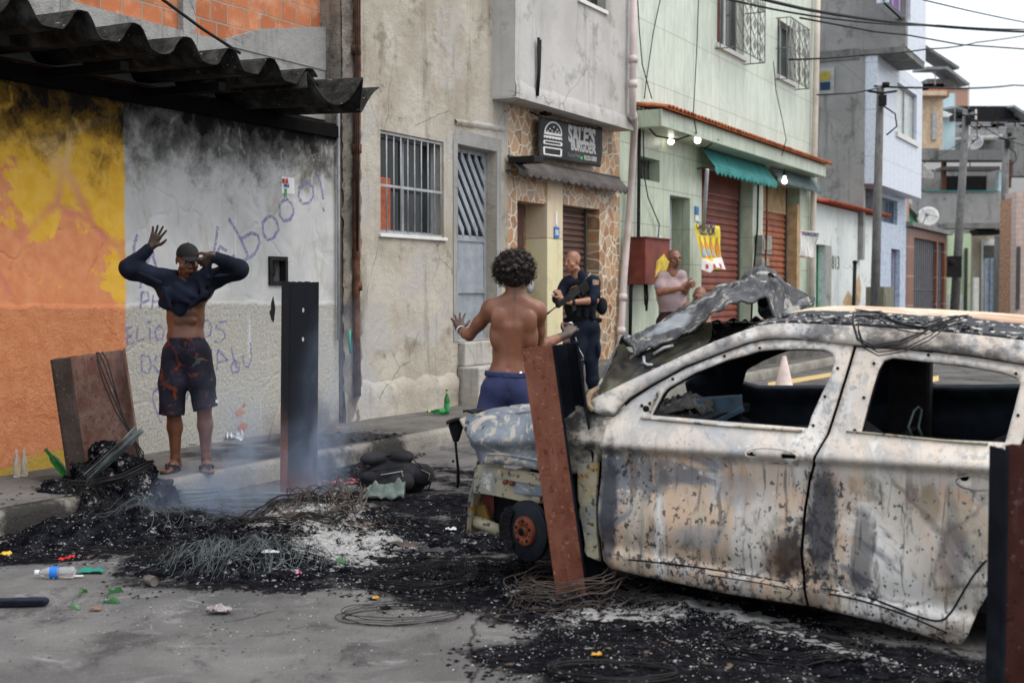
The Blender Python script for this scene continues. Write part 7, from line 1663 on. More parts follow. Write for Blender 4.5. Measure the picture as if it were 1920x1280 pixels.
m = Mb(); c_ = p(348, 637, -.135); m.tube([c_+V3((-.02, 0, .0)), c_+V3((0, -.008, .008)), c_+V3((.02, 0, 0)), c_+V3((.012, -.006, -.06))], .004, 6); m.tube([c_+V3((0, 0, 0)), c_+V3((-.02, -.006, -.015)), c_+V3((-.035, -.004, .0)), c_+V3((-.012, -.006, -.05))], .004, 6); m.build('drawstring', M_BLACKP, sh_)
m = Mb(); c_ = p(407, 752, -.11); m.box(c_[0]-.010, c_[0]+.006, c_[1]-.003, c_[1]+.004, c_[2]-.012, c_[2]+.012); m.build('tag', M_PRINTW, sh_)
def flipflop(an, d, par):
    an = V3(an); d = unit(V3((d[0], d[1], 0))); s = np.cross(d, (0, 0, 1)); c0 = V3((an[0], an[1], -.004)); m = Mb()
    outl = []
    for i in range(24):
        t = 2*PI*i/24; L = .145*math.cos(t); w_ = (.043+.010*math.cos(t)-.006*math.cos(2*t))*math.sin(t); outl.append((L+.065, w_))
    V, fs = cdt(outl); n = len(V)
    for z0_, z1_ in ((0, .018),):
        m.add([tuple(c0+d*a+s*b+V3((0, 0, z1_))) for a, b in V]+[tuple(c0+d*a+s*b+V3((0, 0, z0_))) for a, b in V], fs+[tuple(i+n for i in f[::-1]) for f in fs]+[(i+n, (i+1) % len(outl)+n, (i+1) % len(outl), i) for i in range(len(outl))])
    o = m.build('flip_flop', M_BLACKP, par, bevel=.003); m = Mb(); tt = c0+d*.155+s*-.012+V3((0, 0, .02)); up = c0+d*.11+V3((0, 0, .068))
    for sg in (-1, 1): m.tube([tt, up+s*sg*.012-V3((0, 0, .006)), c0+d*.055+s*sg*.047+V3((0, 0, .045)), c0+d*.02+s*sg*.045+V3((0, 0, .01))], [.006, .012, .012, .008], 8, flat=.6)
    m.build('strap', M_BLACKP, o)
flipflop(anL, (-.25, -1), A1); flipflop(anR, (.35, -1), A1)
# ======== bare-backed man in the road, seen from behind
F2 = Fig(955, 0, 0, 8.9); p = F2.p
A2 = person('bare backed man with dark curly hair and navy shorts holding both hands out', F2.o)
SKB = m_skin('brown skin', (.175, .066, .034), (.225, .095, .052))
S = Sdf((-.52, -.42, -.02), (.56, .52, 1.92), .0058)
hc = p(965, 516, .0); P2 = head(S, hc, (.12, 1, -.12), (0, .06, 1), .98)
neck(S, p(965, 560, -.01), p(965, 535, -.0), .057)
C7 = p(965, 555, -.01)
S.cap(p(930, 580, -.01), p(1000, 584, -.01), .070, .068, .05); S.ell(p(963, 612, .0), (.152, .105, .18), None, .05); S.ell(p(957, 660, .01), (.128, .092, .16), None, .05); S.ell(p(952, 700, .0), (.135, .105, .11), None, .05)
S.cap(p(950, 562, -.02), p(925, 574, -.02), .045, .045, .04); S.cap(p(980, 562, -.02), p(1003, 577, -.02), .045, .045, .04)        # trapezius
for sg, (x, y) in ((-1, (937, 598)), (1, (990, 602))): S.ell(p(x+sg*2, y, -.083), (.055, .026, .070), None, .022); S.ell(p(x+sg*6, y+30, -.05), (.05, .045, .10), None, .035)
S.cap(p(963, 575, -.122), p(953, 690, -.104), .014, .016, .026, True)
for sg in (-1, 1):
    S.cap(p(960+sg*9, 615, -.066), p(952+sg*9, 705, -.062), .026, .026, .05)
sL, sR = p(919, 582, .0), p(1008, 586, .0); eL, wL = p(880, 628, .10), p(862, 618, .30); eR, wR = p(1010, 650, .12), p(1061, 628, .30)
S.ell(sL, (.066, .066, .075), None, .03); S.ell(sR, (.066, .066, .078), None, .03)
arm(S, sL, eL, wL, (.054, .047, .040, .026)); arm(S, sR, eR, wR, (.054, .048, .042, .028))
hand(S, wL, V3((-.02, .10, .10)), (0, -1, .5), (1, 0, .2), (.05, .05, .08, .1), .38, 1.0)
S_w = V3((.02, .08, .06)); hand(S, wR, V3((.07, .08, .075)), (0, -.6, 1), (-1, .2, .5), (.55, .6, .65, .6), .25, 1.05)
hipL, hipR = p(930, 720, .0), p(975, 720, .0); knL, knR = V3((hipL[0]-.03, .02, .50)), V3((hipR[0]+.05, .03, .50)); anL, anR = V3((knL[0]-.02, -.05, .09)), V3((knR[0]+.03, -.04, .09))
for h_, k_, a_ in ((hipL, knL, anL), (hipR, knR, anR)):
    S.cap(h_, k_, .090, .056, .03); S.cap(k_, k_*.6+a_*.4+V3((0, -.018, 0)), .054, .056, .03); S.cap(k_*.6+a_*.4+V3((0, -.018, 0)), a_, .054, .034, .03)
foot(S, anL, (-.1, 1)); foot(S, anR, (.2, 1))
def soot_and_line2(V):
    sp_ = np.exp(-((V[:, 0]-np.interp(V[:, 2], [.9, C7[2]], [p(953, 690)[0], C7[0]]))/.024)**2)*np.clip((V[:, 2]-1.15)/.3, 0, 1)*(V[:, 1] < 0)*.52  # darker line down the spine, mixed in with the hand soot
    bl = sum(np.exp(-(np.linalg.norm(V-p(x, y, -.11), axis=1)/r)**2)*a for x, y, r, a in ((937, 566, .022, .6), (975, 566, .03, .5), (1000, 575, .05, .35), (930, 640, .05, .25)))
    h = np.clip(1.3-np.minimum(dist_seg(V, wL, wL+V3((-.02, .15, .15))), dist_seg(V, wR, wR+V3((.1, .15, .04))))/.13, 0, 1)
    return np.clip(np.maximum(sp_+bl, h), 0, 1)
S.build('body', SKB, A2, {'soot': soot_and_line2, 'hair': lambda V: V[:, 0]*0, 'lip': lip(P2)})
# curly hair: many small curls over the skull
def m_hair():
    m = Mt('black curly hair'); return m.done(m.mix(m.th(m.noise(40, 3), .4, .6), (.010, .007, .006), (.032, .022, .017)), .65, 0, m.bump(m.noise(160, 3), .8, .004), spec=.4)
M_HAIR = m_hair()
S = Sdf(tuple(P2(0, 0, .03)-.20), tuple(P2(0, 0, .03)+.20), .0052); rr = random.Random(3); r_, f_, u_ = basis((.12, 1, -.12), (0, .06, 1)); Rm = np.stack([r_, f_, u_], 1)
S.ell(P2(0, -.025, .045), (.122, .120, .114), Rm, .02); S.ell(P2(0, -.055, -.02), (.090, .060, .07), Rm, .03)
for i in range(330):
    t = rr.uniform(0, 2*PI); zz_ = rr.uniform(-.75, 1); q = math.sqrt(1-zz_*zz_); d = V3((math.cos(t)*q, math.sin(t)*q-.0, zz_))
    if d[1] > .55 and zz_ < .45: continue
    rad = .134*(1+.10*rr.random())*(1-.10*(zz_ < -.3)); c_ = P2(d[0]*rad, -.028+d[1]*rad, .036+d[2]*rad*.95); r0 = rr.uniform(.008, .016); S.ell(c_, (r0, r0, r0), None, .006)
hr_ = S.build('hair', M_HAIR, A2)
m = Mb()
for i in range(2000):                                                 # loose curls breaking the outline
    t = rr.uniform(0, 2*PI); zz_ = rr.uniform(-.8, 1); q = math.sqrt(1-zz_*zz_); d = V3((math.cos(t)*q, math.sin(t)*q, zz_))
    if d[1] > .6 and zz_ < .4: continue
    b_ = P2(d[0]*.134, -.028+d[1]*.132, .036+d[2]*.127); a1 = unit(np.cross(d, (rr.random(), rr.random(), rr.random()))); a2 = np.cross(d, a1); R0 = rr.uniform(.005, .010); ph_ = rr.random()*6
    Lc = rr.uniform(.006, .040); dd_ = V3(P2(*d)-P2(0, 0, 0)); m.tube([b_+dd_*(Lc*k/6)+(a1*math.cos(ph_+k*1.1)+a2*math.sin(ph_+k*1.1))*R0 for k in range(7)], .0011, 3, False)
m.build('curls', M_HAIR, hr_)
M_SHORT = m_cloth('navy shorts', (.035, .042, .105), .2)
S = Sdf((-.36, -.30, .38), (.42, .32, 1.05), .0062)
S.ell(p(952, 722, .0), (.165, .135, .13), None, .05); S.cap(p(952, 694, 0), p(952, 712, 0), .128, .14, .03); S.ell(p(935, 735, -.045), (.085, .095, .10), None, .04); S.ell(p(972, 735, -.045), (.085, .095, .10), None, .04)
S.cap(p(930, 735, .0), p(916, 800, .0), .11, .115, .04); S.cap(p(975, 735, .0), p(988, 800, .0), .11, .115, .04); S.cap(p(954, 735, -.15), p(953, 800, -.14), .006, .014, .03, True)
S.cut(p(952, 697), (.05, 0, 1)); S.cut(p(952, 838), (0, 0, -1)); S.wrinkle(.009, 24, 9, .4); so_ = S.build('shorts', M_SHORT, A2)
S = Sdf((-.3, -.3, .85), (.3, .3, 1.02), .006); S.cap(p(952, 690, 0), p(952, 712, 0), .133, .137, .03); S.ell(p(952, 700, 0), (.16, .125, .1), None, .04); S.cut(p(952, 696), (.05, 0, 1)); S.cut(p(952, 706), (-.05, 0, -1)); S.wrinkle(.004, 70, 2, .1); S.build('waistband', M_SHORT, so_)
m = Mb(); m.lathe([(0, 0), (.012, 0), (.014, .006), (.01, .012), (0, .014)], Matrix.Translation(p(976, 699, -.14))@Matrix.Rotation(PI/2, 4, 'X'), 12)
m.build('lighter', plain('chrome', (.5, .5, .5), .2, .9, bump=0), so_)
m = Mb(); ax = (wL-eL)/np.linalg.norm(wL-eL); qd = Vector(ax).to_track_quat('Z', 'Y').to_matrix().to_4x4(); m.lathe([(.031, -.008), (.034, -.008), (.034, .008), (.031, .008), (.031, -.008)], Matrix.Translation(wL-ax*.03)@qd, 20, False); m.build('bracelet', M_WHITE, A2)
m = Mb(); k0 = wR+V3((.05, .04, -.0)); m.tube([p(1079, 632, .38), p(1086, 655, .36), p(1093, 667, .36), p(1094, 674, .36), p(1089, 675, .36)], .004, 6); o_ = m.build('wire', plain('bright steel wire', (.55, .55, .55), .25, .8, bump=0)); o_.location = F2.o; tag(o_, 'short bright wire dangling from the right hand of the bare backed man', 'wire')
m = Mb(); c_ = p(1070, 607, .36); m.lathe([(0, 0), (.013, 0), (.013, .012), (0, .014)], Matrix.Translation(c_), 10); o_ = m.build('bottle_cap', M_WHITE); o_.location = F2.o; tag(o_, 'small white cap between the fingers of the bare backed man', 'cap')
# ======== officer with rifle
F3 = Fig(1095, 0, .155, 16.2); p = F3.p
A3 = person('shaven headed officer in navy uniform and black vest pointing a rifle downwards', F3.o)
SKC = m_skin('tan skin', (.30, .135, .080), (.36, .17, .105), (.10, .06, .05))
S = Sdf((-.52, -.46, -.02), (.48, .42, 2.02), .009)
hc = p(1073, 491, -.05); P3 = head(S, hc, (-.75, -.75, -.12), (-.12, -.08, 1), 1.13, .014)
neck(S, p(1085, 530, .0), p(1078, 506, -.02), .066)
M_UNI = m_cloth('navy uniform', (.008, .012, .024), .4); M_VEST = m_cloth('black vest', (.009, .010, .013), .4)
sN, sF = p(1113, 530, -.05), p(1062, 532, .05); eN, wN = p(1116, 563, -.20), p(1070, 567, -.34); eF, wF = p(1045, 560, -.1), p(1053, 560, -.32)
arm(S, sN, eN, wN, (.058, .052, .046, .032), .02); arm(S, sF, eF, wF, (.058, .052, .046, .032), .02)
S.cap(p(1070, 535, 0), p(1108, 535, 0), .08, .08, .05); S.ell(p(1090, 560, 0), (.12, .09, .16), None, .04)
hand(S, wN, p(1050, 563, -.38)-wN, (0, -.5, 1), (-.3, .6, .6), (.9, 1, 1, 1), .05, 1.15, tc=.5); hand(S, wF, p(1050, 548, -.30)-wF+V3((-.02, -.02, 0)), (-.2, 0, 1), (-.6, -.5, 0), (1.0, 1.1, 1.1, 1.1), .05, 1.1, tc=.5)
def soot3(V): return np.clip(.42-dist_seg(V, eN, wN)/.12, 0, 1)*.9
def hair3(V): return np.clip(((V-hc)@unit(P3(0, 0, 1)-P3(0, 0, 0)) > .06)*.16+sum(np.maximum(0, 1-np.linalg.norm(V-P3(s_*.031, .098, .034), axis=1)/.026)*.8 for s_ in (-1, 1))+(np.linalg.norm(V-P3(0, .08, -.085), axis=1) < .045)*.14, 0, 1)
S.build('body', SKC, A3, {'soot': soot3, 'hair': hair3, 'lip': lip(P3)}); eyes(P3, A3)
S = Sdf((-.46, -.42, .02), (.48, .42, 1.66), .009)
S.cap(sN, sN*.25+eN*.75, .082, .068, .03); S.cap(sN*.25+eN*.75, eN*.9+wN*.1, .068, .064, .02); S.cap(sF, eF, .080, .066, .03); S.cap(eF, eF*.5+wF*.5, .064, .052, .02)
S.cap(p(1070, 530, 0), p(1110, 530, 0), .095, .095, .05); S.ell(p(1092, 570, 0), (.185, .15, .24), None, .05); S.cap(p(1088, 520, -.01), p(1086, 514, -.01), .08, .075, .02); S.cap(p(1080, 505, -.02), p(1077, 498, -.03), .058, .062, .004, True)
S.ell(p(1097, 612, .0), (.17, .15, .16), None, .05)
kR, kL = p(1082, 672, -.08), p(1108, 674, .02)
aR, aL = p(1084, 738, -.02), p(1113, 735, .08)
for h_, k_, a_ in ((p(1086, 620, -.03), kR, aR), (p(1108, 622, .05), kL, aL)): S.cap(h_, k_, .125, .085, .04); S.cap(k_, k_*.4+a_*.6, .084, .080, .03); S.cap(k_*.4+a_*.6, a_+V3((0, 0, .04)), .078, .066, .03)
S.ell(p(1122, 655, -.02), (.03, .09, .11), None, .03); S.wrinkle(.010, 22, 12); uo_ = S.build('uniform', M_UNI, A3)
S = Sdf((-.30, -.36, .92), (.42, .34, 1.6), .009); S.ell(p(1088, 572, -.02), (.205, .175, .26), None, .04); S.cut(p(1090, 537), (.1, 0, 1)) if 0 else None
for (x, y, dy) in ((1072, 580, -.19), (1084, 584, -.20), (1066, 560, -.17), (1080, 556, -.19), (1098, 585, -.18), (1112, 588, -.13)): S.cap(p(x, y-5, dy), p(x, y+7, dy), .035, .035, .012)
S.ell(p(1129, 574, .0), (.07, .09, .11), None, .02); S.cap(p(1060, 600, -.02), p(1125, 600, .0), .03, .03, .02); S.wrinkle(.004, 40, 14)
for a_, b_ in ((sN, eN), (sF, eF)): S.cap(a_+V3((0, 0, .02)), b_, .078, .066, .01, True)
ve_ = S.build('vest', M_VEST, A3)
m = Mb(); q = [p(1103, 518, -.14), p(1092, 532, -.19), p(1076, 548, -.26), p(1064, 560, -.33)]; m.tube(q, .022, 6, flat=.3); m.build('sling', M_BLACKP, A3)
m = Mb(); c_ = p(1117, 532, -.15); Rb = Matrix.Translation(c_)@Matrix.Rotation(.45, 4, 'Z')@Matrix.Rotation(.15, 4, 'Y')
V, fs = cdt([(-.045, .05), (.045, .05), (.045, -.01), (.0, -.055), (-.045, -.01)][::-1]); m.add([Rb@Vector((x, 0, z)) for x, z in V]+[Rb@Vector((x*.75, -.004, z*.75)) for x, z in V], [(0, 1, 2, 3, 4)]); m.add([Rb@Vector((x, 0, z)) for x, z in V], fs)
m.build('sleeve_badge', plain('pale badge', (.50, .50, .50), .6, bump=0), uo_, solid=.004); m = Mb(); m.add([Rb@Vector((x*.7, -.008, z*.7)) for x, z in V], fs); m.build('badge_centre', plain('badge ochre', (.40, .22, .15), .6, bump=0), uo_, solid=.002)
m = Mb(); t_ = text_mesh('POLICIA', .03, .001, 'CENTER', 1, .001); Rt = Matrix.Translation(p(1104, 519, -.145))@Matrix.Rotation(-.9, 4, 'Y')@Matrix.Rotation(PI/2, 4, 'X'); m.add([Rt@Vector(v) for v in t_.v], t_.f); m.build('sleeve_lettering', M_PRINTW, uo_)
m = Mb(); ax = unit(wN-eN); qd = Vector(ax).to_track_quat('Z', 'Y').to_matrix().to_4x4(); m.lathe([(.034, -.02), (.038, -.02), (.038, .02), (.034, .02)], Matrix.Translation(wN-ax*.03)@qd, 16, False); m.build('watch', M_BLACKP, A3)
for a_ in (aR, aL):
    S = Sdf(tuple(V3((a_[0], a_[1], 0))-V3((.2, .3, .03))), tuple(V3((a_[0], a_[1], 0))+V3((.2, .25, .32))), .009); d_ = V3((-.45, -1, 0))/1.1
    S.cap(V3((a_[0], a_[1], .24)), V3((a_[0], a_[1], .07)), .066, .060, .02); S.cap(V3((a_[0], a_[1], .05)), V3((a_[0], a_[1], .045))+d_*.17, .055, .045, .03); S.cut((0, 0, .0), (0, 0, -1)); S.build('boot', M_BLACKP, A3)
# rifle
mu, st_ = Vector(p(1025, 589, -.62)), Vector(p(1087, 541, -.24)); dv = (st_-mu); L = dv.length; q = dv.to_track_quat('X', 'Z').to_matrix().to_4x4()
m_o = thing('rifle', 'black assault rifle held muzzle down by the shaven headed officer', 'rifle', F3.o+mu); 
def rb(x0, x1, y, z0, z1, name, mat=M_BLACKP, bev=.004, sh=0):
    m = Mb(); m.box(x0, x1, -y, y, z0, z1, q@Matrix.Rotation(sh, 4, 'Y')); return m.build(name, mat, m_o, bevel=bev)
M_GUN = plain('gun metal', (.035, .036, .038), .4, .5, bump=.05)
m = Mb(); m.lathe([(.008, .05), (.008, .34)], q@Matrix.Rotation(PI/2, 4, 'Y'), 10); m.lathe([(.013, 0), (.013, .055), (.010, .06)], q@Matrix.Rotation(PI/2, 4, 'Y'), 12); m.build('barrel', M_GUN, m_o)
rb(.20, .40, .028, -.030, .030, 'handguard', bev=.008); rb(.40, .62, .024, -.040, .036, 'receiver', M_GUN); rb(.62, L, .018, -.02, .014, 'stock_tube', M_GUN); rb(L-.02, L+.14, .024, -.09, .03, 'stock')
rb(.21, .22, .006, .03, .075, 'front_sight', M_GUN, .002); rb(.44, .54, .010, .036, .055, 'rail_sight', M_GUN, .002)
m = Mb(); m.box(-.03, .03, -.012, .012, -.17, 0, q@Matrix.Translation((.47, 0, -.03))@Matrix.Rotation(.2, 4, 'Y')); m.build('magazine', M_GUN, m_o, bevel=.004)
m = Mb(); m.box(-.016, .016, -.014, .014, -.11, 0, q@Matrix.Translation((.58, 0, -.03))@Matrix.Rotation(-.3, 4, 'Y')); m.build('grip', M_BLACKP, m_o, bevel=.006)
# ======== onlooker in a pink shirt
F4 = Fig(1258, 0, .45, 19.4); p = F4.p
A4 = person('heavy man in pale pink shirt with glasses standing in front of the green wall', F4.o)
SKD = m_skin('light brown skin', (.24, .105, .062), (.29, .135, .085), (.2, .1, .06))
S = Sdf((-.45, -.45, -.02), (.50, .4, 1.86), .010)
hc = p(1264, 485, -.02); P4 = head(S, hc, (.42, -1, -.05), (0, 0, 1), 1.22, .016)
neck(S, p(1259, 512, 0), p(1262, 500, 0), .075)
sN, sF = p(1240, 524, -.0), p(1278, 524, .05); eN, wN = p(1236, 548, -.12), p(1277, 541, -.26); eF, wF = p(1284, 548, -.1), p(1288, 536, -.28)
arm(S, sN, eN, wN, (.068, .058, .055, .036), .02); arm(S, sF, eF, wF, (.068, .058, .052, .036), .02); S.cap(sN, sF, .09, .09, .05); S.ell(p(1260, 550, 0), (.15, .12, .2), None, .04)
hand(S, wN, (1, -.2, .15), (0, -1, .3), (-.1, -.2, 1), (.9, 1, 1, 1), .05, 1.2, tc=.5); hand(S, wF, (.3, -.4, .1), (0, -1, .3), (-.1, -.2, 1), (1, 1, 1.1, 1), .05, 1.2, tc=.5)
for x in (1248, 1272): S.cap(p(x, 620, 0), p(x, 660, 0), .1, .07, .03); S.cap(p(x, 660, 0), V3((p(x, 600)[0], 0, .08)), .065, .045, .03); foot(S, V3((p(x, 600)[0], 0, .08)), (.1, -1))
def hair4(V): return np.clip(((V-hc)@unit(P4(0, -.35, 1)-P4(0, 0, 0)) > .085)*.55+(np.linalg.norm(V-P4(0, .10, -.045), axis=1) < .028)*.65+(np.linalg.norm(V-P4(0, .08, -.095), axis=1) < .05)*.40, 0, 1)
S.build('body', SKD, A4, {'soot': lambda V: V[:, 0]*0, 'hair': hair4, 'lip': lambda V: V[:, 0]*0}); eyes(P4, A4)
def glasses(P_, par, col=M_BLACKP):
    m = Mb()
    for s_ in (-1, 1):
        m.tube([P_(s_*.033+.021*math.cos(a), .104, .008+.015*math.sin(a)) for a in np.linspace(0, 2*PI, 13)], .0022, 5, False); m.tube([P_(s_*.054, .104, .012), P_(s_*.078, .06, .012), P_(s_*.080, -.01, .01)], .002, 5)
    m.tube([P_(-.012, .106, .010), P_(.012, .106, .010)], .002, 5); m.build('glasses', col, par)
glasses(P4, A4)
M_PINK = m_cloth('pale pink shirt', (.36, .27, .275), .1)
S = Sdf((-.45, -.45, .7), (.50, .4, 1.66), .010)
S.cap(p(1243, 518, 0), p(1276, 518, .03), .095, .095, .05); S.ell(p(1258, 555, 0), (.215, .19, .28), None, .05); S.ell(p(1262, 566, -.06), (.20, .17, .20), None, .06); S.cap(sN, eN*.6+sN*.4, .095, .090, .03); S.cap(sF, eF*.6+sF*.4, .09, .088, .03)
S.cap(p(1258, 580, 0), p(1258, 596, 0), .19, .20, .04); S.cut(p(1258, 587), (0, -.1, -1)); S.cap(p(1260, 514, -.02), p(1262, 500, -.03), .072, .09, .01, True); S.wrinkle(.011, 18, 21, .6); S.build('shirt', M_PINK, A4)
def flor(m, c): return m.mix(m.th(m.noise(14, 5, dist=2), .55, .62), c, (.12, .05, .05))
M_FLOR = m_cloth('dark floral shorts', (.03, .02, .025), .4, extra=flor)
S = Sdf((-.4, -.4, .4), (.45, .4, .98), .010); S.cap(p(1258, 592, 0), p(1258, 602, 0), .18, .18, .04)
for x in (1246, 1272): S.cap(p(x, 605, 0), p(x, 650, 0), .13, .11, .04)
S.cut(p(1258, 586), (0, 0, 1)); S.cut(p(1258, 655), (0, 0, -1)); S.wrinkle(.005, 24, 22, .6); S.build('shorts', M_FLOR, A4)
# ======== seated onlooker in red
F5 = Fig(1306, 0, .45, 18.2); p = F5.p
A5 = person('man in red vest and glasses sitting low behind the burnt car bonnet', F5.o)
S = Sdf((-.4, -.55, -.02), (.42, .4, 1.36), .010); hc = p(1311, 556, -.05); P5 = head(S, hc, (-.25, -1, -.25), (.15, -.1, 1), 1.15, .016); neck(S, p(1305, 578, 0), p(1309, 566, -.02), .07)
sN, sF = p(1290, 577, -.0), p(1322, 582, .0); arm(S, sN, p(1288, 605, -.1), p(1300, 620, -.3), (.065, .055, .05, .035)); arm(S, sF, p(1328, 608, -.1), p(1315, 622, -.3), (.065, .055, .05, .035)); S.cap(sN, sF, .08, .08, .05); S.ell(p(1305, 605, 0), (.17, .14, .24), None, .05)
hand(S, p(1300, 620, -.3), (.6, -1, 0), (0, 0, 1), (1, 0, 0), (.5, .5, .5, .5), .1, 1.1); hand(S, p(1315, 622, -.3), (-.6, -1, 0), (0, 0, 1), (-1, 0, 0), (.5, .5, .5, .5), .1, 1.1)
for sg in (-1, 1): S.cap((sg*.1, .0, .47), (sg*.14, -.40, .50), .085, .06, .03); S.cap((sg*.14, -.40, .50), (sg*.14, -.38, .09), .058, .04, .03); foot(S, (sg*.14, -.38, .09), (0, -1))
def hair5(V): return np.clip(((V-hc)@unit(P5(0, -.35, 1)-P5(0, 0, 0)) > .085)*.35, 0, 1)
S.build('body', SKD, A5, {'soot': lambda V: V[:, 0]*0, 'hair': hair5, 'lip': lambda V: V[:, 0]*0}); eyes(P5, A5); glasses(P5, A5)
S = Sdf((-.4, -.45, .45), (.42, .4, 1.2), .010); S.cap(p(1294, 580, 0), p(1318, 584, 0), .085, .085, .05); S.ell(p(1305, 608, 0), (.19, .16, .25), None, .05); S.cap(p(1306, 575, -.03), p(1309, 562, -.05), .08, .1, .01, True); S.wrinkle(.005, 24, 31); S.build('vest', m_cloth('red vest', (.38, .02, .02), .2), A5)
S = Sdf((-.4, -.55, .25), (.42, .4, .75), .010)
for sg in (-1, 1): S.cap((sg*.1, .0, .49), (sg*.13, -.33, .50), .11, .09, .04)
S.build('shorts', M_SHORT, A5)
m = Mb(); m.box(-.22, .22, -.18, .20, .36, .40); 
for sx_ in (-.19, .19):
    for sy_ in (-.15, .17): m.box(sx_-.02, sx_+.02, sy_-.02, sy_+.02, 0, .36)
o_ = m.build('stool', M_DOORBR, bevel=.005); o_.location = F5.o; tag(o_, 'low dark wooden stool under the man in the red vest', 'stool')
# ---------------------------------------------------------------- steel posts driven in as a barricade
def m_steel(name, a, b, soot, sz0, sz1, dens=.5, flip=False):
    m = Mt(name); x, y, z = m.xyz(); c = m.mix(m.th(m.noise(9, 7, m.sc(1, 1, .6), .66), .35, .65), a, b)
    c = m.mix(m.ma('MULTIPLY', m.th(m.noise(28, 6, rough=.7), .56, .66), .7), c, tuple(q*.35 for q in a)); c = m.mix(m.ma('MULTIPLY', m.th(m.noise(5, 6, m.sc(3, 3, .5)), .54, .66), .45), c, tuple(q*1.35+.01 for q in b))
    c = m.mix(m.ma('MULTIPLY', m.th(m.noise(45, 4, m.sc(1, 1, 1, (3, 3, 3))), .63, .68), .6), c, tuple(q*1.5+.05 for q in b))
    k = m.ma('ADD', z, m.ma('MULTIPLY', m.ma('SUBTRACT', m.noise(4, 6, m.sc(2.5, 2.5, .6)), .5), dens)); c = m.mix(m.ma('MULTIPLY', m.th(k, sz0, sz1), .97), c, soot)
    return m.done(c, .8, .0, m.bump(m.noise(60, 5), .6, .004), spec=.15)
M_SOOTSHADE = plain('sooty and shaded blue black steel', (.007, .009, .013), .6, .0, var=.35, scale=6, bump=.25, dirt=.25, dcol=(.035, .04, .045))
def hpost(label, base, top, wd, fl, rz, mats, name='steel_post', holes=(), tf=.012):
    # H section standing from base to top: flanges wd wide, web fl deep; built upright then leaned
    b_, t_ = Vector(base), Vector(top); L = (t_-b_).length; R_ = Vector((0, 0, 1)).rotation_difference(t_-b_).to_matrix().to_4x4()
    o = thing(name, label, 'steel post', b_); o.rotation_euler = (R_@Matrix.Rotation(rz, 4, 'Z')).to_euler(); return o, L
def jag(m_, x0, x1, y0, y1, z0, z1, n=14, amp=.006, holes=()):       # plate with a torch-cut uneven top
    lng = abs(x1-x0) > abs(y1-y0); out = [(0, z0), (1, z0)]+[(1-i/n, z1+amp*(noise.noise(Vector((i*.9, x0*7, 1)))*1.5)) for i in range(n+1)]
    w_ = (x1-x0) if lng else (y1-y0); out = [(a*w_, b) for a, b in out]
    q = Mb(); q.slab(out, holes, 0, (y1-y0) if lng else (x1-x0))
    for v in q.v: m_.v.append((x0+v[0], y0+v[1], v[2]) if lng else (x0+v[1], y0+v[0], v[2]))
    b = len(m_.v)-len(q.v); m_.f += [tuple(i+b for i in f) for f in q.f]; m_.sm += q.sm
# left channel, open side to the camera
M_ST1 = m_steel('reddish scorched channel steel', (.13, .060, .045), (.20, .125, .105), (.02, .016, .015), 2.0, 3.0)
b1 = At(205, 905, 9.05); t1 = At(166, 664, 9.05)
o, L = hpost('wide rusty steel channel leaning by the burnt tyres on the kerb', (b1.x, b1.y, .02), (t1.x, t1.y, t1.z), 0, 0, math.radians(16), None)
m = Mb(); jag(m, -.24, .24, .05, .062, 0, L); m.build('web', M_ST1, o)
M_ST1D = m_steel('brown black channel steel', (.030, .021, .017), (.05, .036, .03), (.02, .016, .015), 2.0, 3.0); m = Mb(); jag(m, -.252, -.240, -.10, .062, 0, L-.005, 6); m.build('flange', M_ST1D, o); m = Mb(); jag(m, .240, .252, -.05, .062, 0, L+.01, 6); m.build('flange', M_ST1, o)
m = Mb(); jag(m, -.239, -.12, -.105, -.093, 0, L-.006, 6); m.build('flange_lip', M_ST1D, o)
m = Mb(); pts = [(.06, -.02, L+.005), (.07, -.05, L-.06), (.09, -.06, L-.2), (.13, -.07, L-.42), (.20, -.08, L-.62), (.255, -.08, L-.74), (.26, -.09, L-.84), (.22, -.10, L-.88)]
for k in range(4): m.tube([(x+.012*k*(1 if i < 5 else .3)-.02*math.sin(i+k), y, z-.02*k*(i > 1)) for i, (x, y, z) in enumerate(pts)], .005, 5)
w_ = m.build('hanging_wire', M_CABLE); w_.matrix_world = Matrix.Identity(4); w_.location = o.location; w_.rotation_euler = o.rotation_euler; tag(w_, 'loose black wires hung over the top of the wide rusty channel', 'wire')
# centre post
M_ST2 = m_steel('post steel sooty above', (.12, .042, .022), (.17, .065, .035), (.010, .012, .016), .30, .75, .35)
b1 = At(560, 938, 9.23); t1 = At(563, 528, 9.23)
o, L = hpost('tall black steel post with two round holes standing in the smoke', (b1.x, b1.y, -.02), (t1.x, t1.y, t1.z), 0, 0, math.radians(0), None)
M_ST2B = m_steel('main face of the post', (.10, .035, .022), (.14, .055, .032), (.008, .012, .017), .04, .30, .3); m = Mb(); L_ = L; jag(m, -.078, .133, .0, .012, 0, L, 16, .006, [ringp(.10, L-.205, .009, .017, 0, 2*PI*.93, 11), ringp(.10, L-.415, .009, .017, 0, 2*PI*.93, 11)]); m.build('flange', M_ST2B, o)
m = Mb(); jag(m, -.133, -.080, -.012, .0, 0, L, 6); m.build('flange_edge', M_ST2, o); m = Mb(); jag(m, -.10, -.088, .013, .17, 0, L-.004, 6); m.build('web', M_SOOTSHADE, o)
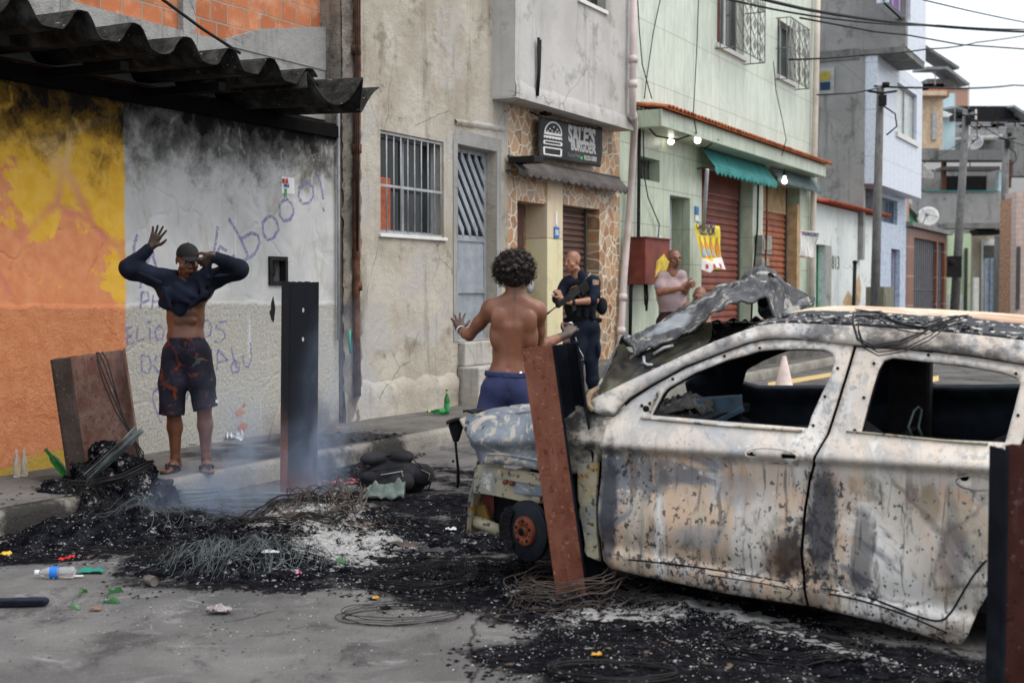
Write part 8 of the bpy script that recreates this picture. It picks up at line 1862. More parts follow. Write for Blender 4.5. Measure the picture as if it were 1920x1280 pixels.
# tilted post
M_ST3 = m_steel('rust brown post face', (.12, .040, .024), (.175, .068, .044), (.03, .015, .012), 2.0, 3.0); b1 = At(1094, 1134, 6.15); t1 = At(1026, 646, 6.10)
o, L = hpost('leaning rusty steel post with a black shadowed channel side in front of the car', (b1.x, b1.y, -.03), (t1.x, t1.y, t1.z), 0, 0, math.radians(0), None)
m = Mb(); jag(m, -.122, .020, -.06, -.048, 0, L, 10); m.build('flange', M_ST3, o)
m = Mb(); jag(m, .020, .032, -.06, .06, 0, L-.006, 5); m.build('web', M_SOOTSHADE, o); m = Mb(); jag(m, .092, .142, .06, .072, 0, L-.012, 5); jag(m, .032, .094, .046, .058, 0, L-.01, 4); m.build('flange', M_SOOTSHADE, o)  # black colour carries the shade between the flanges
m = Mb(); jag(m, .136, .148, -.04, .072, 0, L-.006, 5); m.build('flange_edge', M_SOOTSHADE, o)
# right post, near the camera
M_ST4 = m_steel('dark rust post', (.030, .008, .006), (.045, .014, .010), (.015, .009, .008), 2.0, 3.0); b1 = At(1914, 1330, 4.35); t1 = At(1923, 832, 4.35)
o, L = hpost('dark red rusted steel post at the right edge in front of the car', (b1.x, b1.y, -.03), (t1.x, t1.y, t1.z), 0, 0, math.radians(6), None)
m = Mb(); jag(m, -.082, .10, -.03, -.018, 0, L, 8); m.build('flange', M_ST4, o); m = Mb(); jag(m, -.094, -.084, -.05, .07, 0, L-.012, 5); jag(m, -.084, -.075, .02, .03, 0, L-.02, 5); m.build('web', M_SOOTSHADE, o)
# ---------------------------------------------------------------- ash, char and clinker
def hgt(x, y):
    v = 0.0
    for cx, cy, rx, ry, a, k in MOUND:
        dx, dy = x-cx, y-cy; u = (dx*math.cos(a)+dy*math.sin(a))/rx; t = (-dx*math.sin(a)+dy*math.cos(a))/ry; d = u*u+t*t
        v = max(v, k*math.exp(-d*1.1)*1.25)
    return v
def hz(x, y):
    h = hgt(x, y)
    return h*(1+.55*noise.noise(Vector((x*7, y*7, 0))))+.012*noise.noise(Vector((x*22, y*22, 1)))*(h > .008)+.020*noise.noise(Vector((x*12, y*12, 4)))*min(1, h/.03)-.012
# the burnt stack lies across kerb and road, so it rises from the pavement there
def m_ash():
    m = Mt('ash and char'); wv = m.at('white'); c = m.mix(m.th(m.noise(11, 7, rough=.7), .4, .65), (.004, .004, .006), (.020, .021, .025))
    k = m.ma('ADD', m.ma('ADD', m.noise(24, 7, rough=.75), m.ma('MULTIPLY', m.ma('SUBTRACT', m.noise(5, 7, rough=.7), .5), 1.1)), m.ma('MULTIPLY', wv, .26)); c = m.mix(m.th(k, .62, .74), c, m.mix(m.noise(30, 4), (.22, .22, .23), (.50, .49, .46)))
    c = m.mix(m.ma('MULTIPLY', m.th(m.ma('ADD', m.noise(70, 4), m.ma('MULTIPLY', wv, .1)), .66, .72), .9), c, (.55, .55, .53))
    return m.done(c, .85, 0, m.bump(m.ma('ADD', m.noise(26, 7, rough=.75), m.ma('MULTIPLY', m.noise(90, 4), .4)), .9, .03), spec=.0)
M_ASH = m_ash()
m = Mb(); wa = []; x0, x1, y0, y1, st_ = -3.9, 2.4, 4.3, 9.9, .032; nx = int((x1-x0)/st_); ny = int((y1-y0)/st_); keep = {}
for j in range(ny):
    for i in range(nx):
        x, y = x0+i*st_, y0+j*st_; keep[(i, j)] = len(m.v); m.v.append((x, y, hz(x, y))); wa.append(blob(x, y, WHITE))
for j in range(ny-1):
    for i in range(nx-1):
        q = (keep[(i, j)], keep[(i+1, j)], keep[(i+1, j+1)], keep[(i, j+1)])
        if max(m.v[k][2] for k in q) > -.002: m.f.append(q); m.sm.append(True)
tag(m.build('ash_heap', M_ASH, attrs={'white': wa}), 'black char and pale ash heaped on the road round the posts', kind='stuff')
rr = random.Random(11)
def chips(name, n, mat, lst, s0, s1, label, jit=1.0, flat=.5, kp=1.0):
    m = Mb(); c = 0; tries = 0
    while c < n and tries < n*30:
        tries += 1; B_4 = rr.choice(lst); a = rr.uniform(0, 2*PI); q = math.sqrt(rr.random())*1.25*jit
        u, t = math.cos(a)*q*B_4[2], math.sin(a)*q*B_4[3]; x = B_4[0]+u*math.cos(B_4[4])-t*math.sin(B_4[4]); y = B_4[1]+u*math.sin(B_4[4])+t*math.cos(B_4[4])
        s_, yy_ = (x-P0.x)*DX+(y-P0.y)*DY, -(x-P0.x)*DY+(y-P0.y)*DX
        base = .152 if yy_ > -KO+.02 else 0.0
        if yy_ > -.08 or noise.noise(Vector((x*3.3, y*3.3, s0*900)))*1.3+noise.noise(Vector((x*11, y*11, 9)))*1.1+rr.random()*.5*kp < .22: continue
        z = max(base, hz(x, y)); r = s0+(s1-s0)*rr.random()**2.5; k = rr.choice((4, 4, 5)); a0 = rr.uniform(0, 6.28); tl = rr.uniform(-.6, .6); b = len(m.v)
        for i in range(k):
            g = a0+2*PI*i/k; rad = r*rr.uniform(.6, 1.2); m.v.append((x+rad*math.cos(g), y+rad*math.sin(g)*rr.uniform(.7, 1), z+.002+max(0, rad*math.sin(g+1)*tl)))
        m.v.append((x, y, z+r*flat)); m.f += [(b+i, b+(i+1) % k, b+k) for i in range(k)]; m.sm += [False]*k; c += 1
    return tag(m.build(name, mat), label, kind='stuff')
M_CHIPW = plain('pale ash', (.46, .46, .45), .9, var=.3, scale=30, bump=0); M_CHIPB = plain('char crumbs', (.006, .006, .008), .6, var=.5, scale=30, bump=.2); M_CHIPR = plain('half burnt brown', (.10, .07, .05), .85, var=.6, scale=9); M_CHIPG = plain('grey flakes', (.16, .165, .17), .85, var=.5, scale=20, bump=0)
chips('ash_flakes', 11000, M_CHIPW, WHITE*2+BURN_SHADE, .001, .0062, 'tiny pale flakes of ash strewn over the burnt road', 1.05)
chips('char_crumbs', 14000, M_CHIPB, BURN_SHADE, .003, .016, 'black crumbs of char covering the burnt patches', 1.12)
chips('charred_scraps', 420, M_CHIPB, BURN_SHADE, .012, .045, 'charred scraps of card, rubber and wood among the ash', 1.0, .5)
chips('brown_scraps', 110, M_CHIPR, BURN_SHADE, .010, .030, 'brown half burnt scraps among the ash', 1.0, .4)
chips('grey_flakes', 2600, M_CHIPG, BURN_SHADE, .002, .013, 'curled grey flakes of burnt rubber and paper', 1.1, .8)
tmp = [gb(480, 1150, .9, .35, 0), gb(200, 1180, .8, .4), gb(800, 1220, 1.0, .3), gb(1150, 1240, .5, .3), gb(760, 900, 1.1, .8)]
chips('road_grit', 900, M_CHIPW, tmp, .001, .006, 'scattered pale grit on the grey road', 1.0, .4, 2.0); chips('dark_grit', 900, M_CHIPB, tmp, .0015, .008, 'scattered dark grit on the grey road', 1.0, .4, 2.0)
# fine wire left from burnt tyres
M_WIRE1 = plain('pale burnt wire', (.12, .14, .14), .6, .3, var=.4, bump=0); M_WIRE2 = plain('black burnt wire', (.025, .024, .024), .6, .3, var=.4, bump=0); M_WIRE3 = plain('brown burnt wire', (.085, .065, .055), .7, .2, var=.4, bump=0)
def tangle(n, cx, cy, rx, ry, hgt_, lmin, lmax, r, mat, label, curl=1.0, dirx=None):
    m = Mb(); c0 = G(cx, cy); k_ = 0
    for i in range(n):
        a = rr.uniform(0, 2*PI); q = math.sqrt(rr.random()); x, y = c0.x+math.cos(a)*q*rx, c0.y+math.sin(a)*q*ry; L = rr.uniform(lmin, lmax); h = rr.uniform(0, 2*PI) if dirx is None else dirx+rr.gauss(0, .5); k = rr.uniform(-1, 1)*curl*4
        up = rr.uniform(.2, 1)*hgt_; P = []; x -= math.cos(h)*L*.4; y -= math.sin(h)*L*.4
        for j in range(9): t = j/8; P.append((x, y, max(0, hz(x, y))+.004+up*math.sin(PI*t)**1.2+.004*rr.random())); x += math.cos(h)*L/8; y += math.sin(h)*L/8; h += k/8
        m.tube(P, r*rr.uniform(.7, 1.3), 4, False)
    return tag(m.build('burnt_wire', mat), label, kind='stuff')
tangle(150, 470, 1065, .46, .22, .09, .06, .34, .0010, M_WIRE1, 'pale springy tyre wire fanning out in front of the heap', 1.0, 1.0)
tangle(80, 440, 1040, .55, .25, .05, .2, .5, .0015, M_WIRE2, 'black tyre wire matted over the front heap', 1.2)
tangle(110, 330, 975, .55, .30, .05, .15, .5, .0014, M_WIRE2, 'black wire strewn between the left post and the centre heap'); tangle(60, 300, 985, .5, .3, .07, .15, .4, .0010, M_WIRE1, 'grey wire strands in the smoke beside the kerb', 1.0, .3)
tangle(90, 900, 1075, .55, .22, .04, .2, .6, .0015, M_WIRE2, 'black wire spread on the road left of the leaning post', .8, .1); tangle(40, 1090, 1140, .35, .14, .04, .15, .45, .0013, M_WIRE3, 'brown wire around the foot of the leaning post', 1.6); tangle(60, 600, 1000, .4, .3, .07, .15, .45, .0014, M_WIRE3, 'brown wire over the ash at the foot of the black post', 1.6)
def ring(cx, cy, rx, ry, n, r, mat, label, tilt=0.0, jit=.02, z=.02, tz=0.0, a0=0.0, a1=2*PI, name='wire_ring', py_=None):
    c0 = G(cx, cy); m = Mb()
    for i in range(n):
        f = 1+rr.uniform(-jit, jit)*3; s_ = rr.uniform(0, 9); ox, oy = rr.uniform(-jit, jit), rr.uniform(-jit, jit); zz_ = z+rr.uniform(0, 2*jit); P = []; N = 40
        for k in range(N+1):
            a = a0+(a1-a0)*k/N; u, v = math.cos(a)*rx*f, math.sin(a)*ry*f; w_ = 1+.05*noise.noise(Vector((math.cos(a)*1.5+s_, math.sin(a)*1.5, s_))); x, y = c0.x+ox+(u*math.cos(tilt)-v*math.sin(tilt))*w_, c0.y+oy+(u*math.sin(tilt)+v*math.cos(tilt))*w_
            P.append((x, y, max(0, hz(x, y))+zz_+tz*math.cos(a)+.012*noise.noise(Vector((a*1.3, s_, 0)))))
        m.tube(P, r*rr.uniform(.7, 1.2), 5, False)
    c0 = (c0.x, c0.y, 0); return wsingle(m, name, label, 'wire', mat, c0, 'wire rings left from burnt tyres')
ring(605, 985, .27, .30, 9, .0035, M_WIRE3, 'brown wire ring lying against the front of the black post', .3, .018, .03, .05)
ring(545, 1000, .34, .26, 7, .004, M_WIRE2, 'wide thin wire ring over the white ash left of the black post', 0, .02, .02)
ring(1075, 1128, .24, .20, 14, .0024, M_WIRE3, 'brown wire ring wound round the foot of the leaning post', 0, .06, .015, .02); ring(1185, 1125, .17, .14, 6, .003, M_WIRE2, 'small wire ring between the leaning post and the car sill', 0, .03, .01)
ring(752, 1158, .27, .155, 6, .0018, M_WIRE2, 'single open wire loop lying on the bare grey road', .1, .02, .002); ring(790, 1095, .27, .19, 10, .0022, M_WIRE2, 'dark wire loop on the sooty road left of the leaning post', .1, .02, .01)
ring(1480, 1225, .30, .17, 5, .003, M_WIRE2, 'faint wire loop in the char below the rear door', -.3, .02, .005); ring(1150, 1265, .25, .12, 4, .003, M_WIRE2, 'black wire curve at the lower edge of the photo', -.1, .01, .005); ring(500, 955, .30, .16, 6, .006, M_WIRE1, 'thick grey wire loops in the smoke by the kerb', .2, .03, .03)
ring(345, 945, .25, .12, 4, .007, M_WIRE1, 'short grey cable loops at the kerb left of the smoke', .5, .03, .03); ring(345, 868, .10, .07, 3, .003, M_CABLE, 'thin wire coil on the pavement behind the man in the cap', .4, .02, .155)
# charred tyre stack round the foot of the left channel
M_RUB = plain('burnt rubber', (.007, .007, .008), .42, var=.5, scale=9, bump=1.0, dirt=.2, dcol=(.07, .07, .07), spec=.45)
def lump(name, px, py, Y, rx, ry, rz_, label, seed, mat=M_ASH, cat='tyre', tor=None):
    c = At(px, py, Y); m = Mb()
    def fn(u, v):
        a = u*2*PI; b = (v-.5)*PI
        if tor: b = v*2*PI; q = 1+tor*math.cos(b); d = Vector((math.cos(a)*q, math.sin(a)*q, tor*math.sin(b)*1.0))
        else: d = Vector((math.cos(a)*math.cos(b), math.sin(a)*math.cos(b), math.sin(b)))
        n_ = 1+.22*noise.noise(d*2.2+Vector((seed, 0, 0)))+.11*noise.noise(d*7+Vector((seed, 3, 0)))+.09*abs(noise.noise(d*13+Vector((seed, 3, 0))))+.05*noise.noise(d*31+Vector((seed, 3, 0))); return (c.x+d.x*rx*n_, c.y+d.y*ry*n_, c.z+d.z*rz_*n_)
    m.grid(150, 70, fn); o = wsingle(m, name, label, cat, mat, tuple(c)); return o
lump('tyre_carcass', 208, 942, 8.75, .34, .26, .46, 'charred flattened tyre lying at the foot of the rusty channel', 1, tor=.32); lump('tyre_carcass', 212, 905, 8.9, .20, .18, .34, 'smaller charred tyre carcass on top of the burnt pile', 5, tor=.42)
lump('charred_lump', 228, 872, 8.8, .11, .10, .09, 'rounded shiny black lump on top of the tyre pile', 9, cat='debris'); lump('charred_lump', 195, 850, 8.95, .10, .10, .09, 'black crusted lump behind the wires on the tyre pile', 14, cat='debris'); lump('charred_lump', 100, 970, 8.4, .30, .16, .09, 'low black heap of burnt rubber on the left kerb', 22, cat='debris'); lump('charred_lump', 178, 925, 8.6, .20, .12, .10, 'black crust spilling over the kerb under the channel', 31, cat='debris')
def pwire(pts, r, n, mat, label, jit=.012, group=None):
    P = [At(*p) for p in pts]; m = Mb()
    for i in range(n):
        Q = []
        for k in range(len(P)-1):
            for t in range(5): q = P[k].lerp(P[k+1], t/5); Q.append(q)
        Q.append(P[-1]); o_ = Vector((rr.uniform(-jit, jit), rr.uniform(-jit, jit), rr.uniform(-jit, jit))); s_ = rr.uniform(0, 9); m.tube([q+o_+Vector((0, 0, 1))*jit*noise.noise(q*3+Vector((s_, 0, 0))) for q in Q], r, 5, False)
    return wsingle(m, 'wire_bundle', label, 'wire', mat, tuple(P[0]), group)
pwire([(165, 895, 8.6), (200, 862, 8.55), (240, 826, 8.5), (262, 806, 8.55)], .004, 16, M_WIRE1, 'sheaf of grey wires slanting across the tyre pile', .025); pwire([(120, 905, 8.6), (170, 905, 8.45), (230, 893, 8.4), (285, 868, 8.5)], .004, 16, M_WIRE2, 'black wires wound round the lower tyre', .02); pwire([(150, 900, 8.6), (190, 858, 8.6), (225, 830, 8.6)], .004, 8, M_WIRE2, 'black wires lying on the top of the tyre pile', .02)
pwire([(640, 905, 9.0), (665, 940, 8.8), (675, 985, 8.3), (640, 1010, 8.0), (560, 1010, 8.0)], .006, 5, M_WIRE3, 'curved brown wires arching right of the black post', .015); pwire([(480, 965, 8.7), (560, 950, 8.6), (620, 938, 8.6)], .008, 3, M_WIRE3, 'bundle of brown wire across the foot of the black post', .01)
pwire([(870, 1100, 6.6), (880, 1120, 6.4), (868, 1150, 6.15)], .010, 4, M_WIRE3, 'stiff brown wire standing left of the leaning post', .006); pwire([(950, 1120, 6.3), (1010, 1100, 6.35), (1060, 1090, 6.4)], .005, 4, M_WIRE3, 'brown wires running into the foot of the leaning post', .01)
# wires over the car roof
for pts, lab in (([(1604, 592, 5.75), (1603, 612, 5.55), (1612, 640, 5.42), (1640, 655, 5.38), (1690, 648, 5.36), (1735, 628, 5.4), (1770, 604, 5.55)], 'black wire loops drooping over the rear of the car roof edge'), ([(1610, 590, 5.8), (1650, 592, 5.8), (1690, 610, 5.5), (1740, 618, 5.45), (1800, 600, 5.6), (1820, 597, 5.7)], 'flat black wire tangle on top of the car roof')):
    pwire(pts, .003, 5, M_WIRE2, lab, .020)
# ---------------------------------------------------------------- small litter
def item(name, label, cat, px, py, z=0.0, rz=0.0, group=None): g = G(px, py, z); return thing(name, label, cat, g, rz, group)
def m_clear(name, col, rough=.08): m = Mt(name); return m.done(col, rough, 0, trans=.85, ior=1.45)
M_GGLASS = m_clear('green bottle glass', (.05, .36, .10)); M_CGLASS = m_clear('clear bottle plastic', (.85, .9, .92)); M_GSH = m_clear('green glass shard', (.14, .42, .16), .15)
BP = [(.0, 0), (.029, 0), (.030, .01), (.030, .13), (.026, .155), (.014, .185), (.0125, .225), (.014, .23), (.014, .245), (0, .245)]
def beer(name, label, px, py, z, R_, mat=M_GGLASS, sc=1.0, labm=True):
    o = item(name, label, 'bottle', px, py, z); R_ = R_@Matrix.Scale(sc, 4); m = Mb(); m.lathe(BP, R_, 20); m.build('glass', mat, o)
    if labm: m = Mb(); m.lathe([(.0305, .04), (.0305, .10)], R_, 20, False); m.build('bottle_label', plain('green label', (.04, .32, .10), .5, bump=0), o); m = Mb(); m.lathe([(.0140, .20), (.0140, .228)], R_, 16, False); m.build('neck_foil', plain('label cream', (.5, .45, .2), .5, bump=0), o)
    return o
LAY = lambda a, r=.03: Matrix.Translation((0, 0, r))@Matrix.Rotation(a, 4, 'Z')@Matrix.Rotation(PI/2, 4, 'Y')
beer('beer_bottle', 'green beer bottle standing upright on the pavement by the door steps', 838, 773, .155, Matrix.Identity(4), sc=1.05); beer('beer_bottle', 'green beer bottle lying on its side in front of the standing one', 842, 777, .155, LAY(PI*.97)@Matrix.Translation((0, 0, -.0)))
beer('beer_bottle', 'green bottle leaning neck up behind the foot of the rusty channel', 124, 890, .16, Matrix.Rotation(-.55, 4, 'Y')@Matrix.Rotation(.3, 4, 'X'), labm=False); beer('beer_bottle', 'sooty grey bottle lying at the foot of the black post', 530, 950, .06, LAY(.1)@Matrix.Translation((0, 0, -.10)), plain('sooty glass', (.07, .075, .075), .45), 1.0, False)
beer('clear_bottle', 'clear glass bottle against the yellow wall foot, left of a pair', 32, 894, .155, Matrix.Identity(4), M_CGLASS, .82, False); beer('clear_bottle', 'clear glass bottle against the yellow wall foot, right of a pair', 46, 892, .155, Matrix.Identity(4), M_CGLASS, .82, False)
o = item('water_bottle', 'clear plastic water bottle with blue label lying on the road', 'bottle', 108, 1084); R_ = LAY(PI*1.02, .032)@Matrix.Translation((0, 0, -.09))
m = Mb(); m.lathe([(0, 0), (.028, 0), (.032, .01), (.030, .03), (.032, .05), (.032, .11), (.031, .13), (.020, .165), (.013, .175), (.013, .185), (0, .185)], R_, 24); m.build('bottle_body', M_CGLASS, o)
m = Mb(); m.lathe([(.0328, .085), (.0328, .125)], R_, 24, False); lb_ = m.build('bottle_label', plain('water label blue', (.02, .16, .55), .4, bump=0), o); m = Mb(); m.tube([R_@Vector((.0335*math.cos(a), .0335*math.sin(a), .105+.008*math.sin(a*5))) for a in np.linspace(-2.6, .8, 30)], .002, 4); m.build('label_pattern', M_PRINTW, lb_); m = Mb(); m.lathe([(.015, .183), (.015, .205), (0, .205)], R_, 16); m.build('bottle_cap', M_WHITE, o)
m = Mb(); g = G(112, 1083); m.tube([g+Vector((0, -.01, .008)), g+Vector((.125, -.005, .012))], .005, 8); wsingle(m, 'straw', 'short white tube lying in front of the water bottle', 'straw', M_WHITE, g)
def scrap(name, label, cat, px, py, w_, h_, mat, seed, z=0.0, lift=.012, curl=2.0, rz=0.0, solid=.0015, n=12):
    g = G(px, py, z); m = Mb(); ca, sa = math.cos(rz), math.sin(rz)
    def fn(u, v):
        x, y = (u-.5)*w_, (v-.5)*h_; s_ = 1+.3*noise.noise(Vector((u*3+seed, v*3, 0))); x *= s_; y *= s_
        return (g.x+x*ca-y*sa, g.y+x*sa+y*ca, g.z+.004+lift*(.6+abs(noise.noise(Vector((u*curl+seed, v*curl, 5)))*1.8+.5*noise.noise(Vector((u*curl*3, v*curl*3, seed))))))
    m.grid(n, n, fn); return wsingle(m, name, label, cat, mat, g, solid=solid)
M_REDW = plain('red wrapper foil', (.50, .02, .02), .35, bump=.1); M_FOIL = plain('crumpled foil paper', (.48, .49, .52), .35, .35, var=.3, scale=20, bump=.4)
scrap('wrapper', 'small red foil wrapper on the black ash near the left edge', 'wrapper', 124, 1050, .04, .09, M_REDW, 1, .03, .012, rz=-.5); scrap('wrapper', 'yellow scrap at the left edge of the black ash', 'wrapper', 10, 1042, .06, .04, plain('yellow scrap', (.60, .38, .03), .5), 2, .03)
scrap('net_cloth', 'torn teal net cloth beside the water bottle', 'cloth', 172, 1074, .13, .07, plain('teal net', (.015, .20, .15), .8), 3); scrap('foil', 'crumpled silver foil paper by the grey wall behind the man in the cap', 'litter', 438, 833, .16, .14, M_FOIL, 4, .155, .06, 4.0, n=22)
scrap('tissue', 'crushed brown and white tissue on the bare road', 'litter', 412, 1150, .11, .07, plain('dirty tissue', (.28, .24, .24), .8, var=.5, scale=20), 5, 0, .022, 5.0, n=20); scrap('leaf', 'dry brown leaf near the green glass', 'leaf', 180, 1145, .05, .035, plain('dry leaf', (.22, .12, .07), .8), 6)
scrap('orange_peel', 'small orange scrap on the char below the leaning post', 'litter', 1119, 1231, .04, .025, plain('orange scrap', (.55, .27, .03), .6), 7, .0); scrap('orange_peel', 'small orange scrap on the road left of the wire loop', 'litter', 704, 1125, .03, .022, plain('orange scrap', (.55, .27, .03), .6), 8); scrap('orange_peel', 'orange food scrap on the pavement near the wall foot', 'litter', 637, 806, .08, .03, plain('brown orange scrap', (.40, .17, .05), .6), 9, .155, .02)
scrap('leaflet', 'small white scrap on the sooty road by the car nose', 'litter', 845, 995, .07, .05, M_CHIPW, 10); scrap('plastic_flake', 'pale flat flake on the ash heap', 'litter', 508, 1038, .09, .05, M_CHIPW, 11, .07); scrap('plastic_flake', 'white scrap at the foot of the wires in front', 'litter', 560, 1078, .03, .03, plain('pink scrap', (.6, .15, .3), .6), 12, .03)
scrap('card_scrap', 'curled charred card left of the car nose', 'litter', 760, 1030, .16, .10, M_WIRE3, 13, .02, .03, 3); scrap('rubber_flap', 'curled black rubber strip near the car nose', 'litter', 820, 1040, .22, .08, M_RUB, 14, .02, .03, 3)
for k, (x, y, w_, lab) in enumerate(((160, 1116, .075, 'curved green glass shard left of the broken bottle'), (222, 1116, .12, 'largest curved piece of the broken green bottle on the road'), (214, 1128, .09, 'flat green glass piece under the largest shard'), (257, 1119, .025, 'small green glass piece right of the largest shard'), (143, 1141, .06, 'green glass shard nearest to the camera'), (550, 968, .05, 'green glass piece leaning in the wires by the black post'), (575, 972, .06, 'green glass piece in the ash by the black post'), (640, 1055, .06, 'green glass piece on the front of the white ash'))):
    g = G(x, y, .05 if k in (5, 6) else .05 if k == 7 else 0); m = Mb(); a0 = rr.uniform(0, 3); R_ = Matrix.Translation(g)@Matrix.Rotation(a0, 4, 'Z')@Matrix.Rotation(rr.uniform(-.5, .5), 4, 'X')
    m.grid(12, 6, lambda u, v: R_@Vector((w_*(u-.5)*(1.2-.5*v), w_*.45*math.sin(u*2.6), w_*.38*v*(1+.3*math.sin(u*5+k))))); wsingle(m, 'glass_shard', lab, 'glass shard', M_GSH, g, 'broken green glass', solid=.003)
o = item('glass_jar', 'small brown glass jar lying at the edge of the black ash', 'jar', 284, 1098); m = Mb(); R_ = LAY(2.4, .027)@Matrix.Translation((0, 0, -.03)); m.lathe([(.026, 0), (.027, .01), (.027, .06), (.022, .07), (.022, .08)], R_, 20, False); m.build('jar_body', plain('brown grey glass', (.10, .085, .075), .25), o, solid=.003); m = Mb(); m.lathe([(0, .005), (.024, .005)], R_, 20, False); m.build('jar_base', plain('grey glass base', (.14, .13, .13), .25), o)
S = Sdf((-.16, -.08, -.02), (.16, .08, .09), .004); S.cap((-.105, 0, .024), (.105, .01, .024), .024, .022, .01); S.cap((-.08, -.02, .036), (.10, -.01, .034), .009, .009, .008); S.wrinkle(.003, 60, 3); o = S.build('rubber_grip', plain('blue black rubber', (.018, .022, .035), .5, bump=.3)); o.location = G(40, 1138); o.rotation_euler = (0, 0, .06); tag(o, 'dark blue rolled rubber piece on the road at the left edge', 'rubber piece')
m = Mb(); g = G(853, 1070); m.grid(9, 7, lambda u, v: (g.x+.045*math.cos(u*2*PI)*math.sin(v*PI)*(1+.3*noise.noise(Vector((u*5, v*4, 0)))), g.y+.03*math.sin(u*2*PI)*math.sin(v*PI), g.z+.03+.035*math.cos(v*PI)), False); wsingle(m, 'concrete_chunk', 'pale grey concrete chunk on the char left of the brake disc', 'rubble', plain('pale concrete', (.30, .31, .33), .9, var=.2, bump=.5), g)
m = Mb(); a, b2 = At(504, 822, 12.2), At(523, 766, 12.35); a = Vector((*G(503, 822, .155).xy, .155)); m.tube([a, a+Vector((.09, .12, .30))], .009, 7); wsingle(m, 'stick', 'short pale stick leaning on the grey wall left of the black post', 'stick', plain('pale wood', (.36, .31, .25), .8), a)
M_EMB = m_lit('glowing ember', 5, (1, .16, .02))
for (x, y, lab) in ((514, 943, 'upper glowing orange ember by the foot of the black post'), (520, 958, 'lower glowing orange ember by the foot of the black post')):
    g = At(x, y, 8.75); m = Mb(); m.lathe([(0, -.008), (.007, -.004), (.009, .002), (.005, .008), (0, .009)], Matrix.Translation(g), 8); wsingle(m, 'ember', lab, 'ember', M_EMB, g, 'embers')
# backpack with a grey green cloth
F6 = item('backpack', 'black backpack slumped on the road by the kerb with its pockets up', 'backpack', 738, 925); W6 = lambda px, py, dy=0: V3(At(px, py, F6.location.y+dy)-F6.location)
M_BAG = m_cloth('black backpack cloth', (.020, .020, .023), .5); S = Sdf((-.30, -.30, -.03), (.42, .40, .42), .006)
S.cap(W6(705, 905, .05), W6(775, 898, .08), .11, .10, .05); S.ell(W6(738, 892, .03), (.23, .15, .12), None, .05); S.cap(W6(690, 905, -.06), W6(730, 912, -.1), .07, .06, .02); S.ell(W6(703, 860, .02), (.105, .10, .055), None, .016); S.ell(W6(752, 856, .04), (.10, .09, .05), None, .016); S.ell(W6(792, 890, .0), (.085, .10, .085), None, .02); S.ell(W6(752, 905, -.12), (.10, .06, .07), None, .02); S.ell(W6(700, 893, -.10), (.09, .06, .05), None, .02)
S.cap(W6(690, 882, -.02), W6(765, 872, .0), .012, .012, .01, True); S.cap(W6(727, 850, .0), W6(727, 870, -.02), .010, .010, .01, True); S.cut((0, 0, 0), (0, 0, -1)); S.wrinkle(.010, 30, 41); bgo = S.build('bag_body', M_BAG, F6)
M_STRAP = m_cloth('strap webbing', (.02, .02, .022), .3); m = Mb(); m.tube([W6(672, 868, -.02), W6(695, 858, -.03), W6(740, 852, -.02), W6(772, 858, 0), (W6(785, 872, .0))], .010, 6, flat=.4); m.tube([W6(785, 868, -.05), W6(796, 880, -.09), W6(808, 905, -.06), W6(802, 920, -.06)], .012, 6, flat=.4); m.build('strap', M_STRAP, F6)
m = Mb(); m.tube([W6(752, 882, -.14), W6(757, 895, -.15), W6(762, 910, -.15)], .008, 6, flat=.4); m.tube([W6(790, 880, -.10), W6(806, 888, -.09), W6(803, 900, -.10)], .006, 6, flat=.4); m.build('tan_trim', plain('tan webbing', (.28, .24, .16), .8, bump=0), F6)
for k_ in range(2): m = Mb(); m.tube([W6(688, 884+k_*9, -.12+.01*k_), W6(720, 880+k_*9, -.14), W6(755, 874+k_*9, -.13)], .004, 5); m.build('zip', M_LGREY if k_ else M_BLACKP, F6)
g6 = G(680, 938); m = Mb()
def clothf(u, v):
    x = -.20+.50*u; y = -.04+.16*v; z = .015+.09*math.sin(v*PI)*(.3+.7*u)+.05*abs(noise.noise(Vector((u*6, v*4, 2))))*1.6+.03*noise.noise(Vector((u*13, v*9, 4))); return (g6.x+x, g6.y+y, max(.004, z))
m.grid(50, 22, clothf); wsingle(m, 'cloth', 'crumpled grey green cloth lying against the black backpack', 'cloth', m_cloth('grey green nylon', (.13, .165, .145), .25, rough=.5), g6, solid=.003)
tangle(120, 225, 965, .34, .22, .10, .12, .4, .0014, M_WIRE2, 'black wire tangled over the burnt tyres', 1.4); tangle(40, 600, 985, .22, .2, .10, .12, .35, .003, M_WIRE3, 'thick brown wire bunched on the centre heap', 2.0)
tangle(26, 655, 905, .25, .12, .02, .03, .12, .004, plain('coloured foil shreds', (.35, .10, .10), .5, var=.8, scale=25, bump=0), 'coloured foil shreds beside the backpack')
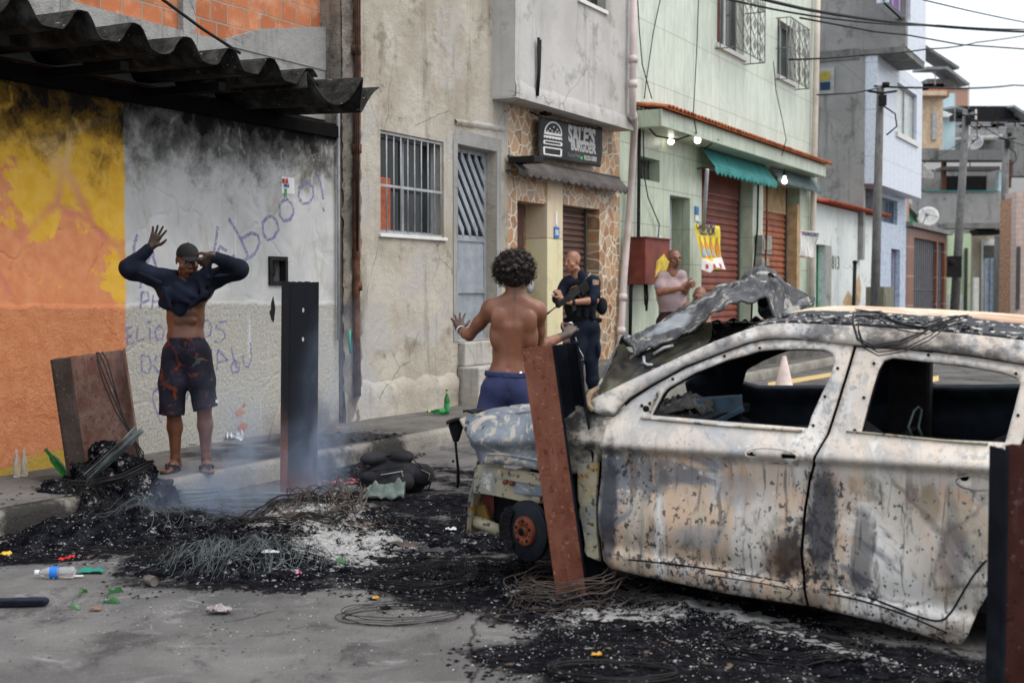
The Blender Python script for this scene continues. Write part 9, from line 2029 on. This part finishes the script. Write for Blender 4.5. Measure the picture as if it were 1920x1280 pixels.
# cone and sack on the far side of the car
gc = G(1470, 728); o = thing('traffic_cone', 'faded white traffic cone on the road behind the burnt car', 'traffic cone', gc); m = Mb(); m.lathe([(.17, .02), (.14, .03), (.03, .50), (.0, .50)], None, 20); m.build('cone_body', plain('faded pinkish cone', (.52, .43, .40), .7, var=.15), o); m = Mb(); m.box(-.20, .20, -.20, .20, 0, .022); m.build('cone_base', M_WHITE, o)
gs = G(1386, 697, .15); S = Sdf((-.3, -.3, -.02), (.3, .3, .5), .012); S.ell((0, 0, .17), (.19, .16, .19), None, .03); S.cap((0, 0, .3), (.04, 0, .38), .06, .04, .03); S.wrinkle(.006, 24, 51); S.cut((0, 0, 0), (0, 0, -1)); o = S.build('sack', plain('white plastic sack', (.48, .48, .48), .6, var=.3, scale=20)); o.location = gs; tag(o, 'white plastic sack on the pavement seen through the car window', 'sack')
# ---------------------------------------------------------------- smoke
def m_smoke():
    m = Mt('thin blue smoke'); x, y, z = m.xyz(); d = None; warp = m.n('MixRGB', {0: .30, 1: m.co, 2: m.noise(1.6, 3, m.sc(1, 1, .7), .6, col=True)}).outputs[0]; wx, wy, wz = m.xyz(warp)
    for (cx, cy, cz, rx, rz_, k) in SMK:
        a = m.ma('DIVIDE', m.ma('SUBTRACT', wx, cx+.0), rx); b = m.ma('DIVIDE', m.ma('SUBTRACT', wz, cz), rz_); e = m.ma('DIVIDE', m.ma('SUBTRACT', wy, cy), .45)
        q = m.ma('MULTIPLY', m.th(m.ma('SQRT', m.ma('ADD', m.ma('ADD', m.ma('MULTIPLY', a, a), m.ma('MULTIPLY', b, b)), m.ma('MULTIPLY', e, e))), .1, 1.0, 1, 0), k); d = q if d is None else m.ma('ADD', d, q)
    d = m.ma('MULTIPLY', d, m.th(m.noise(3.6, 5, m.sc(1, 1, .55), .62, 1.6), .40, .66, .10, 1.5))
    v = m.n('VolumePrincipled', {'Color': (.60, .74, 1.0, 1), 'Density': d, 'Anisotropy': .2}); m.t.links.new(v.outputs[0], m.out.inputs['Volume']); return m.m
sc_ = At(470, 930, 8.6); SO = Vector((sc_.x, 8.6, 0))
SMK = []
for px, py, rx, rz_, k in ((400, 955, .42, .22, 1.9), (455, 880, .26, .42, .9), (560, 900, .18, .50, .8), (330, 985, .36, .22, 1.3), (585, 790, .16, .5, .5), (440, 1020, .36, .18, .9), (500, 965, .30, .2, 1.0)): q = At(px, py, 8.6)-SO; SMK.append((q.x+.15, q.y+.15, q.z+.1, rx*1.2, rz_*1.2, k*1.5))
m = Mb(); m.box(-1.25, 1.15, -.75, .60, .004, 1.45); o = m.build('smoke', m_smoke()); o.location = SO; tag(o, 'thin bluish smoke drifting up from the smouldering heap', kind='stuff')
